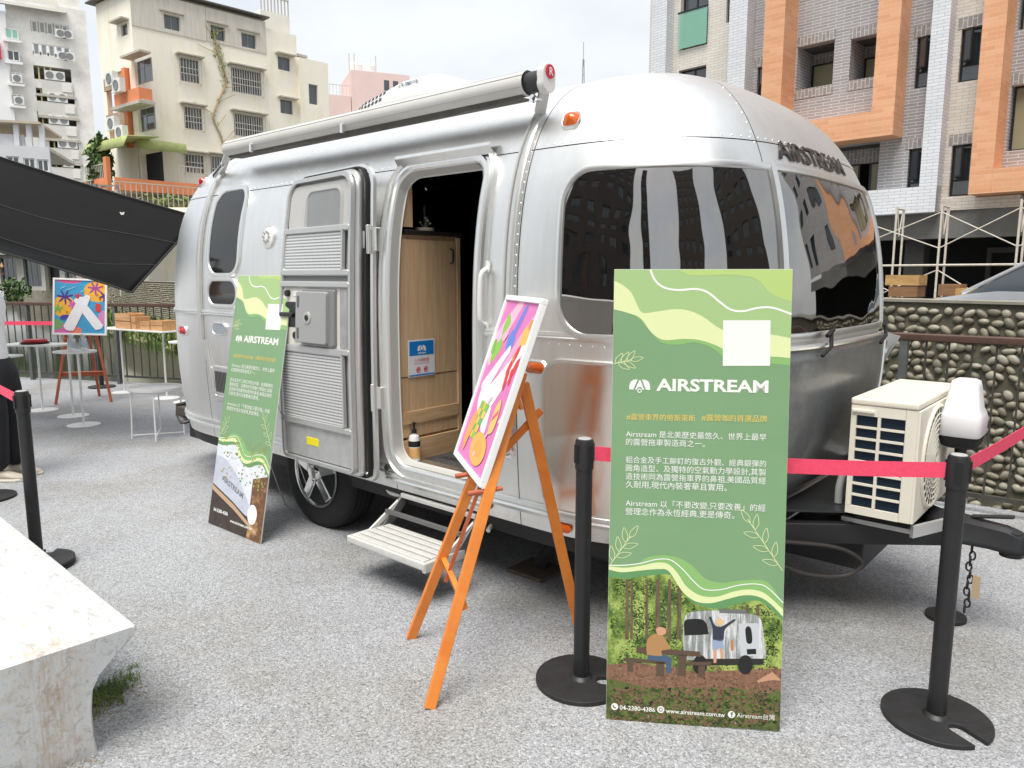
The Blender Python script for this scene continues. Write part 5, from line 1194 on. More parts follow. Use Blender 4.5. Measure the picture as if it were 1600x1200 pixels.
def belt(a, b, label, sag=.012, z0=.03):
    a, b = a.copy(), b.copy(); d = (b-a); d.z = 0; d.normalize(); a += d*.040; b -= d*.040; n_ = Vector((-d.y,d.x,0))*.0012
    rows = [[],[],[],[]]
    for i in range(21):
        f = i/20; p = a.lerp(b, f); s_ = sag*4*f*(1-f); tw_ = .002*math.sin(f*9)
        rows[0].append(p+n_+Vector((0,0,-.082-s_))); rows[1].append(p+n_*1+Vector((tw_,0,-.028-s_))); rows[2].append(p-n_+Vector((tw_,0,-.028-s_))); rows[3].append(p-n_+Vector((0,0,-.082-s_)))
    mb = MB().grid(rows + [rows[0]]); mb.add([r[0] for r in rows], [(0,1,2,3)]); mb.add([r[-1] for r in rows], [(3,2,1,0)])
    o = mb.build('barrier_belt', M_belt, smooth=True, ang=30, fix=True); tag(o, label, 'belt', 'red barrier belts')
pR = gnd(1462,1124); pF = gnd(908,1064); tL = gnd(33,611,.97)
hR = stanchion(pR.x, pR.y, 'black stanchion with a keyhole base in the right foreground', R(-70))
hF = stanchion(pF.x, pF.y, 'black stanchion between the wooden easel and the large green board', R(-15))
hL = stanchion(tL.x, tL.y, 'black stanchion behind the white bench on the left', R(100), True, .97, True)
hL2 = stanchion(-3.74, 5.10, 'black stanchion base half cut off by the left picture edge', 0, False)
hB = stanchion(-5.84, 10.42, 'distant black stanchion beside the blue print at the railing', R(90))
hB2 = stanchion(-8.6, 10.7, 'far stanchion at the other end of the belt behind the blue print', 0, False)
hX = stanchion(3.05, 3.95, 'black stanchion by the railing holding the right end of the belt', 0, False)
belt(hF, hR, 'red belt running behind the large green board to the right stanchion'); belt(hR, hX, 'red belt rising to the right past the white jack cover')
belt(hL, hL2, 'red belt on the left stanchion beside the standing person'); belt(hB, hB2, 'distant red belt stretched behind the blue print')

# ================================================================== WHITE BENCH
Cn = gnd(215,975,.42); d1 = Vector((-.735,.678,0)).normalized(); rzb = math.atan2(d1.y,d1.x)
bench = thing('concrete_bench', 'stained white painted concrete bench with flared top in the left foreground', 'bench', (Cn.x,Cn.y,0), rzb)
half = [(.0,.405),(.004,.392),(.03,.365),(.075,.325),(.115,.275),(.135,.22),(.142,.15),(.142,.06),(.135,.0)]
WB = .92
pr = [(.004,.415),(.012,.420)] ; outl = [(y,z) for y,z in half[::-1]] + pr + [(WB-y,z) for y,z in pr[::-1]] + [(WB-y,z) for y,z in half]
rowsb = []; xs = [0,.012,.5,1.5,2.6,2.612]
for i, x in enumerate(xs):
    e = .008 if i in (0,len(xs)-1) else 0
    r = []
    for (y,z) in outl:
        inset = .0 if z > .36 else .045*min(1,(.36-z)/.15)
        xx = x + (inset if i < 2 else (-inset if i > len(xs)-3 else 0)); yy = y + e*(1 if y < WB/2 else -1)
        r.append(Vector((xx, yy, z - (e*.5 if z > .41 else 0))))
    rowsb.append(r)
mb = MB().grid(rowsb, closed=True); n_ = len(outl); mb.poly(rowsb[0]); mb.poly(rowsb[-1])
M_bench = mat('bench_white_paint', C(218,220,219), .55, var=.09, vscale=4, bump=.3, bscale=16)
n, l, b = nodes_of(M_bench)
def bench_layer(last, col, scale, stretch, lo, hi, amt, mask=None):
    t_ = n.new('ShaderNodeTexCoord'); mp_ = n.new('ShaderNodeMapping'); mp_.inputs['Scale'].default_value = stretch; l.new(t_.outputs['Object'], mp_.inputs[0])
    nz_ = n.new('ShaderNodeTexNoise'); nz_.inputs['Scale'].default_value = scale; nz_.inputs['Detail'].default_value = 9; nz_.inputs['Roughness'].default_value = .72; nz_.inputs['Distortion'].default_value = .8; l.new(mp_.outputs[0], nz_.inputs['Vector'])
    r_ = n.new('ShaderNodeMapRange'); r_.inputs[1].default_value = lo; r_.inputs[2].default_value = hi; r_.inputs[3].default_value = 0; r_.inputs[4].default_value = amt; l.new(nz_.outputs['Fac'], r_.inputs[0]); f_ = r_.outputs[0]
    if mask:      # rust run-off: a vertical streak below one spot of the top edge
        sx_ = n.new('ShaderNodeSeparateXYZ'); l.new(t_.outputs['Object'], sx_.inputs[0])
        a_ = n.new('ShaderNodeMath'); a_.operation = 'SUBTRACT'; l.new(sx_.outputs[1], a_.inputs[0]); a_.inputs[1].default_value = mask[0]
        b_ = n.new('ShaderNodeMath'); b_.operation = 'ABSOLUTE'; l.new(a_.outputs[0], b_.inputs[0])
        c_ = n.new('ShaderNodeMapRange'); c_.inputs[1].default_value = mask[1]; c_.inputs[2].default_value = 0; c_.inputs[3].default_value = 0; c_.inputs[4].default_value = 1; l.new(b_.outputs[0], c_.inputs[0])
        d_ = n.new('ShaderNodeMath'); d_.operation = 'MULTIPLY'; l.new(c_.outputs[0], d_.inputs[0]); l.new(f_, d_.inputs[1]); f_ = d_.outputs[0]
        if len(mask) > 2:
            e_ = n.new('ShaderNodeMapRange'); e_.inputs[1].default_value = mask[2]; e_.inputs[2].default_value = mask[2]*.5; e_.inputs[3].default_value = 0; e_.inputs[4].default_value = 1; l.new(sx_.outputs[0], e_.inputs[0])
            g_ = n.new('ShaderNodeMath'); g_.operation = 'MULTIPLY'; l.new(e_.outputs[0], g_.inputs[0]); l.new(f_, g_.inputs[1]); f_ = g_.outputs[0]
    m_ = n.new('ShaderNodeMix'); m_.data_type = 'RGBA'; m_.inputs[7].default_value = col; l.new(f_, m_.inputs[0]); l.new(last, m_.inputs[6]); return m_.outputs[2]
last = b.inputs['Base Color'].links[0].from_socket
last = bench_layer(last, C(150,148,140), 3.2, (3,8,8), .54, .62, .5)
last = bench_layer(last, C(168,166,158), 14, (2,6,3), .56, .62, .6)
last = bench_layer(last, C(190,172,136), 3, (3,6,6), .50, .66, .7, (.30,.20))
last = bench_layer(last, C(172,128,84), 5, (8,14,1.2), .40, .62, .6, (.26,.11,.12))
l.new(last, b.inputs['Base Color'])
bb = mb.build('bench_body', M_bench, bench, smooth=True, ang=45, fix=True)
bb.rotation_euler = (0,0,0)
# mirror so that +y of the frame points along d2 (towards the lower left)
# (local +y = left of d1 = lower left of the picture)
# weed tuft by the bench
wp = gnd(163,1088); rnd = random.Random(11); wm = MB()
for _ in range(60): blades(wm, (rnd.gauss(0,.045), rnd.gauss(0,.075), 0), .026, .03, 14, rnd, w=.0022, lean=1.3)
wd_ = wm.build('weed_tuft', M_grass); wd_.location = (wp.x, wp.y, .001); tag(wd_, 'small green weed tuft at the foot of the white bench', 'weed')

lg = MB(); rnd = random.Random(21)
for _ in range(240):
    f_ = rnd.random(); y_ = .13+rnd.random()*.5; p_ = Vector((Cn.x,Cn.y,0)) + d1*(.045-abs(rnd.gauss(0,.035))) + Vector((-d1.y,d1.x,0))*y_
    if rnd.random() < .4: p_ = Vector((wp.x,wp.y,0)) + Vector((rnd.gauss(.03,.06), rnd.gauss(-.02,.09), 0))
    r_ = rnd.uniform(.002,.006); lg.lathe([(r_*.7,0),(r_,r_*.5),(r_*.4,r_*1.1),(0,r_*1.2)], 5, (p_.x,p_.y,.0005))
o = lg.build('loose_gravel', mat('gravel_tan', C(170,156,134), .9, var=.3, vscale=40), kind='stuff'); o['label'] = 'loose gravel crumbs at the foot of the white bench'
# ================================================================== LEFT: TABLES AND WHAT STANDS ON THEM
M_tw = mat('table_white', C(236,236,234), .4)
def pedestal(x, y, h, label, shape='round', r=.2, hw=(.3,.2), rz=0):
    t = thing('side_table', label, 'table', (x,y,0), rz, 'white metal tables by the railing')
    MB().lathe([(.16,0),(.16,.006),(.02,.012),(.012,.02)], 28).build('base', M_tw, t, smooth=True)
    MB().cyl((0,0,.012),(0,0,h-.02),.012,.012,12).build('leg', M_tw, t, smooth=True)
    if shape == 'round': MB().lathe([(r-.01,h-.02),(r,h-.016),(r,h),(0,h)], 32).build('table_top', M_tw, t, smooth=True)
    else: MB().prism(rrect(hw[0],hw[1],.04), h-.02, h).build('table_top', M_tw, t, bevel=.003)
    return t
def zt(u, v, Y): return at(u, v, Y).z
a = gnd(67,641); pedestal(a.x, a.y, zt(67,537,a.y), 'white pedestal table carrying the black tray with red cups', 'rect', hw=(.36,.16), rz=R(-6)); ta = Vector((a.x,a.y,zt(67,537,a.y)))
b_ = gnd(115,650); pedestal(b_.x, b_.y, zt(112,548,b_.y), 'white pedestal table in front of the blue print, the farther of two', 'round', r=.15)
c_ = gnd(131,664); hc = zt(124,548,c_.y)+.0; pedestal(c_.x, c_.y, hc, 'white pedestal table with water bottles, the nearer of two', 'round', r=.18)
p_ = gnd(8,655); pedestal(p_.x-.12, p_.y-.2, zt(10,556,p_.y-.2), 'white pedestal table beside the standing person at the left edge', 'rect', hw=(.42,.2), rz=R(-5))
f4, f5 = gnd(195,613), gnd(261,622); hd_ = zt(195,512,f4.y)
dt = thing('console_table', 'long narrow white table with wooden boxes along the railing', 'table', ((f4.x+f5.x)/2,(f4.y+f5.y)/2,0), math.atan2(f5.y-f4.y,f5.x-f4.x)); hl = (f5-f4).length/2
MB().box(-hl-.28, hl+.22, -.16, .16, hd_-.018, hd_).build('table_top', M_tw, dt, bevel=.003)
for s in (-1,1): MB().cyl((s*hl,0,.01),(s*hl,0,hd_-.018),.012,.012,12).build('leg', M_tw, dt, smooth=True); MB().lathe([(.16,0),(.16,.006),(.02,.012),(.012,.02)], 28, (s*hl,0,0)).build('base', M_tw, dt, smooth=True)
f6 = gnd(292,628); pedestal(f6.x, f6.y, zt(285,533,f6.y), 'white pedestal table half hidden behind the trailer tail', 'round', r=.17)
# tray table
q1, q2, q3 = gnd(213,691), gnd(262,694), gnd(296,681); ct_ = (gnd(248,683)); hz = zt(248,607,ct_.y)
rt = thing('tray_table', 'low round white tray table with crossed wire legs near the trailer tail', 'table', (ct_.x,ct_.y,0), R(20))
MB().lathe([(.0,hz-.012),(.235,hz-.012),(.245,hz-.004),(.248,hz+.02),(.243,hz+.02),(.238,hz-.002),(0,hz-.004)], 40).build('tray', M_tw, rt, smooth=True)
for k in range(4):
    a_ = math.pi/2*k; d_ = Vector((math.cos(a_),math.sin(a_),0)); MB().tube([d_*.215+Vector((0,0,hz-.012)), d_*.235+Vector((0,0,.0))], .008, 8).build('leg', M_tw, rt, smooth=True)
for k in range(2):
    a_ = math.pi/2*k; d_ = Vector((math.cos(a_),math.sin(a_),0)); MB().tube([d_*.235+Vector((0,0,.035+.012*k)), -d_*.235+Vector((0,0,.035+.012*k))], .006, 8).build('cross_bar', M_tw, rt, smooth=True)
# tray with red cups
tr = thing('serving_tray', 'black tray with red lid on the white table before the blue print', 'tray', (ta.x-.02,ta.y,ta.z+.001), 0)
MB().lathe([(.13,0),(.155,.012),(.150,.016),(0,.008)], 28).build('tray_dish', M_rubber, tr, smooth=True); MB().lathe([(.125,.012),(.130,.03),(.12,.05),(0,.055)], 28).build('red_lid', mat('lid_red', C(178,34,42), .4), tr, smooth=True)
M_clear = mat('clear_plastic', (.85,.9,.92,1), .08, trans=.6, alpha=.45); M_lab = mat('bottle_label', C(190,206,222), .5)
for i, (dx, dy) in enumerate(((-.085,.03),(-.02,-.04),(.03,.05),(.085,-.01))):
    w_ = thing('water_bottle', ('leftmost','second from left','third from left','rightmost')[i]+' clear water bottle on the small table below the blue print', 'bottle', (c_.x+dx, c_.y+dy, hc+.001), 0, 'water bottles on the small table')
    MB().lathe([(.026,0),(.03,.005),(.03,.10),(.026,.125),(.012,.145),(.012,.155)], 14).build('bottle_body', M_clear, w_, smooth=True); MB().lathe([(.0305,.04),(.0305,.085)], 14).build('label_band', M_lab, w_, smooth=True); MB().lathe([(.014,.152),(.014,.168),(0,.169)], 12).build('cap', M_white, w_, smooth=True)
# wooden boxes on the console table
M_box = wood_mat('box_wood', C(212,168,120), C(186,138,90), (1,8,8), .5, 3)
def wbox(x, y, z, w_, d_, h_, label, rz=0, slats=2):
    t = thing('wooden_box', label, 'box', (x,y,z), dt.rotation_euler.z+rz, 'wooden boxes on the long white table')
    for s in (-1,1): MB().box(-w_/2, w_/2, s*d_/2-.006, s*d_/2+.006, 0, h_*.48).build('slat', M_box, t, bevel=.002); MB().box(-w_/2, w_/2, s*d_/2-.006, s*d_/2+.006, h_*.52, h_).build('slat', M_box, t, bevel=.002)
    for s in (-1,1): MB().box(s*w_/2-.006, s*w_/2+.006, -d_/2+.0065, d_/2-.0065, 0, h_*.97).build('end_board', M_box, t, bevel=.002)
    MB().box(-w_/2+.007, w_/2-.007, -d_/2+.007, d_/2-.007, 0, .008).build('bottom_board', M_box, t); MB().box(-w_/2+.008, w_/2-.008, -d_/2+.008, d_/2-.008, h_*.86, h_*.9).build('lid_board', M_box, t)
dM = Matrix.Translation(dt.location) @ Matrix.Rotation(dt.rotation_euler.z,4,'Z')
for (x, h_, w_, lb) in ((-.22,.20,.34,'open slatted wooden box at the left end of the long table'), (.02,.165,.09,'narrow upright wooden box beside the slatted box')):
    p = dM @ Vector((x,0,hd_+.001)); wbox(p.x,p.y,p.z,w_,.2,h_,lb)
for (x, h_, w_, lb) in ((.26,.11,.20,'low wooden box in the middle of the long table'), (.50,.13,.24,'wooden box with a black handle at the right end of the long table')):
    p = dM @ Vector((x,0,hd_+.001)); wbox(p.x,p.y,p.z,w_,.2,h_,lb)
p = dM @ Vector((.50,0,hd_)); 
# ================================================================== BLACK TARP
A_, B_, C2, D_ = at(312,340,7.4), at(-260,150,8.6), at(206,457,6.5), at(-260,338,6.0)
tp = thing('shade_tarp', 'black fabric shade tarp stretched over the tables at the left', 'tarp', (D_.x, D_.y, 0))
o0 = Vector((D_.x,D_.y,0)); mb = MB(); rows = []
NU, NV = 40, 24
for j in range(NV+1):
    v = j/NV; r = []
    for i in range(NU+1):
        u = i/NU; top = B_.lerp(A_, u); bot = D_.lerp(C2, u); p = top.lerp(bot, v)
        top_s = .10*math.sin(math.pi*u); sag = -.22*math.sin(math.pi*u)*math.sin(math.pi*v)
        wr = .10*(abs(math.sin(5.5*v+2.2*u+1.2*math.sin(3*u)))-.6)*math.sin(math.pi*v)*(.3+u)*min(1,(1-u)*5) + .012*math.sin(50*v-11*u)*math.sin(math.pi*v)*min(1,(1-u)*5)
        p = p + Vector((0, .3*wr, sag + wr)) + Vector((0,0,-.10*math.sin(math.pi*u)*(1-v)*.6)) + Vector((0,0,.06*math.sin(math.pi*u)*v))
        r.append(p-o0)
    rows.append(r)
M_tarp = mat('tarp_black', C(14,14,15), .55, var=.15, vscale=4, spec=.08)
mb.grid(rows).build('fabric', M_tarp, tp, smooth=True, ang=0, solid=.004)
MB().tube(rows[0]+[r_[-1] for r_ in rows[1:]]+rows[-1][::-1], .009, 6).build('hem', mat('hem_black', C(30,30,32), .6), tp, smooth=True)
for k_ in (9, 16): MB().tube([p_+Vector((0,0,.004)) for p_ in rows[k_]], .005, 6).build('crease_line', MATS['hem_black'], tp, smooth=True)  # dark cords added to draw the shade of two creases in the fabric
for P in (B_, D_): MB().tube([Vector((P.x,P.y,0))-o0, P-o0+Vector((0,0,.03))], .016, 10).build('pole', M_post, tp, smooth=True)
for P, q in ((A_, tw(-1.9,.5,1.9)), (C2, None)):
    if q is not None: MB().tube([P-o0, q-o0], .004, 6).build('guy_rope', M_rubber, tp)
v_ = at(228,341,0.01+7.05); ve = at(226,345,7.02)
mb = MB(); e_ = rows[3][33]; 
for pts in ([(0,0),(.022,0),(.0,-.045),(-.006,-.03)], [(-.03,0),(-.012,0),(-.0,-.03),(-.002,-.045)]): mb.poly([e_+Vector((x, -.03, y)) for x, y in pts])
mb.build('white_emblem', MWP, tp, solid=.003)
# ================================================================== PERSON at the left edge (mostly outside the frame), facing right
def skin(name, verts, edges, radii, m, parent, root=0, sub=2):
    me = bpy.data.meshes.new(name); me.from_pydata(verts, edges, []); o = link(name, me, m, parent)
    sk = o.modifiers.new('skin','SKIN'); sv = me.skin_vertices[0].data
    for i, r in enumerate(radii): sv[i].radius = (r, r) if not isinstance(r, tuple) else r; sv[i].use_root = (i == root)
    sb = o.modifiers.new('sub','SUBSURF'); sb.levels = sb.render_levels = sub; sk.use_smooth_shade = True
    return o
pp = Vector((-3.98,5.66,0)); person = thing('person', 'person in a white shirt, black trousers and beige shoes cut off by the left edge', 'person', pp, 0)
M_skin = mat('skin', C(206,160,130), .5, var=.05)
V_ = [(-.05,0,.98),(-.07,0,1.15),(-.06,0,1.38),(-.03,0,1.46),(-.02,0,1.53),(.0,0,1.64),(.005,0,1.74), (-.08,.17,1.40),(-.20,.22,1.14),(-.20,.20,.92),(-.20,.19,.83), (-.08,-.17,1.40),(-.20,-.22,1.14),(-.20,-.20,.93),(-.20,-.19,.85), (0,.09,.93),(.02,.10,.50),(-.01,.10,.09), (0,-.09,.93),(.02,-.10,.50),(-.01,-.10,.09)]
E_ = [(0,1),(1,2),(2,3),(3,4),(4,5),(5,6),(2,7),(7,8),(8,9),(9,10),(2,11),(11,12),(12,13),(13,14),(0,15),(15,16),(16,17),(0,18),(18,19),(19,20)]
Rd = [.085,.08,.09,.055,.055,.095,.08,.055,.045,.035,.03,.055,.045,.035,.03,.055,.05,.04,.055,.05,.04]
body = skin('body', V_, E_, Rd, M_skin, person)
M_shirt = mat('shirt_white', C(234,235,238), .8, bump=.3, bscale=9); M_trou = mat('trousers_black', C(30,31,36), .85, var=.2, vscale=9, bump=.4, bscale=10)
skin('shirt', [(-.05,0,.74),(-.05,0,.92),(-.07,0,1.15),(-.06,0,1.36),(-.03,0,1.44),(-.08,.18,1.39),(-.20,.225,1.14),(-.20,.20,.88),(-.08,-.18,1.39),(-.20,-.225,1.14),(-.20,-.20,.89)], [(0,1),(1,2),(2,3),(3,4),(3,5),(5,6),(6,7),(3,8),(8,9),(9,10)], [.15,.15,.135,.14,.07,.095,.09,.085,.095,.09,.085], M_shirt, person, 1)
skin('trousers', [(-.04,0,1.02),(-.03,0,.86),(0,.085,.72),(.02,.10,.45),(.0,.10,.07),(0,-.085,.72),(.02,-.10,.45),(.0,-.10,.07)], [(0,1),(1,2),(2,3),(3,4),(1,5),(5,6),(6,7)], [.13,.14,.115,.10,.09,.115,.10,.09], M_trou, person)
for s in (-1,1):
    mb = MB(); pro = [(-.10,.035,.0,.075),(-.08,.043,.0,.085),(0,.045,.0,.095),(.08,.05,.0,.075),(.15,.048,.0,.055),(.20,.03,.0,.04),(.215,.008,.0,.025)]
    mb.grid([[Vector((x, s*.10+w_*math.cos(t), za+.001+(zb-za)*(.5+.5*math.sin(t))**.8)) for t in [k*math.pi/8-math.pi/2 for k in range(16)]] for x,w_,za,zb in pro], closed=True); mb.poly([Vector((pro[0][0], s*.10+pro[0][1]*math.cos(t), .001+pro[0][3]*(.5+.5*math.sin(t))**.8)) for t in [k*math.pi/8-math.pi/2 for k in range(16)]])
    o = mb.build('shoe', mat('shoe_beige', C(196,186,170), .7, var=.15, vscale=20), person, smooth=True, fix=True)
    MB().prism([(x, s*.10+y) for x, y in [(-.105,-.04),(.05,-.052),(.17,-.05),(.225,-.01),(.225,.01),(.17,.05),(.05,.052),(-.105,.04)]], .0008, .022).build('sole', mat('sole_cream', C(222,216,202), .6), o, bevel=.006)
    hx, hy, hz = (-.20,.19,.83) if s > 0 else (-.20,-.19,.85); hv = [(hx,hy,hz),(hx+.02,hy,hz-.07)]; he = [(0,1)]; hr = [.026,.036]
    for k, (dy, L) in enumerate(((-.027,.06),(-.009,.072),(.009,.068),(.026,.054))):
        b0 = len(hv); hv += [(hx+.022,hy+dy,hz-.085),(hx+.03,hy+dy,hz-.085-L*.5),(hx+.018,hy+dy,hz-.085-L)]; he += [(1,b0),(b0,b0+1),(b0+1,b0+2)]; hr += [.010,.009,.008]
    b0 = len(hv); hv += [(hx+.045,hy-.01,hz-.045),(hx+.055,hy-.012,hz-.085)]; he += [(1,b0),(b0,b0+1)]; hr += [.013,.010]
    skin('hand', hv, he, hr, M_skin, person, 0, 1)
MB().lathe([(.0,1.79),(.06,1.775),(.095,1.72),(.10,1.66),(.085,1.60)], 20, (-.02,0,0)).build('hair', mat('hair_black', C(28,24,22), .6), person, smooth=True)
MB().lathe([(.001,-.012),(.012,0),(.001,.03)], 8, (.125,0,1.64)).build('nose', M_skin, person, smooth=True)
for s in (-1,1): MB().lathe([(.001,-.008),(.009,0),(.001,.008)], 8, (.108,s*.034,1.665)).build('eye', M_rubber, person, smooth=True); MB().lathe([(.001,-.03),(.016,0),(.001,.03)], 8, (.015,s*.098,1.64)).build('ear', M_skin, person, smooth=True)
MB().bar((.117,-.022,1.585),(.117,.022,1.585),.012,.008).build('mouth', mat('lips', C(170,100,92), .5), person)

# ================================================================== BUILDINGS
class Face:
    """one facade: x to the right seen from outside, y into the building, z up; parts are parented to bld"""
    def __init__(s, bld, O, e):
        s.b = bld; e = Vector((e[0],e[1],0)).normalized(); n_ = Vector((-e.y,e.x,0)); s.O = Vector((O[0],O[1],0)); s.e = e; s.n = n_
        Mw = Matrix(((e.x,n_.x,0,s.O.x),(e.y,n_.y,0,s.O.y),(0,0,1,0),(0,0,0,1)))
        s.M = (Matrix.Translation(bld.location) @ Matrix.Rotation(bld.rotation_euler.z,4,'Z')).inverted() @ Mw
    def pt(s, u, v):
        r = ray(u, v); t = s.O.dot(s.n) / (r.dot(s.n)); p = Vector((0,0,CAM_H)) + r*t; return (p-s.O).dot(s.e), p.z
    def rect(s, u0, v0, u1, v1):
        vm, um = (v0+v1)/2, (u0+u1)/2; return s.pt(u0,vm)[0], s.pt(u1,vm)[0], s.pt(um,v1)[1], s.pt(um,v0)[1]
    def put(s, mb, name, m, parent=None, **k):
        mb.v = [tuple(s.M @ Vector(p)) for p in mb.v]; return mb.build(name, m, parent or s.b, **k)
    def box(s, name, m, x0, x1, y0, y1, z0, z1, parent=None, **k): return s.put(MB().box(x0,x1,y0,y1,z0,z1), name, m, parent, **k)
    def wall(s, name, m, x0, x1, z0, z1, holes=(), y0=0, th=.3, parent=None):
        xs = sorted(set([x0,x1]+[min(max(h[i],x0),x1) for h in holes for i in (0,1)])); zs = sorted(set([z0,z1]+[min(max(h[i],z0),z1) for h in holes for i in (2,3)]))
        mb = MB(); idx = {}
        def solid(i,j):
            if i < 0 or j < 0 or i >= len(xs)-1 or j >= len(zs)-1: return False
            cx, cz = (xs[i]+xs[i+1])/2, (zs[j]+zs[j+1])/2
            return not any(h[0] < cx < h[1] and h[2] < cz < h[3] for h in holes)
        def V(i,j,y):
            k = (i,j,y)
            if k not in idx: idx[k] = len(mb.v); mb.v.append((xs[i], y, zs[j]))
            return idx[k]
        a, b_ = y0, y0+th
        for i in range(len(xs)-1):
            for j in range(len(zs)-1):
                if not solid(i,j): continue
                mb.f.append((V(i,j,a),V(i+1,j,a),V(i+1,j+1,a),V(i,j+1,a))); mb.f.append((V(i,j,b_),V(i,j+1,b_),V(i+1,j+1,b_),V(i+1,j,b_)))
                if not solid(i-1,j): mb.f.append((V(i,j,a),V(i,j+1,a),V(i,j+1,b_),V(i,j,b_)))
                if not solid(i+1,j): mb.f.append((V(i+1,j,a),V(i+1,j,b_),V(i+1,j+1,b_),V(i+1,j+1,a)))
                if not solid(i,j-1): mb.f.append((V(i,j,a),V(i,j,b_),V(i+1,j,b_),V(i+1,j,a)))
                if not solid(i,j+1): mb.f.append((V(i,j+1,a),V(i+1,j+1,a),V(i+1,j+1,b_),V(i,j+1,b_)))
        return s.put(mb, name, m, parent)
    def window(s, x0, x1, z0, z1, y=.12, fm=None, gm=None, mull=1, bars=0, sill=True, split=None, th=.05, name='window'):
        fm = fm or M_winf; gm = gm or M_bglass; mb = MB()
        mb.box(x0,x1,y,y+.06,z0,z0+th); mb.box(x0,x1,y,y+.06,z1-th,z1); mb.box(x0,x0+th,y,y+.06,z0+th,z1-th); mb.box(x1-th,x1,y,y+.06,z0+th,z1-th)
        for k in range(mull): xm = x0+(x1-x0)*(k+1)/(mull+1); mb.box(xm-th/2,xm+th/2,y+.003,y+.057,z0+th,z1-th)
        if split: zm = z0+(z1-z0)*split; mb.box(x0+th,x1-th,y+.002,y+.058,zm-th/2,zm+th/2)
        w = s.put(mb, name, fm)
        s.box('pane', gm, x0+th*.5, x1-th*.5, y+.025, y+.035, z0+th*.5, z1-th*.5, w)
        if bars:
            g_ = MB(); d = -.28
            nb = max(4, int((x1-x0)/.16))
            for k in range(nb+1): xx = x0-.05+(x1-x0+.1)*k/nb; g_.box(xx-.015,xx+.015,d,d+.03,z0-.1,z1+.05)
            for f_ in (0,.33,.55,1): zz_ = z0-.1+(z1-z0+.15)*f_; g_.box(x0-.05,x1+.05,d-.012,d+.0,zz_-.02,zz_+.02)
            for xx in (x0-.05,x1+.05):
                for f_ in (0,1): zz_ = z0-.1+(z1-z0+.15)*f_; g_.box(xx-.015,xx+.015,d+.031,.0,zz_-.02,zz_+.02)
            s.put(g_, 'window_bars', M_bars, w)
        return w
    def condenser(s, x, z, w_=.9, h_=.62, fans=1, y=-.45):
        o = s.box('condenser', M_cond, x, x+w_, y, y+.34, z, z+h_)
        for k in range(fans):
            cx = x+w_*(k+.5)/fans; r = min(h_*.40, w_/fans*.42); mb = MB().lathe([(r,0),(r,.03),(r*.85,.035),(r*.8,.015),(0,.015)], 16, (cx,y-.001,z+h_/2), Matrix.Rotation(R(90),3,'X')); s.put(mb, 'fan', M_fan, o, smooth=True)
        return o
M_winf = mat('window_frame_dark', C(40,42,44), .4, .3); M_winl = mat('window_frame_alu', C(140,142,144), .4, .4); M_bglass = mat('window_glass_dark', C(58,66,72), .06, spec=.8, coat=.5)
M_glass_lit = mat('window_glass_olive', C(150,146,120), .35, spec=.3); M_bars = mat('window_bars_pale', C(196,190,180), .6); M_cond = mat('condenser_white', C(226,226,222), .5); M_fan = mat('condenser_fan_grey', C(128,130,130), .6)
GZ = .45
# ---------------------------------------------------------------- right: new tiled block
M_tg = brick_mat('tile_grey', C(164,163,165), C(150,149,152), C(212,211,212), .46, .085, gap=.009); M_tw2 = brick_mat('tile_white', C(228,230,234), C(218,221,226), C(186,190,196), .30, .085, gap=.008)
M_tb = brick_mat('tile_beige', C(224,218,209), C(216,209,200), C(182,175,166), .30, .085, gap=.006); M_to = brick_mat('tile_orange', C(232,176,136), C(220,158,116), C(228,188,158), .42, .11, gap=.006)
M_sold = brick_mat('tile_soldier', C(158,154,152), C(142,138,137), C(206,204,202), .34, .11, gap=.010, vertical=True)
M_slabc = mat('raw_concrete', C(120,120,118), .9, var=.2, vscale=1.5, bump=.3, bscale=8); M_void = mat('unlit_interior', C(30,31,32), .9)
OB = at(1500,430,20); eB = (.70,-.714)
NB = thing('apartment_block', 'new tiled apartment block with orange brick frames and scaffolding at right', 'building', (OB.x,OB.y,GZ), math.atan2(eB[1],eB[0]))
F = Face(NB, OB, eB)
FH = F.pt(1515,42)[1]-F.pt(1508,224)[1]       # storey height
ZT_ = GZ+2.70+7*FH
zb = F.pt(1470,312)[1]                        # underside of the first floor
ZT_ = zb + 6.2*FH
X = lambda u, v: F.pt(u, v)[0]
cA0,cA1 = X(1030,50),X(1053,50); cB0,cB1 = X(1150,50),X(1178,50); cO0,cO1 = X(1212,60),X(1243,60); cP0,cP1 = X(1386,60),X(1421,60); cC0,cC1 = X(1463,60),X(1491,60); cD0,cD1 = X(1547,60),X(1583,60)
XEND = cD1+16
def rows_of(r, n0=-0, n1=4):      # repeat a rect over the storeys above
    return [(r[0],r[1],r[2]+k*FH,r[3]+k*FH) for k in range(n0,n1)]
# grey + beige wall bays with openings
b1 = F.rect(1063,0,1106,74); b1w = F.rect(1135,-8,1151,34)
h_be = rows_of((b1[0],b1[1],b1[2],b1[2]+1.75*1.3),-1,3)+rows_of((b1w[0],b1w[1],b1w[2],b1w[3]),-1,3)
F.wall('beige_wall', M_tb, cA1, cB0, zb, ZT_, h_be)
for h in h_be[:4]:
    F.window(h[0],h[1],h[2],h[3],.18,mull=1)
    gl = F.box('balcony_glass', mat('green_glass', C(150,208,184), .08, spec=.8, alpha=.55), h[0]-.02, h[1]+.02, -.10, -.085, h[2]+.02, h[2]+1.15); F.box('balcony_rail', M_winf, h[0]-.04, h[1]+.04, -.115, -.07, h[2]+1.152, h[2]+1.20, gl)
for h in h_be[4:]: F.window(h[0],h[1],h[2],h[3],.12,mull=0,split=.45)
g1 = F.rect(1183,103,1209,150); h_g1 = rows_of(g1,-1,4); F.wall('grey_wall', M_tg, cB1, cO0, zb, ZT_, h_g1)
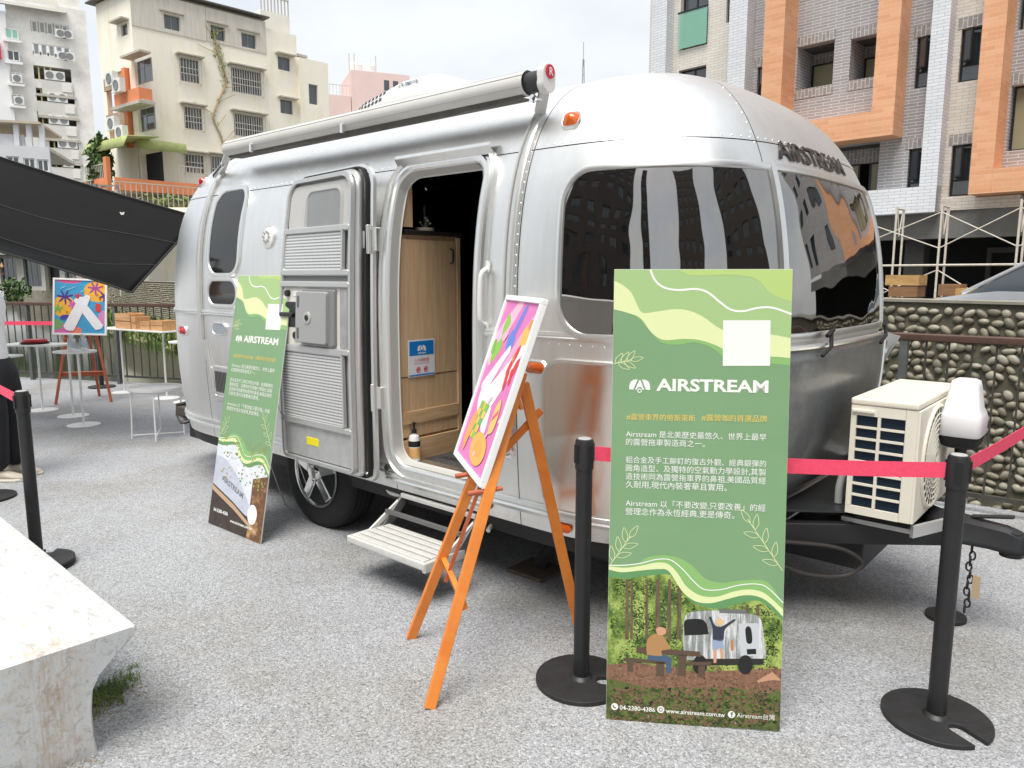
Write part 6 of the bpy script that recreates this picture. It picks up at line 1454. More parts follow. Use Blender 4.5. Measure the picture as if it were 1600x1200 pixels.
g2 = F.rect(1431,56,1461,136); h_g2 = rows_of(g2,-1,4); F.wall('grey_wall', M_tg, cP1, cC0, zb, ZT_, h_g2)
g3 = F.rect(1500,43,1533,126); h_g3 = rows_of(g3,-1,4); F.wall('beige_wall', M_tb, cC1, cD0, zb, ZT_, h_g3)
for h in h_g1+h_g2+h_g3:
    w = F.window(h[0],h[1],h[2],h[3],.10,mull=0,split=.32)
    # open casement
    xo = h[0]+.15*(h[1]-h[0]); cs = MB(); W_ = (h[1]-h[0])*.62; zz0, zz1 = h[2]+.36*(h[3]-h[2]), h[3]-.05; c45, s45 = math.cos(R(38)), math.sin(R(38))
    def cb(a0,a1,z0_,z1_,t): 
        cs.hexa([Vector(p) for p in ((xo+a0*c45,-.02-a0*s45,z0_),(xo+a1*c45,-.02-a1*s45,z0_),(xo+a1*c45+t*s45,-.02-a1*s45+t*c45,z0_),(xo+a0*c45+t*s45,-.02-a0*s45+t*c45,z0_),(xo+a0*c45,-.02-a0*s45,z1_),(xo+a1*c45,-.02-a1*s45,z1_),(xo+a1*c45+t*s45,-.02-a1*s45+t*c45,z1_),(xo+a0*c45+t*s45,-.02-a0*s45+t*c45,z1_))])
    cb(0,W_,zz0,zz0+.05,.04); cb(0,W_,zz1-.05,zz1,.04); cb(0,.05,zz0+.05,zz1-.05,.04); cb(W_-.05,W_,zz0+.05,zz1-.05,.04); F.put(cs,'casement',M_winf,w)
    cs = MB(); cb(.04,W_-.04,zz0+.04,zz1-.04,.02); F.put(cs,'casement_pane',M_bglass,w)
    F.box('head_course', M_sold, h[0]-.1, h[1]+.1, -.012, .05, h[3]+.005, h[3]+.28)
# recessed bay framed in orange
o1 = F.rect(1243,67,1300,135); o2 = F.rect(1326,54,1384,120); o3 = F.rect(1336,226,1384,283)
zrec = F.pt(1240,225)[1]
h_or = rows_of(o1,0,3)+rows_of(o2,0,3)
F.wall('grey_wall', M_tg, cO1, cP0, F.pt(1310,190)[1], ZT_, h_or, y0=.10, th=.3)
for h in h_or:
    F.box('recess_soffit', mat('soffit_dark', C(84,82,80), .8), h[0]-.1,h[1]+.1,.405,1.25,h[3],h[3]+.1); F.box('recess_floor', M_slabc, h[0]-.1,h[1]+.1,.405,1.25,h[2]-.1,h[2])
    F.box('recess_cheek', M_tg, h[0]-.1,h[0],.402,1.25,h[2],h[3]); F.box('recess_cheek', M_tg, h[1],h[1]+.1,.402,1.25,h[2],h[3])
    F.window(h[0]+.05,h[1]-.02,h[2]+.0,h[3]-.35,1.05,gm=M_glass_lit,mull=0); F.box('recess_back', M_sold, h[0],h[1],1.2,1.25,h[3]-.35,h[3])
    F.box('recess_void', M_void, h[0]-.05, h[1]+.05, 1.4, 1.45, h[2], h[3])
    F.box('head_course', M_sold, h[0]-.02, h[1]+.02, .088, .13, h[3]+.002, h[3]+.28); F.box('sill_course', M_sold, h[0]-.02, h[1]+.02, .085, .13, h[2]-.28, h[2]-.002)
zO0, zO1 = F.pt(1310,228)[1], F.pt(1310,190)[1]
YO = -.75
F.box('orange_column', M_to, cO0, cO1, YO, .3, zO0, ZT_); F.box('orange_column', M_to, cP0, cP1, YO, .3, zO0, ZT_); F.box('orange_beam', M_to, cO1+.002, cP0-.002, YO+.003, .3, zO0+.002, zO1)
# second orange frame at right, lower
zQ0, zQ1 = F.pt(1560,305)[1], F.pt(1560,268)[1]
F.box('orange_column', M_to, cD0, cD1, YO, .3, zQ0, ZT_); F.box('orange_beam', M_to, cD1+.002, cD1+6.5, YO+.003, .3, zQ0+.002, zQ1); F.box('orange_column', M_to, cD1+6.502, cD1+7.8, YO, .3, zQ0, ZT_)
rr = []
for k in range(4):
    for (a0,a1) in ((cD1+.05,cD1+1.9),(cD1+3.6,cD1+5.6)): rr.append((a0,a1,zQ1+.5+k*FH,zQ1+2.1+k*FH))
F.wall('grey_wall', M_tg, cD1, cD1+6.5, zQ1, ZT_, rr, y0=.1)
for h in rr: F.window(h[0]+.02,h[1]-.02,h[2],h[3],.30,gm=M_glass_lit,mull=1); F.box('head_course', M_sold, h[0]-.02, h[1]+.02, .088, .13, h[3]+.002, h[3]+.28)
# plain continuation further right (seen mirrored in the trailer windows)
rr = [(cD1+9+k*2.6,cD1+10.2+k*2.6,zb+.9+j*FH,zb+2.3+j*FH) for k in range(3) for j in range(5)]
F.wall('grey_wall', M_tg, cD1+7.8, XEND, zb, ZT_, rr)
for h in rr: F.window(h[0],h[1],h[2],h[3],.1,mull=0)
# storey under the orange frame: dark recess with glazing
F.wall('grey_wall', M_tg, cO0, cP1+.001, zb+.002, zO0, [(cO1-1.0,cP0+.0,zb+.25,zO0-.02)], y0=.02, th=.28)
F.window(X(1340,260),X(1386,260),zb+.28,zO0-.45,.9,gm=M_glass_lit,mull=0); F.window(X(1240,260),X(1325,260),zb+.28,zO0-.45,.9,gm=M_glass_lit,mull=1)
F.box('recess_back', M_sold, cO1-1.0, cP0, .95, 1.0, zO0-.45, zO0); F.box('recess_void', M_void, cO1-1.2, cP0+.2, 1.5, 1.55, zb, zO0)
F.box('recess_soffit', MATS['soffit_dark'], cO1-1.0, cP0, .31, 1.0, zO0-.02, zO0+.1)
# white piers and band
for a0,a1 in ((cA0,cA1),(cB0,cB1),(cC0,cC1)): F.box('white_pier', M_tw2, a0, a1, -.45, .3, zb-.35+.003, ZT_)
zw1 = F.pt(1400,283)[1]; F.box('white_band', M_tw2, cB0, cC1+.0, -.447, -.05, zb-.35, zw1-.25)
F.box('beige_band', M_tb, cC1+.002, cD0+1, -.06, .25, zb-.30, zb+.002)
# ground floor: raw concrete beam, dark interior with doorway
zg = F.pt(1480,372)[1]
F.box('concrete_beam', M_slabc, cA0, XEND, .0, .45, zg, zb-.302); 
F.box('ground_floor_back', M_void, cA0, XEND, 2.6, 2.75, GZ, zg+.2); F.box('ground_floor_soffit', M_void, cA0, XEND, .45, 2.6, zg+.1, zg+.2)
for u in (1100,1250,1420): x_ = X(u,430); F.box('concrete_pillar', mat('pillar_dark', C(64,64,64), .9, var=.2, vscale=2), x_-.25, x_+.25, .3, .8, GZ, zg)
xd0, xd1 = X(1508,430), X(1562,430); F.box('door_surround', mat('surround_grey', C(84,84,84), .8), xd0-.12, xd0, 2.45, 2.598, GZ, zg-.2); F.box('door_surround', MATS['surround_grey'], xd1, xd1+.12, 2.45, 2.598, GZ, zg-.2); F.box('door_surround', MATS['surround_grey'], xd0, xd1, 2.45, 2.598, zg-.35, zg-.2)
F.box('side_wall', M_tb, cA0-.25, cA0, -.2, 12, GZ, ZT_); F.box('rear_block', M_tg, cA0+.3, XEND, 12, 12.3, GZ, ZT_); F.box('roof_slab', M_slabc, cA0-.25, XEND, -.3, 12.3, ZT_, ZT_+.3)
# scaffolding
M_scaf = mat('scaffold_white', C(216,208,196), .5, var=.2, vscale=10)
FS = Vector((OB.x,OB.y,0)) - F.n*1.6
SC = thing('scaffold', 'pale tubular scaffold frames with crossed braces before the unfinished ground floor', 'scaffold', (FS.x,FS.y,GZ), math.atan2(eB[1],eB[0]))
FF = Face(SC, (FS.x,FS.y), eB); zs1, zs0, zsm = FF.pt(1480,318)[1], GZ+.0, FF.pt(1480,414)[1]
def stube(a, b_, r=.024, nm='tube'): FF.put(MB().tube([a,b_], r, 8), nm, M_scaf, smooth=True)
sx = [FF.pt(u,400)[0] for u in (1270,1396,1466,1478,1588,1600)]
for x in [sx[0],sx[1],sx[2],sx[4],sx[4]+2.6]:
    for dy in (0,.55): stube((x,dy,GZ),(x,dy,zs1),.028,'standard')
    stube((x,0,zs1-.05),(x,.55,zs1-.05)); stube((x,0,zsm),(x,.55,zsm)); stube((x,.08,zs1-.05),(x,.28,zs1-.75),.016); stube((x,.47,zs1-.05),(x,.28,zs1-.75),.016)
stube((sx[0]-1,0,zsm),(sx[4]+4,0,zsm),.024,'ledger'); stube((sx[0]-1,.55,zsm),(sx[4]+4,.55,zsm),.024,'ledger')
for a,b_ in ((sx[1]-1.2,sx[2]),(sx[2],sx[4]),(sx[4],sx[4]+2.6)):
    stube((a,0,zs1-.2),(b_,0,zsm+.42),.014,'brace'); stube((a,0,zsm+.42),(b_,0,zs1-.2),.014,'brace'); 
    stube((a,0,zsm-.12),(b_,0,GZ+.2),.014,'brace'); stube((a,.02,GZ+.2),(b_,.02,zsm-.12),.014,'brace')
# timber stacks behind the wall
def timber(u0,u1,v0,Y,label,cols,n):
    p = at((u0+u1)/2,460,Y); w_ = (u1-u0)/FPX*Y; t = thing('timber_stack', label, 'timber', (p.x,p.y,GZ), F.b.rotation_euler.z); zt_ = at(u0,v0,Y).z-GZ
    for k in range(n):
        h = zt_/n; MB().box(-w_/2*random.uniform(.6,1), w_/2*random.uniform(.6,1), -.25, .25, k*h, k*h+h*.9).build('board', wood_mat('stack_wood_%d' % (k%2), C(*cols[k%2]), C(*[c*.8 for c in cols[k%2]]), (1,6,6), .7, 3), t)
timber(1385,1440,428,15.5,'stack of yellow and brown boards behind the river stone wall',((206,164,104),(150,112,78)),5)
timber(1472,1508,442,14.5,'leaning wooden pallet pieces left of the grey car',((196,172,146),(172,148,124)),4)
timber(1500,1530,448,14.2,'pile of pale sacks and boards beside the grey car',((186,166,140),(200,180,156)),3)
# car
cpt = at(1525,455,12.6); car = thing('parked_car', 'silver grey car parked behind the river stone wall, only its roof showing', 'car', (cpt.x+eB[0]*1.40,cpt.y+eB[1]*1.40,GZ), math.atan2(eB[1],eB[0])+math.pi)
M_car = mat('car_paint', C(196,200,206), .25, .5, coat=.8)
bd = [(-2.15,.45,.55),(-2.1,.35,.72),(-1.55,.3,.78),(-1.2,.3,.86),(.9,.3,.88),(1.25,.3,.84),(2.05,.32,.70),(2.2,.4,.6)]
mb = MB(); mb.grid([[Vector((x,-.86,z0)),Vector((x,-.9,(z0+z1)/2)),Vector((x,-.84,z1)),Vector((x,0,z1+.03)),Vector((x,.84,z1)),Vector((x,.9,(z0+z1)/2)),Vector((x,.86,z0))] for x,z0,z1 in bd]); mb.build('body', M_car, car, smooth=True, ang=50, fix=True)
cbn = [(-1.75,.80,.82),(-1.0,1.30,.64),(-.2,1.44,.60),(.5,1.38,.62),(1.35,.84,.80)]
mb = MB(); mb.grid([[Vector((x,-.82,.80)),Vector((x,-w_,z-.02)),Vector((x,-w_*.8,z)),Vector((x,w_*.8,z)),Vector((x,w_,z-.02)),Vector((x,.82,.80))] for x,z,w_ in cbn]); mb.build('cabin', M_bglass, car, smooth=True, ang=40, fix=True)
MB().grid([[Vector((x,-w_*.86,z+.012)),Vector((x,0,z+.03)),Vector((x,w_*.86,z+.012))] for x,z,w_ in ((-1.05,1.28,.64),(-.6,1.40,.62),(-.2,1.45,.6),(.45,1.40,.62),(.62,1.30,.63))]).build('roof', M_car, car, smooth=True, ang=0, solid=.03)
for s in (-1,1):
    MB().tube([(-1.8,s*.80,.82),(-1.0,s*.645,1.30),(-.2,s*.605,1.44),(.5,s*.625,1.38),(1.4,s*.80,.84)],.03,8).build('pillar', M_car, car, smooth=True)
    for x in (-1.35,1.35): MB().lathe([(.2,-.1),(.31,-.1),(.32,0),(.31,.1),(.2,.1),(.0,.06)], 24, (x,s*.82,.32), Matrix.Rotation(R(90),3,'X')).build('wheel', MATS['tyre_rubber'], car, smooth=True)
# ---------------------------------------------------------------- left: beige corner block
M_pl = mat('plaster_cream', C(249,243,228), .85, var=.10, vscale=.5, stretch=(3,3,.5), tint=C(222,206,170), tamt=.55, tscale=.5, bump=.1, bscale=4); M_sheet = mat('sheet_metal_cladding', C(214,208,196), .6, .2, var=.16, vscale=2, stretch=(4,4,.3))
M_or = mat('orange_paint', C(226,140,94), .7, var=.12, vscale=1.2); M_shade = mat('ledge_concrete', C(190,184,172), .9, var=.2, vscale=2)
OC = at(233,430,48); eR = (.711,.703); eL = (.792,-.61)
CB = thing('corner_apartments', 'cream corner apartment block with barred windows and orange balconies behind the canal', 'building', (OC.x,OC.y,GZ), math.atan2(eR[1],eR[0]))
FR, FL = Face(CB, (OC.x,OC.y), eR), Face(CB, (OC.x,OC.y), eL)
zc_ = FR.pt(413,35)[1]; xm = FR.pt(415,60)[0]; xm2 = FR.pt(464,100)[0]; xm3 = FR.pt(511,150)[0]; zc2 = FR.pt(440,50)[1]; zc3 = FR.pt(490,96)[1]
pick = [((256,24,281,47),1,0),((329,41,351,63),1,0),((377,53,400,75),1,0),((281,92,311,128),1,1),((362,109,408,146),2,1),((288,168,316,202),1,1),((366,180,411,214),2,1),((289,242,319,270),2,1),((330,246,372,290),2,1),((292,318,322,350),2,1),((372,262,412,300),2,1)]
hs = [FR.rect(*p[0]) for p in pick]
FR.wall('wall', M_pl, 0, xm, GZ, zc_, hs)
for h,(r,m_,b_) in zip(hs,pick):
    FR.window(h[0],h[1],h[2],h[3],.15,M_winl,mull=m_,bars=b_); FR.box('window_ledge', M_shade, h[0]-.25, h[1]+.25, -.45 if b_ else -.2, .0, h[3]+.12, h[3]+.20)
# faded sheet patches around the top storey
zt0 = FR.pt(240,52)[1]; FR.wall('metal_cladding', M_sheet, 0.0, FR.pt(322,60)[0], FR.pt(300,60)[1], zc_+.02, hs[:3], y0=-.06, th=.056); FR.wall('metal_cladding', M_sheet, FR.pt(323,60)[0], xm, FR.pt(395,80)[1], zc_+.02, hs[:3], y0=-.05, th=.046)
hs2 = [FR.rect(434,88,453,110), FR.rect(438,156,457,178)]; FR.wall('wall', M_pl, xm, xm2, GZ, zc2, hs2, y0=-.02)
hs3 = [FR.rect(480,133,494,164)]; FR.wall('wall', M_pl, xm2, xm3, GZ, zc3, hs3, y0=-.25)
for h in hs2: FR.window(h[0],h[1],h[2],h[3],.12,M_winl,mull=1); FR.box('window_ledge', M_shade, h[0]-.2, h[1]+.3, -.45, -.02, h[3]+.05, h[3]+.14)
for h in hs3: FR.window(h[0],h[1],h[2],h[3],-.10,M_winl,mull=0)
FR.box('stair_tower', mat('tower_white', C(236,232,220), .8, var=.08, vscale=1), xm+.2, xm2+.1, 1.0, 6, zc2+.01, FR.pt(430,12)[1])
rl_ = MB()
for k in range(9): xx = xm+.3+(xm2-xm)*k/9; rl_.box(xx-.04,xx+.04,1.0,1.08,FR.pt(430,12)[1],FR.pt(430,12)[1]+1.0)
rl_.box(xm+.2,xm2+.1,.98,1.1,FR.pt(430,12)[1]+1.0,FR.pt(430,12)[1]+1.1); FR.put(rl_,'roof_rail',M_bars)
FR.box('roof_slab', M_shade, .3, xm, .3, 3.5, zc_, zc_+.25); FR.box('end_wall', M_pl, xm-.01, xm3, 9, 9.3, GZ, zc3); FR.box('roof_slab', M_shade, xm, xm3, .0, 9, zc3-.2, zc3-.01); FR.box('side_return', M_pl, xm-.3, xm, .3, 3.5, GZ, zc_); FR.box('side_return', M_pl, xm2-.3, xm2, .01, 9, GZ, zc2); FR.box('side_return', M_pl, xm3-.3, xm3, .06, 9, GZ, zc3)
FR.box('little_canopy', M_shade, FR.pt(466,90)[0], FR.pt(486,90)[0], .5, 2.5, FR.pt(475,86)[1], FR.pt(475,82)[1])
# left face with recessed balconies
xl = FL.pt(158,120)[0]; zl1 = FL.pt(190,110)[1]
pk = [(210,92,233,129),(213,168,238,204)]
hl_ = [FL.rect(*p) for p in pk]; hd1 = FL.rect(217,238,247,300); hl_s = FL.rect(189,37,199,56)
FL.wall('wall', M_pl, xl, 0, GZ, zc_, hl_+[hl_s, hd1, (xl+.6, FL.pt(205,150)[0], FL.pt(190,225)[1], zl1)], th=.31)
for h in hl_: FL.window(h[0],h[1],h[2],h[3],.15,M_winl,mull=1,split=.7); FL.box('window_ledge', M_shade, h[0]-.3, h[1]+.35, -.7, 0, h[3]+.1, h[3]+.22)
FL.window(*hl_s[:2],*hl_s[2:],.12,M_winl,mull=0); FL.box('window_ledge', M_shade, hl_s[0]-.5, hl_s[1]+.3, -.5, 0, hl_s[3]+.1, hl_s[3]+.2); FL.box('dark_doorway', M_void, hd1[0],hd1[1],.31,.36,hd1[2],hd1[3])
FL.box('balcony_back', M_or, xl+.3, FL.pt(212,150)[0], 1.4, 1.6, FL.pt(190,235)[1], zl1+.3); FL.box('orange_fin', M_or, FL.pt(197,130)[0], FL.pt(202,130)[0], -.25, 1.4, FL.pt(190,235)[1], zl1)
for v0,v1 in ((120,140),(178,200)):
    FL.box('lattice_panel', mat('lattice_brown', C(176,150,128), .8, var=.3, vscale=6), xl+.6, FL.pt(196,150)[0], -.15, -.02, FL.pt(180,v1)[1], FL.pt(180,v0)[1])
for u0,v0,u1,v1 in ((199,146,236,172),): r = FL.rect(u0,v0,u1,v1); FL.box('orange_balcony', M_or, r[0], r[1]+.2, -.8, .0, r[2]+.2, r[3]); FL.box('window_ledge', M_shade, r[0]-.2, r[1]+.5, -.95, 0, r[2]+.02, r[2]+.198)
for u,v in ((203,140),(214,150),(205,208),(218,222)): x_, z_ = FL.pt(u,v); FL.condenser(x_-.5, z_, 1.0, .8, 1, -1.25)
FL.box('metal_roof',mat('roof_dark', C(96,94,90), .6),xl-.5,.3,-.45,.6,zc_+.03,zc_+.12); FR.box('metal_roof',MATS['roof_dark'],-.4,xm+.2,-.35,.6,zc_+.26,zc_+.34)
# green canopy and orange balcony at the first floor, wrapping the corner
r = FL.rect(176,226,246,240); M_can = mat('canopy_green', C(176,186,120), .7, var=.2, vscale=3)
FL.put(MB().grid([[Vector((x_,-2.2,r[2]-.15)),Vector((x_,-1.9,r[3]-.05)),Vector((x_,0,r[3]+.15))] for x_ in lsp(r[0]+.6,r[1]+.3,6)]),'canopy',M_can,smooth=True,solid=.06)
r2_ = FR.rect(238,226,278,238); FR.put(MB().grid([[Vector((x_,-1.5,r2_[2]-.15)),Vector((x_,-1.3,r2_[3]-.05)),Vector((x_,0,r2_[3]+.15))] for x_ in lsp(-.6,r2_[1],4)]),'canopy',M_can,smooth=True,solid=.06)
rb = FL.rect(196,262,236,308); FL.box('balcony_parapet', M_or, rb[0]-.3, FL.pt(228,290)[0], -2.4, -2.2, rb[2], rb[2]+.9); FL.box('balcony_parapet', M_or, FL.pt(226,290)[0], .6, -2.42, -2.18, rb[2]-.2, rb[3]+.3)
rr_ = FR.rect(236,290,300,308); FR.box('balcony_parapet', M_or, -2.2, rr_[1], -2.0, -1.8, rr_[2], rr_[3]); FR.box('balcony_floor', M_shade, -2.0, rr_[1], -1.8, 0, rr_[2]-.1, rr_[2]+.05); FL.box('balcony_floor', M_shade, rb[0]-.3, .6, -2.18, 0, rb[2]-.1, rb[2]+.05)
def barsrow(f_, x0,x1,y,z0,z1,nm='balcony_railing',st=.22):
    g_ = MB(); xx = x0
    while xx < x1: g_.box(xx-.02,xx+.02,y-.02,y+.02,z0,z1); xx += st
    g_.box(x0,x1,y-.03,y+.03,z1,z1+.06); f_.put(g_, nm, M_bars)
barsrow(FL, rb[0]-.2, FL.pt(226,290)[0]-.1, -2.3, rb[2]+.9, rb[3]-.1); barsrow(FR, FR.pt(264,300)[0], rr_[1], -1.9, rr_[3], rr_[3]+1.0)
zf = FR.pt(260,326)[1]; barsrow(FL, rb[0]-.6, .4, -3.2, zf-.3, zf+1.3, 'terrace_fence', .3); barsrow(FR, -2.6, rr_[1]+1, -3.0, zf-.3, zf+1.1, 'terrace_fence', .3)
FR.box('terrace_slab', M_shade, -3.2, rr_[1]+1, -3.1, 0, zf-.6, zf-.31)
# climbing vine and balcony plants
vn = MB(); rnd = random.Random(5)
P_ = [FR.pt(u,v) for u,v in ((352,250),(345,215),(333,185),(340,160),(352,130),(348,105),(340,85),(335,60),(333,46))]
L_ = smooth_line([Vector((x,-.08,z)) for x,z in P_],8); vn.tube(L_,.06,5)
for p in L_[::6]: vn.tube([p, p+Vector((rnd.uniform(-1.4,1.4),-.02,rnd.uniform(.2,1.0)))],.02,4)
vs_ = FR.put(vn,'vine',mat('vine_stem', C(178,158,122), .9),None)
lf = MB()
def leafcloud(mb, c, rx, ry, rz, n, s, rnd):
    for _ in range(n):
        a, b2 = rnd.uniform(0,6.28), rnd.uniform(-1,1); r_ = rnd.random()**.4; p = c+Vector((rx*r_*math.cos(a)*math.sqrt(1-b2*b2), ry*r_*math.sin(a)*math.sqrt(1-b2*b2), rz*r_*b2))
        u_ = Vector((rnd.gauss(0,1),rnd.gauss(0,1),rnd.gauss(0,1))).normalized(); w_ = u_.orthogonal().normalized()*s*rnd.uniform(.5,1.1); u_ *= s*rnd.uniform(.7,1.3)
        mb.add([p-u_, p+w_*.6, p+u_, p-w_*.6], [(0,1,2,3)])
for p in L_[30:]: leafcloud(lf, p, .4, .12, .4, 4, .11, rnd)
for p in L_[8:30:3]: leafcloud(lf, p, .3, .1, .3, 3, .1, rnd)
M_leaf = mat('leaf_green', C(140,156,90), .7, var=.4, vscale=2, tint=C(160,164,96), tamt=.6, tscale=1.5); M_leaf2 = mat('leaf_dark', C(62,92,40), .7, var=.4, vscale=2, tint=C(120,140,70), tamt=.6, tscale=1.5)
FR.put(lf,'vine_leaves',M_leaf,vs_,kind='stuff')
lf = MB(); x_, z_ = FL.pt(206,262); leafcloud(lf, Vector((x_,-1.9,z_)), 1.0, .7, 1.9, 420, .22, rnd); leafcloud(lf, Vector((x_-.4,-2.1,z_-1.5)), .7, .6, 1.0, 200, .2, rnd)
bp_ = thing('balcony_plant', 'bushy green plant growing on the orange first floor balcony', 'plant', (FL.M @ Vector((x_,-1.9,0))).to_tuple() if False else (OC.x,OC.y,GZ), math.atan2(eR[1],eR[0]))
FLP = Face(bp_, (OC.x,OC.y), eL); FLP.put(lf,'foliage',M_leaf2,None,kind='stuff'); FLP.put(MB().tube([(x_,-1.9,rb[2]+.05),(x_,-1.9,z_)],.06,6),'stem',MATS['vine_stem'])
lf = MB(); x_, z_ = FR.pt(250,326); leafcloud(lf, Vector((x_,-2.2,z_)), 2.6, .5, .8, 320, .2, rnd)
bp2 = thing('terrace_plant', 'low green hedge behind the white terrace fence under the orange balcony', 'plant', (OC.x,OC.y,GZ), math.atan2(eR[1],eR[0])); Face(bp2,(OC.x,OC.y),eR).put(lf,'foliage',M_leaf,None,kind='stuff')
# ---------------------------------------------------------------- far left: grey office tower with condensers
eT = (.857,.515); OT = at(47,430,105)
TWR = thing('grey_tower', 'tall grey concrete tower with white air conditioners on its balconies', 'building', (OT.x,OT.y,GZ), math.atan2(eT[1],eT[0])); FT = Face(TWR,(OT.x,OT.y),eT)
M_twc = mat('tower_concrete', C(238,236,230), .85, var=.10, vscale=.25, tint=C(178,174,164), tamt=.5, tscale=.3); M_twl = mat('tower_parapet', C(214,212,205), .85, var=.10, vscale=.4)
xr1 = FT.pt(143,140)[0]; ztw = FT.pt(90,10)[1]
hb_ = [FT.rect(*p) for p in ((53,105,111,126),(57,140,116,160),(59,176,119,195),(77,212,122,232),(80,246,125,262),(84,281,128,296))]; hw_ = [FT.rect(48,36,107,53), FT.rect(51,71,110,88)]
FT.wall('wall', M_twc, 0, xr1, GZ, ztw, hb_+hw_)
for h in hw_:
    n_ = 5
    for k in range(n_): a0 = h[0]+(h[1]-h[0])*k/n_; FT.window(a0+.1,a0+(h[1]-h[0])/n_-.1,h[2],h[3],.1,M_cond,mat('tower_glass', C(150,150,146), .2),mull=0,th=.12)
    for k in (3,4): a0 = h[0]+(h[1]-h[0])*(k+.1)/n_; FT.condenser(a0,h[2]-.5,1.3,1.1,1,-.9)
for i,h in enumerate(hb_):
    FT.box('balcony_back', mat('balcony_grey', C(140,136,128), .85, var=.2, vscale=.6), h[0]-1,h[1]+1,1.6,1.8,h[2]-2,h[3]+2.2); FT.box('balcony_soffit', M_twl, h[0]-.5,h[1]+.5,.302,1.6,h[3],h[3]+.3); FT.box('parapet', M_twl, h[0]+(.8 if i<1 else 0), h[1]+.1, -.25, -.003, h[2]-1.9, h[2]-.05); FT.box('ledge', M_shade, h[0], h[1]+.4, -.4, 0, h[2]-2.25, h[2]-1.95)
    for k in range(3): FT.box('pipe', mat('pipe_yellow', C(206,196,140), .7), h[0]+.5+k*.7, h[0]+.68+k*.7, .3, .5, h[2], h[3])
    FT.condenser(h[0]+(h[1]-h[0])*(.28 if i < 4 else .4), h[2]+.05, 2.4 if i < 4 else 1.3, 1.2, 2 if i < 4 else 1, -.32); FT.box('sign_panel', mat('panel_white', C(228,226,218), .6), h[0]+(h[1]-h[0])*.72, h[0]+(h[1]-h[0])*.98, -.4,-.26,h[2]-1.4,h[2]-.3)
FT.box('side_wall', M_twc, xr1-.3, xr1-.001, .31, 16, GZ, ztw); FT.box('roof_house', M_twc, FT.pt(92,0)[0], FT.pt(124,0)[0], 1, 9, ztw, ztw+7); FT.box('roof_slab', M_twl, 0, xr1, .3, 16, ztw-.3, ztw)
mb = MB(); mb.grid([[Vector((x_,-1.5,ztw-1.2+.4*abs(x_-4)*0)), Vector((x_,5,ztw+2.2))] for x_ in (-3,7)]); FT.put(mb,'lean_to_roof',mat('roof_grey', C(160,158,150), .7),solid=.15)
WT = thing('white_tower', 'white rendered apartment tower at the left picture edge beside the grey one', 'building', (OT.x,OT.y,GZ), math.atan2(eT[1],eT[0])); FW = Face(WT,(OT.x,OT.y),eT)
x0w = FW.pt(-60,100)[0]; zww = FW.pt(20,22)[1]; hw2 = [FW.rect(*p) for p in ((9,47,29,63),(12,81,31,97),(16,115,34,131),(19,149,36,165))]; M_wr = mat('white_render', C(238,238,238), .8, var=.05, vscale=.4)
FW.wall('wall', M_wr, x0w, -.02, GZ, zww, hw2, y0=-.8, th=.4)
for i,h in enumerate(hw2):
    FW.window(h[0],h[1],h[2],h[3],-.7,M_cond,mat('pane_green', C(140,190,176), .2) if i == 0 else M_bglass,mull=1,th=.12); FW.box('window_ledge', M_wr, h[0]-.3,h[1]+.3,-1.3,-.8,h[2]-.5,h[2]-.2)
    if i > 1: FW.condenser(h[0]+.2,h[2]-.1,1.2,1.1,1,-1.35)
FW.box('red_sign', mat('sign_red', C(210,60,60), .6), FW.pt(-12,80)[0], FW.pt(2,80)[0], -1.4, -.9, FW.pt(0,95)[1], FW.pt(0,70)[1]); FW.box('side_wall', M_wr, -.3,-.03,-.39,12,GZ,zww); FW.box('roof_slab', M_wr, x0w,-.03,-.39,12,zww-.3,zww-.002)
# low grey house in front of the tower
eH = (.95,.31); OH = at(40,430,70); HS = thing('low_house', 'low pale grey house with roof terrace in front of the grey tower', 'building', (OH.x,OH.y,GZ), math.atan2(eH[1],eH[0])); FHs = Face(HS,(OH.x,OH.y),eH)
xa, xb = FHs.pt(-60,250)[0], FHs.pt(78,250)[0]; zr = FHs.pt(40,228)[1]; hh_ = [FHs.rect(*p) for p in ((10,244,30,258),(37,247,55,268),(58,249,76,268))]
FHs.wall('wall', mat('house_grey', C(204,206,210), .8, var=.08, vscale=.6), xa, xb, GZ, zr, hh_)
for h in hh_: FHs.window(h[0],h[1],h[2],h[3],.1,M_cond,M_bglass,mull=1,th=.1)
FHs.box('parapet', MATS['house_grey'], xa, FHs.pt(33,220)[0], 1.0, 1.3, zr+.0, FHs.pt(20,207)[1]); FHs.box('flat_roof', M_shade, xa, xb, .3, 10, zr-.3, zr-.01)
zr2 = FHs.pt(40,192)[1]; FHs.box('terrace_roof', mat('terrace_roof_tan', C(190,176,156), .8, var=.15, vscale=1), xa, xb-.6, .2, 8, zr2, zr2+.2)
for u in (22,42,62): x_ = FHs.pt(u,210)[0]; FHs.box('terrace_post', MATS['house_grey'], x_-.2, x_+.2, .6, 1.0, zr, zr2)
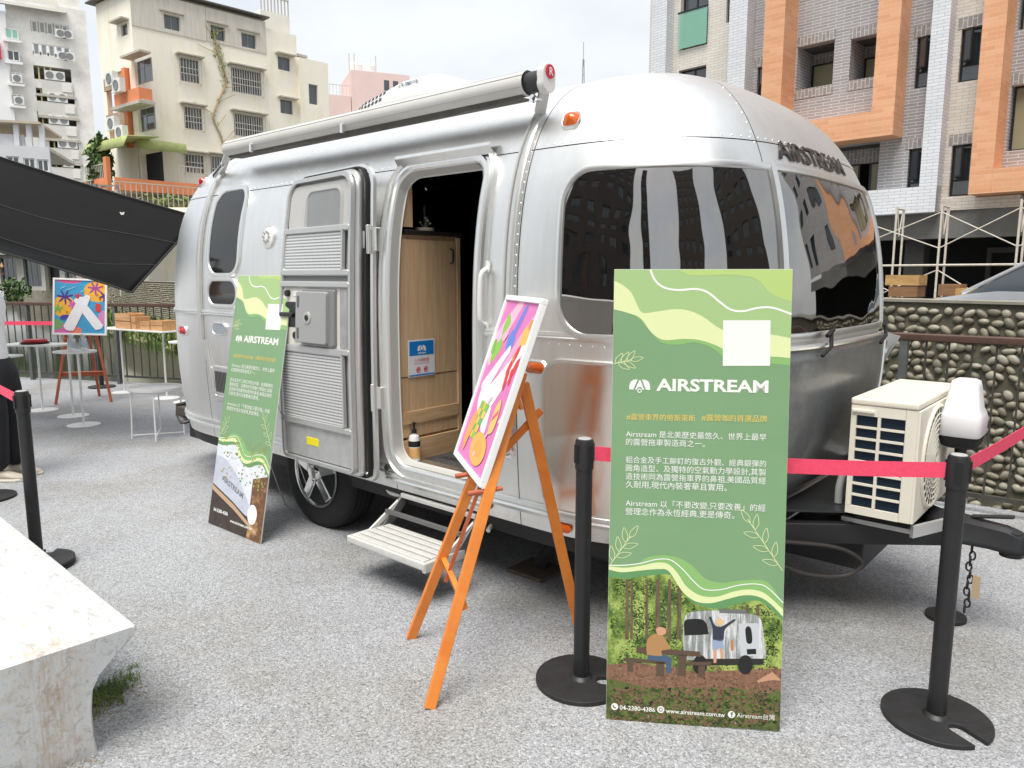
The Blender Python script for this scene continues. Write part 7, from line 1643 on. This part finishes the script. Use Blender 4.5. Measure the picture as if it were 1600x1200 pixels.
# pink building, white tank, mast
eP = (.93,.37); OP = at(560,430,95); PK_ = thing('pink_building', 'pink rooftop storey with white water tanks rising behind the trailer roof', 'building', (OP.x,OP.y,GZ), math.atan2(eP[1],eP[0])); FP_ = Face(PK_,(OP.x,OP.y),eP)
M_pk = mat('pink_render', C(226,200,194), .8, var=.08, vscale=.4)
zp1, zp2 = FP_.pt(590,113)[1], FP_.pt(530,148)[1]; FP_.box('upper_storey', M_pk, FP_.pt(549,130)[0], FP_.pt(640,130)[0], 0, 8, GZ, zp1); FP_.box('lower_storey', M_pk, FP_.pt(505,160)[0], FP_.pt(549,160)[0]-.002, .2, 8, GZ, zp2)
h = FP_.rect(605,124,632,140); 
for k in range(3): FP_.box('window', M_bglass, FP_.pt(600+k*14,132)[0], FP_.pt(608+k*14,132)[0], -.03, -.002, FP_.pt(610,142)[1], FP_.pt(610,126)[1])
barsrow(FP_, FP_.pt(511,150)[0], FP_.pt(548,150)[0], .4, zp2, zp2+1.2, 'roof_railing', .4)
for u in (562,582): x_ = FP_.pt(u,110)[0]; FP_.put(MB().lathe([(1.0,zp1),(1.0,zp1+1.3),(.6,zp1+1.6),(0,zp1+1.7)],20,(x_,3,0)),'water_tank',M_cond,smooth=True)
for u in (548,556,590): x_ = FP_.pt(u,110)[0]; FP_.put(MB().tube([(x_,1,zp1),(x_,1,zp1+2.2)],.06,5),'tank_frame',M_bars)
mp_ = at(911,118,260); ms = thing('radio_mast', 'thin distant lattice mast standing above the trailer roof', 'mast', (mp_.x,mp_.y,GZ)); ht = at(911,66,260).z-GZ; mb = MB()
for k in range(3):
    a_ = k*2.094; mb.tube([(1.6*math.cos(a_),1.6*math.sin(a_),0),(.25*math.cos(a_),.25*math.sin(a_),ht*.93)],.16,5)
mb.tube([(0,0,ht*.9),(0,0,ht)],.12,5); mb.build('mast_legs', mat('mast_grey', C(150,150,152), .6), ms)
mb = MB()
for k in range(14):
    z_ = ht*k/15; r_ = 1.6-1.35*k/15; mb.tube([(r_*math.cos(j*2.094),r_*math.sin(j*2.094),z_) for j in range(3)],.07,4,closed=True)
mb.build('mast_rings', MATS['mast_grey'], ms)
# pale block and low shops behind the canal at left
o_ = at(168,430,80); Bq = thing('pale_block', 'plain pale blue white block between the tower and the cream apartments', 'building', (o_.x,o_.y,GZ), R(10)); zt_ = at(168,262,80).z-GZ
MB().box(-1.2,2.2,0,6,0,zt_).build('wall', mat('pale_blue_render', C(226,232,236), .8, var=.04), Bq); MB().box(-1.4,2.4,-.2,6.2,zt_,zt_+.3).build('parapet', M_wr, Bq); MB().box(-.5,.3,-.03,.0,zt_*.5,zt_*.5+1.4).build('window', M_bglass, Bq)
def shop(u0,u1,Y,v0,label,col,n=3):
    a, b2 = at(u0,430,Y), at(u1,430,Y-3); L = (b2-a).length; t = thing('shop_house', label, 'building', (a.x,a.y,GZ), math.atan2(b2.y-a.y,b2.x-a.x), 'low houses beyond the canal'); f_ = Face(t,(a.x,a.y),(b2.x-a.x,b2.y-a.y)); zt_ = at(u0,v0,Y).z
    hs_ = [(L*(k+.15)/n, L*(k+.85)/n, GZ+.3, GZ+2.5) for k in range(n)]
    f_.wall('wall', mat('shop_%d_%d_%d' % col, C(*col), .85, var=.12, vscale=.6), 0, L, GZ, zt_, hs_)
    for h in hs_: f_.window(h[0],h[1],h[2],h[3],.15,M_winl,M_bglass,mull=2)
    f_.box('roof', M_shade, -.2, L+.2, -.8, 6, zt_, zt_+.2); f_.box('shop_awning', mat('shop_awning_grey', C(150,148,142), .8), 0, L, -1.2, 0, GZ+2.7, GZ+2.8)
shop(-40,70,60,330,'low grey shop house beyond the canal at the far left',(196,192,184)); shop(72,150,58,300,'low white shop house beyond the canal under the black tarp',(222,220,212)); shop(152,236,54,330,'low beige shop house beyond the canal between tarp and trailer',(208,196,178))
ct = thing('market_canopy', 'tan fabric canopy roof below the orange balcony', 'canopy', at(262,430,43)*1, R(8)); ct.location.z = GZ; zc0 = at(262,330,43).z-GZ
MB().grid([[Vector((x_,-1.5,zc0-.8-.15*math.sin(x_*2))),Vector((x_,0,zc0+.2)),Vector((x_,1.5,zc0-.1))] for x_ in lsp(-2.2,3.0,20)]).build('canopy_fabric', mat('canopy_tan', C(214,200,176), .85, var=.06), ct, smooth=True, solid=.03)
for x_ in (-2.1,2.9): MB().tube([(x_,-1.4,0),(x_,-1.4,zc0-.8)],.05,6).build('pole', M_bars, ct)
lp = at(160,430,45); lm_ = thing('street_lamp', 'dark street lamp with curled bracket and hanging lantern before the cream apartments', 'street lamp', (lp.x,lp.y,GZ)); hz_ = at(160,290,45).z-GZ
MB().tube([(0,0,0),(0,0,hz_+.1)],.14,8).build('pole', mat('lamp_grey', C(128,128,128), .6), lm_, smooth=True); MB().bar((-.6,0,hz_),(1.5,0,hz_),.08,.08).build('arm', MATS['lamp_grey'], lm_); MB().tube([(.5+.28*math.cos(a),0,hz_-.35+.28*math.sin(a)) for a in lsp(0,5.4,18)],.04,5).build('scroll', MATS['lamp_grey'], lm_); MB().lathe([(.05,hz_-.05),(.05,hz_-.4),(.35,hz_-.75),(.3,hz_-.8),(0,hz_-.8)],14,(1.3,0,0)).build('lantern', MATS['lamp_grey'], lm_, smooth=True)
# shrub on the canal wall
P = WO+WD*62-WN*.1; lf = MB(); leafcloud(lf, Vector((0,0,.5)), 1.0, .6, .8, 260, .14, rnd); sb = lf.build('wall_shrub', M_leaf2); sb.location = (at(42,460,46).x, at(42,460,46).y-1, .2); tag(sb, 'green shrub growing on the far canal wall left of the blue print', 'shrub')
# ---------------------------------------------------------------- behind the camera: the street side mirrored in the trailer's skin and windows
def back_block(x, y, w_, d_, h_, rz, col, label, cols=4):
    t = thing('street_block', label, 'building', (x,y,0), rz, 'blocks mirrored in the trailer windows'); f_ = Face(t,(x,y),(math.cos(rz),math.sin(rz))); hs_ = []
    nf = int(h_/3.3)
    for j in range(nf):
        for k in range(cols): hs_.append((w_*(k+.25)/cols, w_*(k+.75)/cols, .9+j*3.3, 2.4+j*3.3))
    f_.wall('wall', mat('block_%d_%d_%d' % col, C(*col), .8, var=.1, vscale=.4), 0, w_, 0, h_, hs_)
    for h in hs_: f_.window(h[0],h[1],h[2],h[3],.15,M_winf,M_bglass,mull=1)
    f_.box('roof', M_shade, 0, w_, .3, d_, h_-.3, h_-.002); f_.box('side_wall', MATS['block_%d_%d_%d' % col], 0, .3, .301, d_, 0, h_-.31); f_.box('side_wall', MATS['block_%d_%d_%d' % col], w_-.3, w_, .301, d_, 0, h_-.31)
def mirror_block(az0, az1, dist, h_, col, label, cols=3):      # facade between two compass bearings seen from the plaza (clockwise)
    a = Vector((math.sin(R(az0)), math.cos(R(az0)), 0))*dist; b2 = Vector((math.sin(R(az1)), math.cos(R(az1)), 0))*dist
    d = b2-a; back_block(a.x, a.y, d.length, 7, h_, math.atan2(d.y,d.x), col, label, cols)
mirror_block(220, 261, 26, 31, (84,78,74), 'dark block mirrored in the left end of the wrapped front window', 5)
mirror_block(205, 211, 30, 34, (84,76,70), 'slim dark tower mirrored as a thin stripe in the wrapped front window', 1)
mirror_block(157, 180, 27, 34, (100,90,82), 'brown grey block mirrored in the middle of the wrapped front window', 4)
mirror_block(100, 136, 26, 33, (90,84,80), 'dark grey block mirrored beside the post of the wrapped front window', 4)
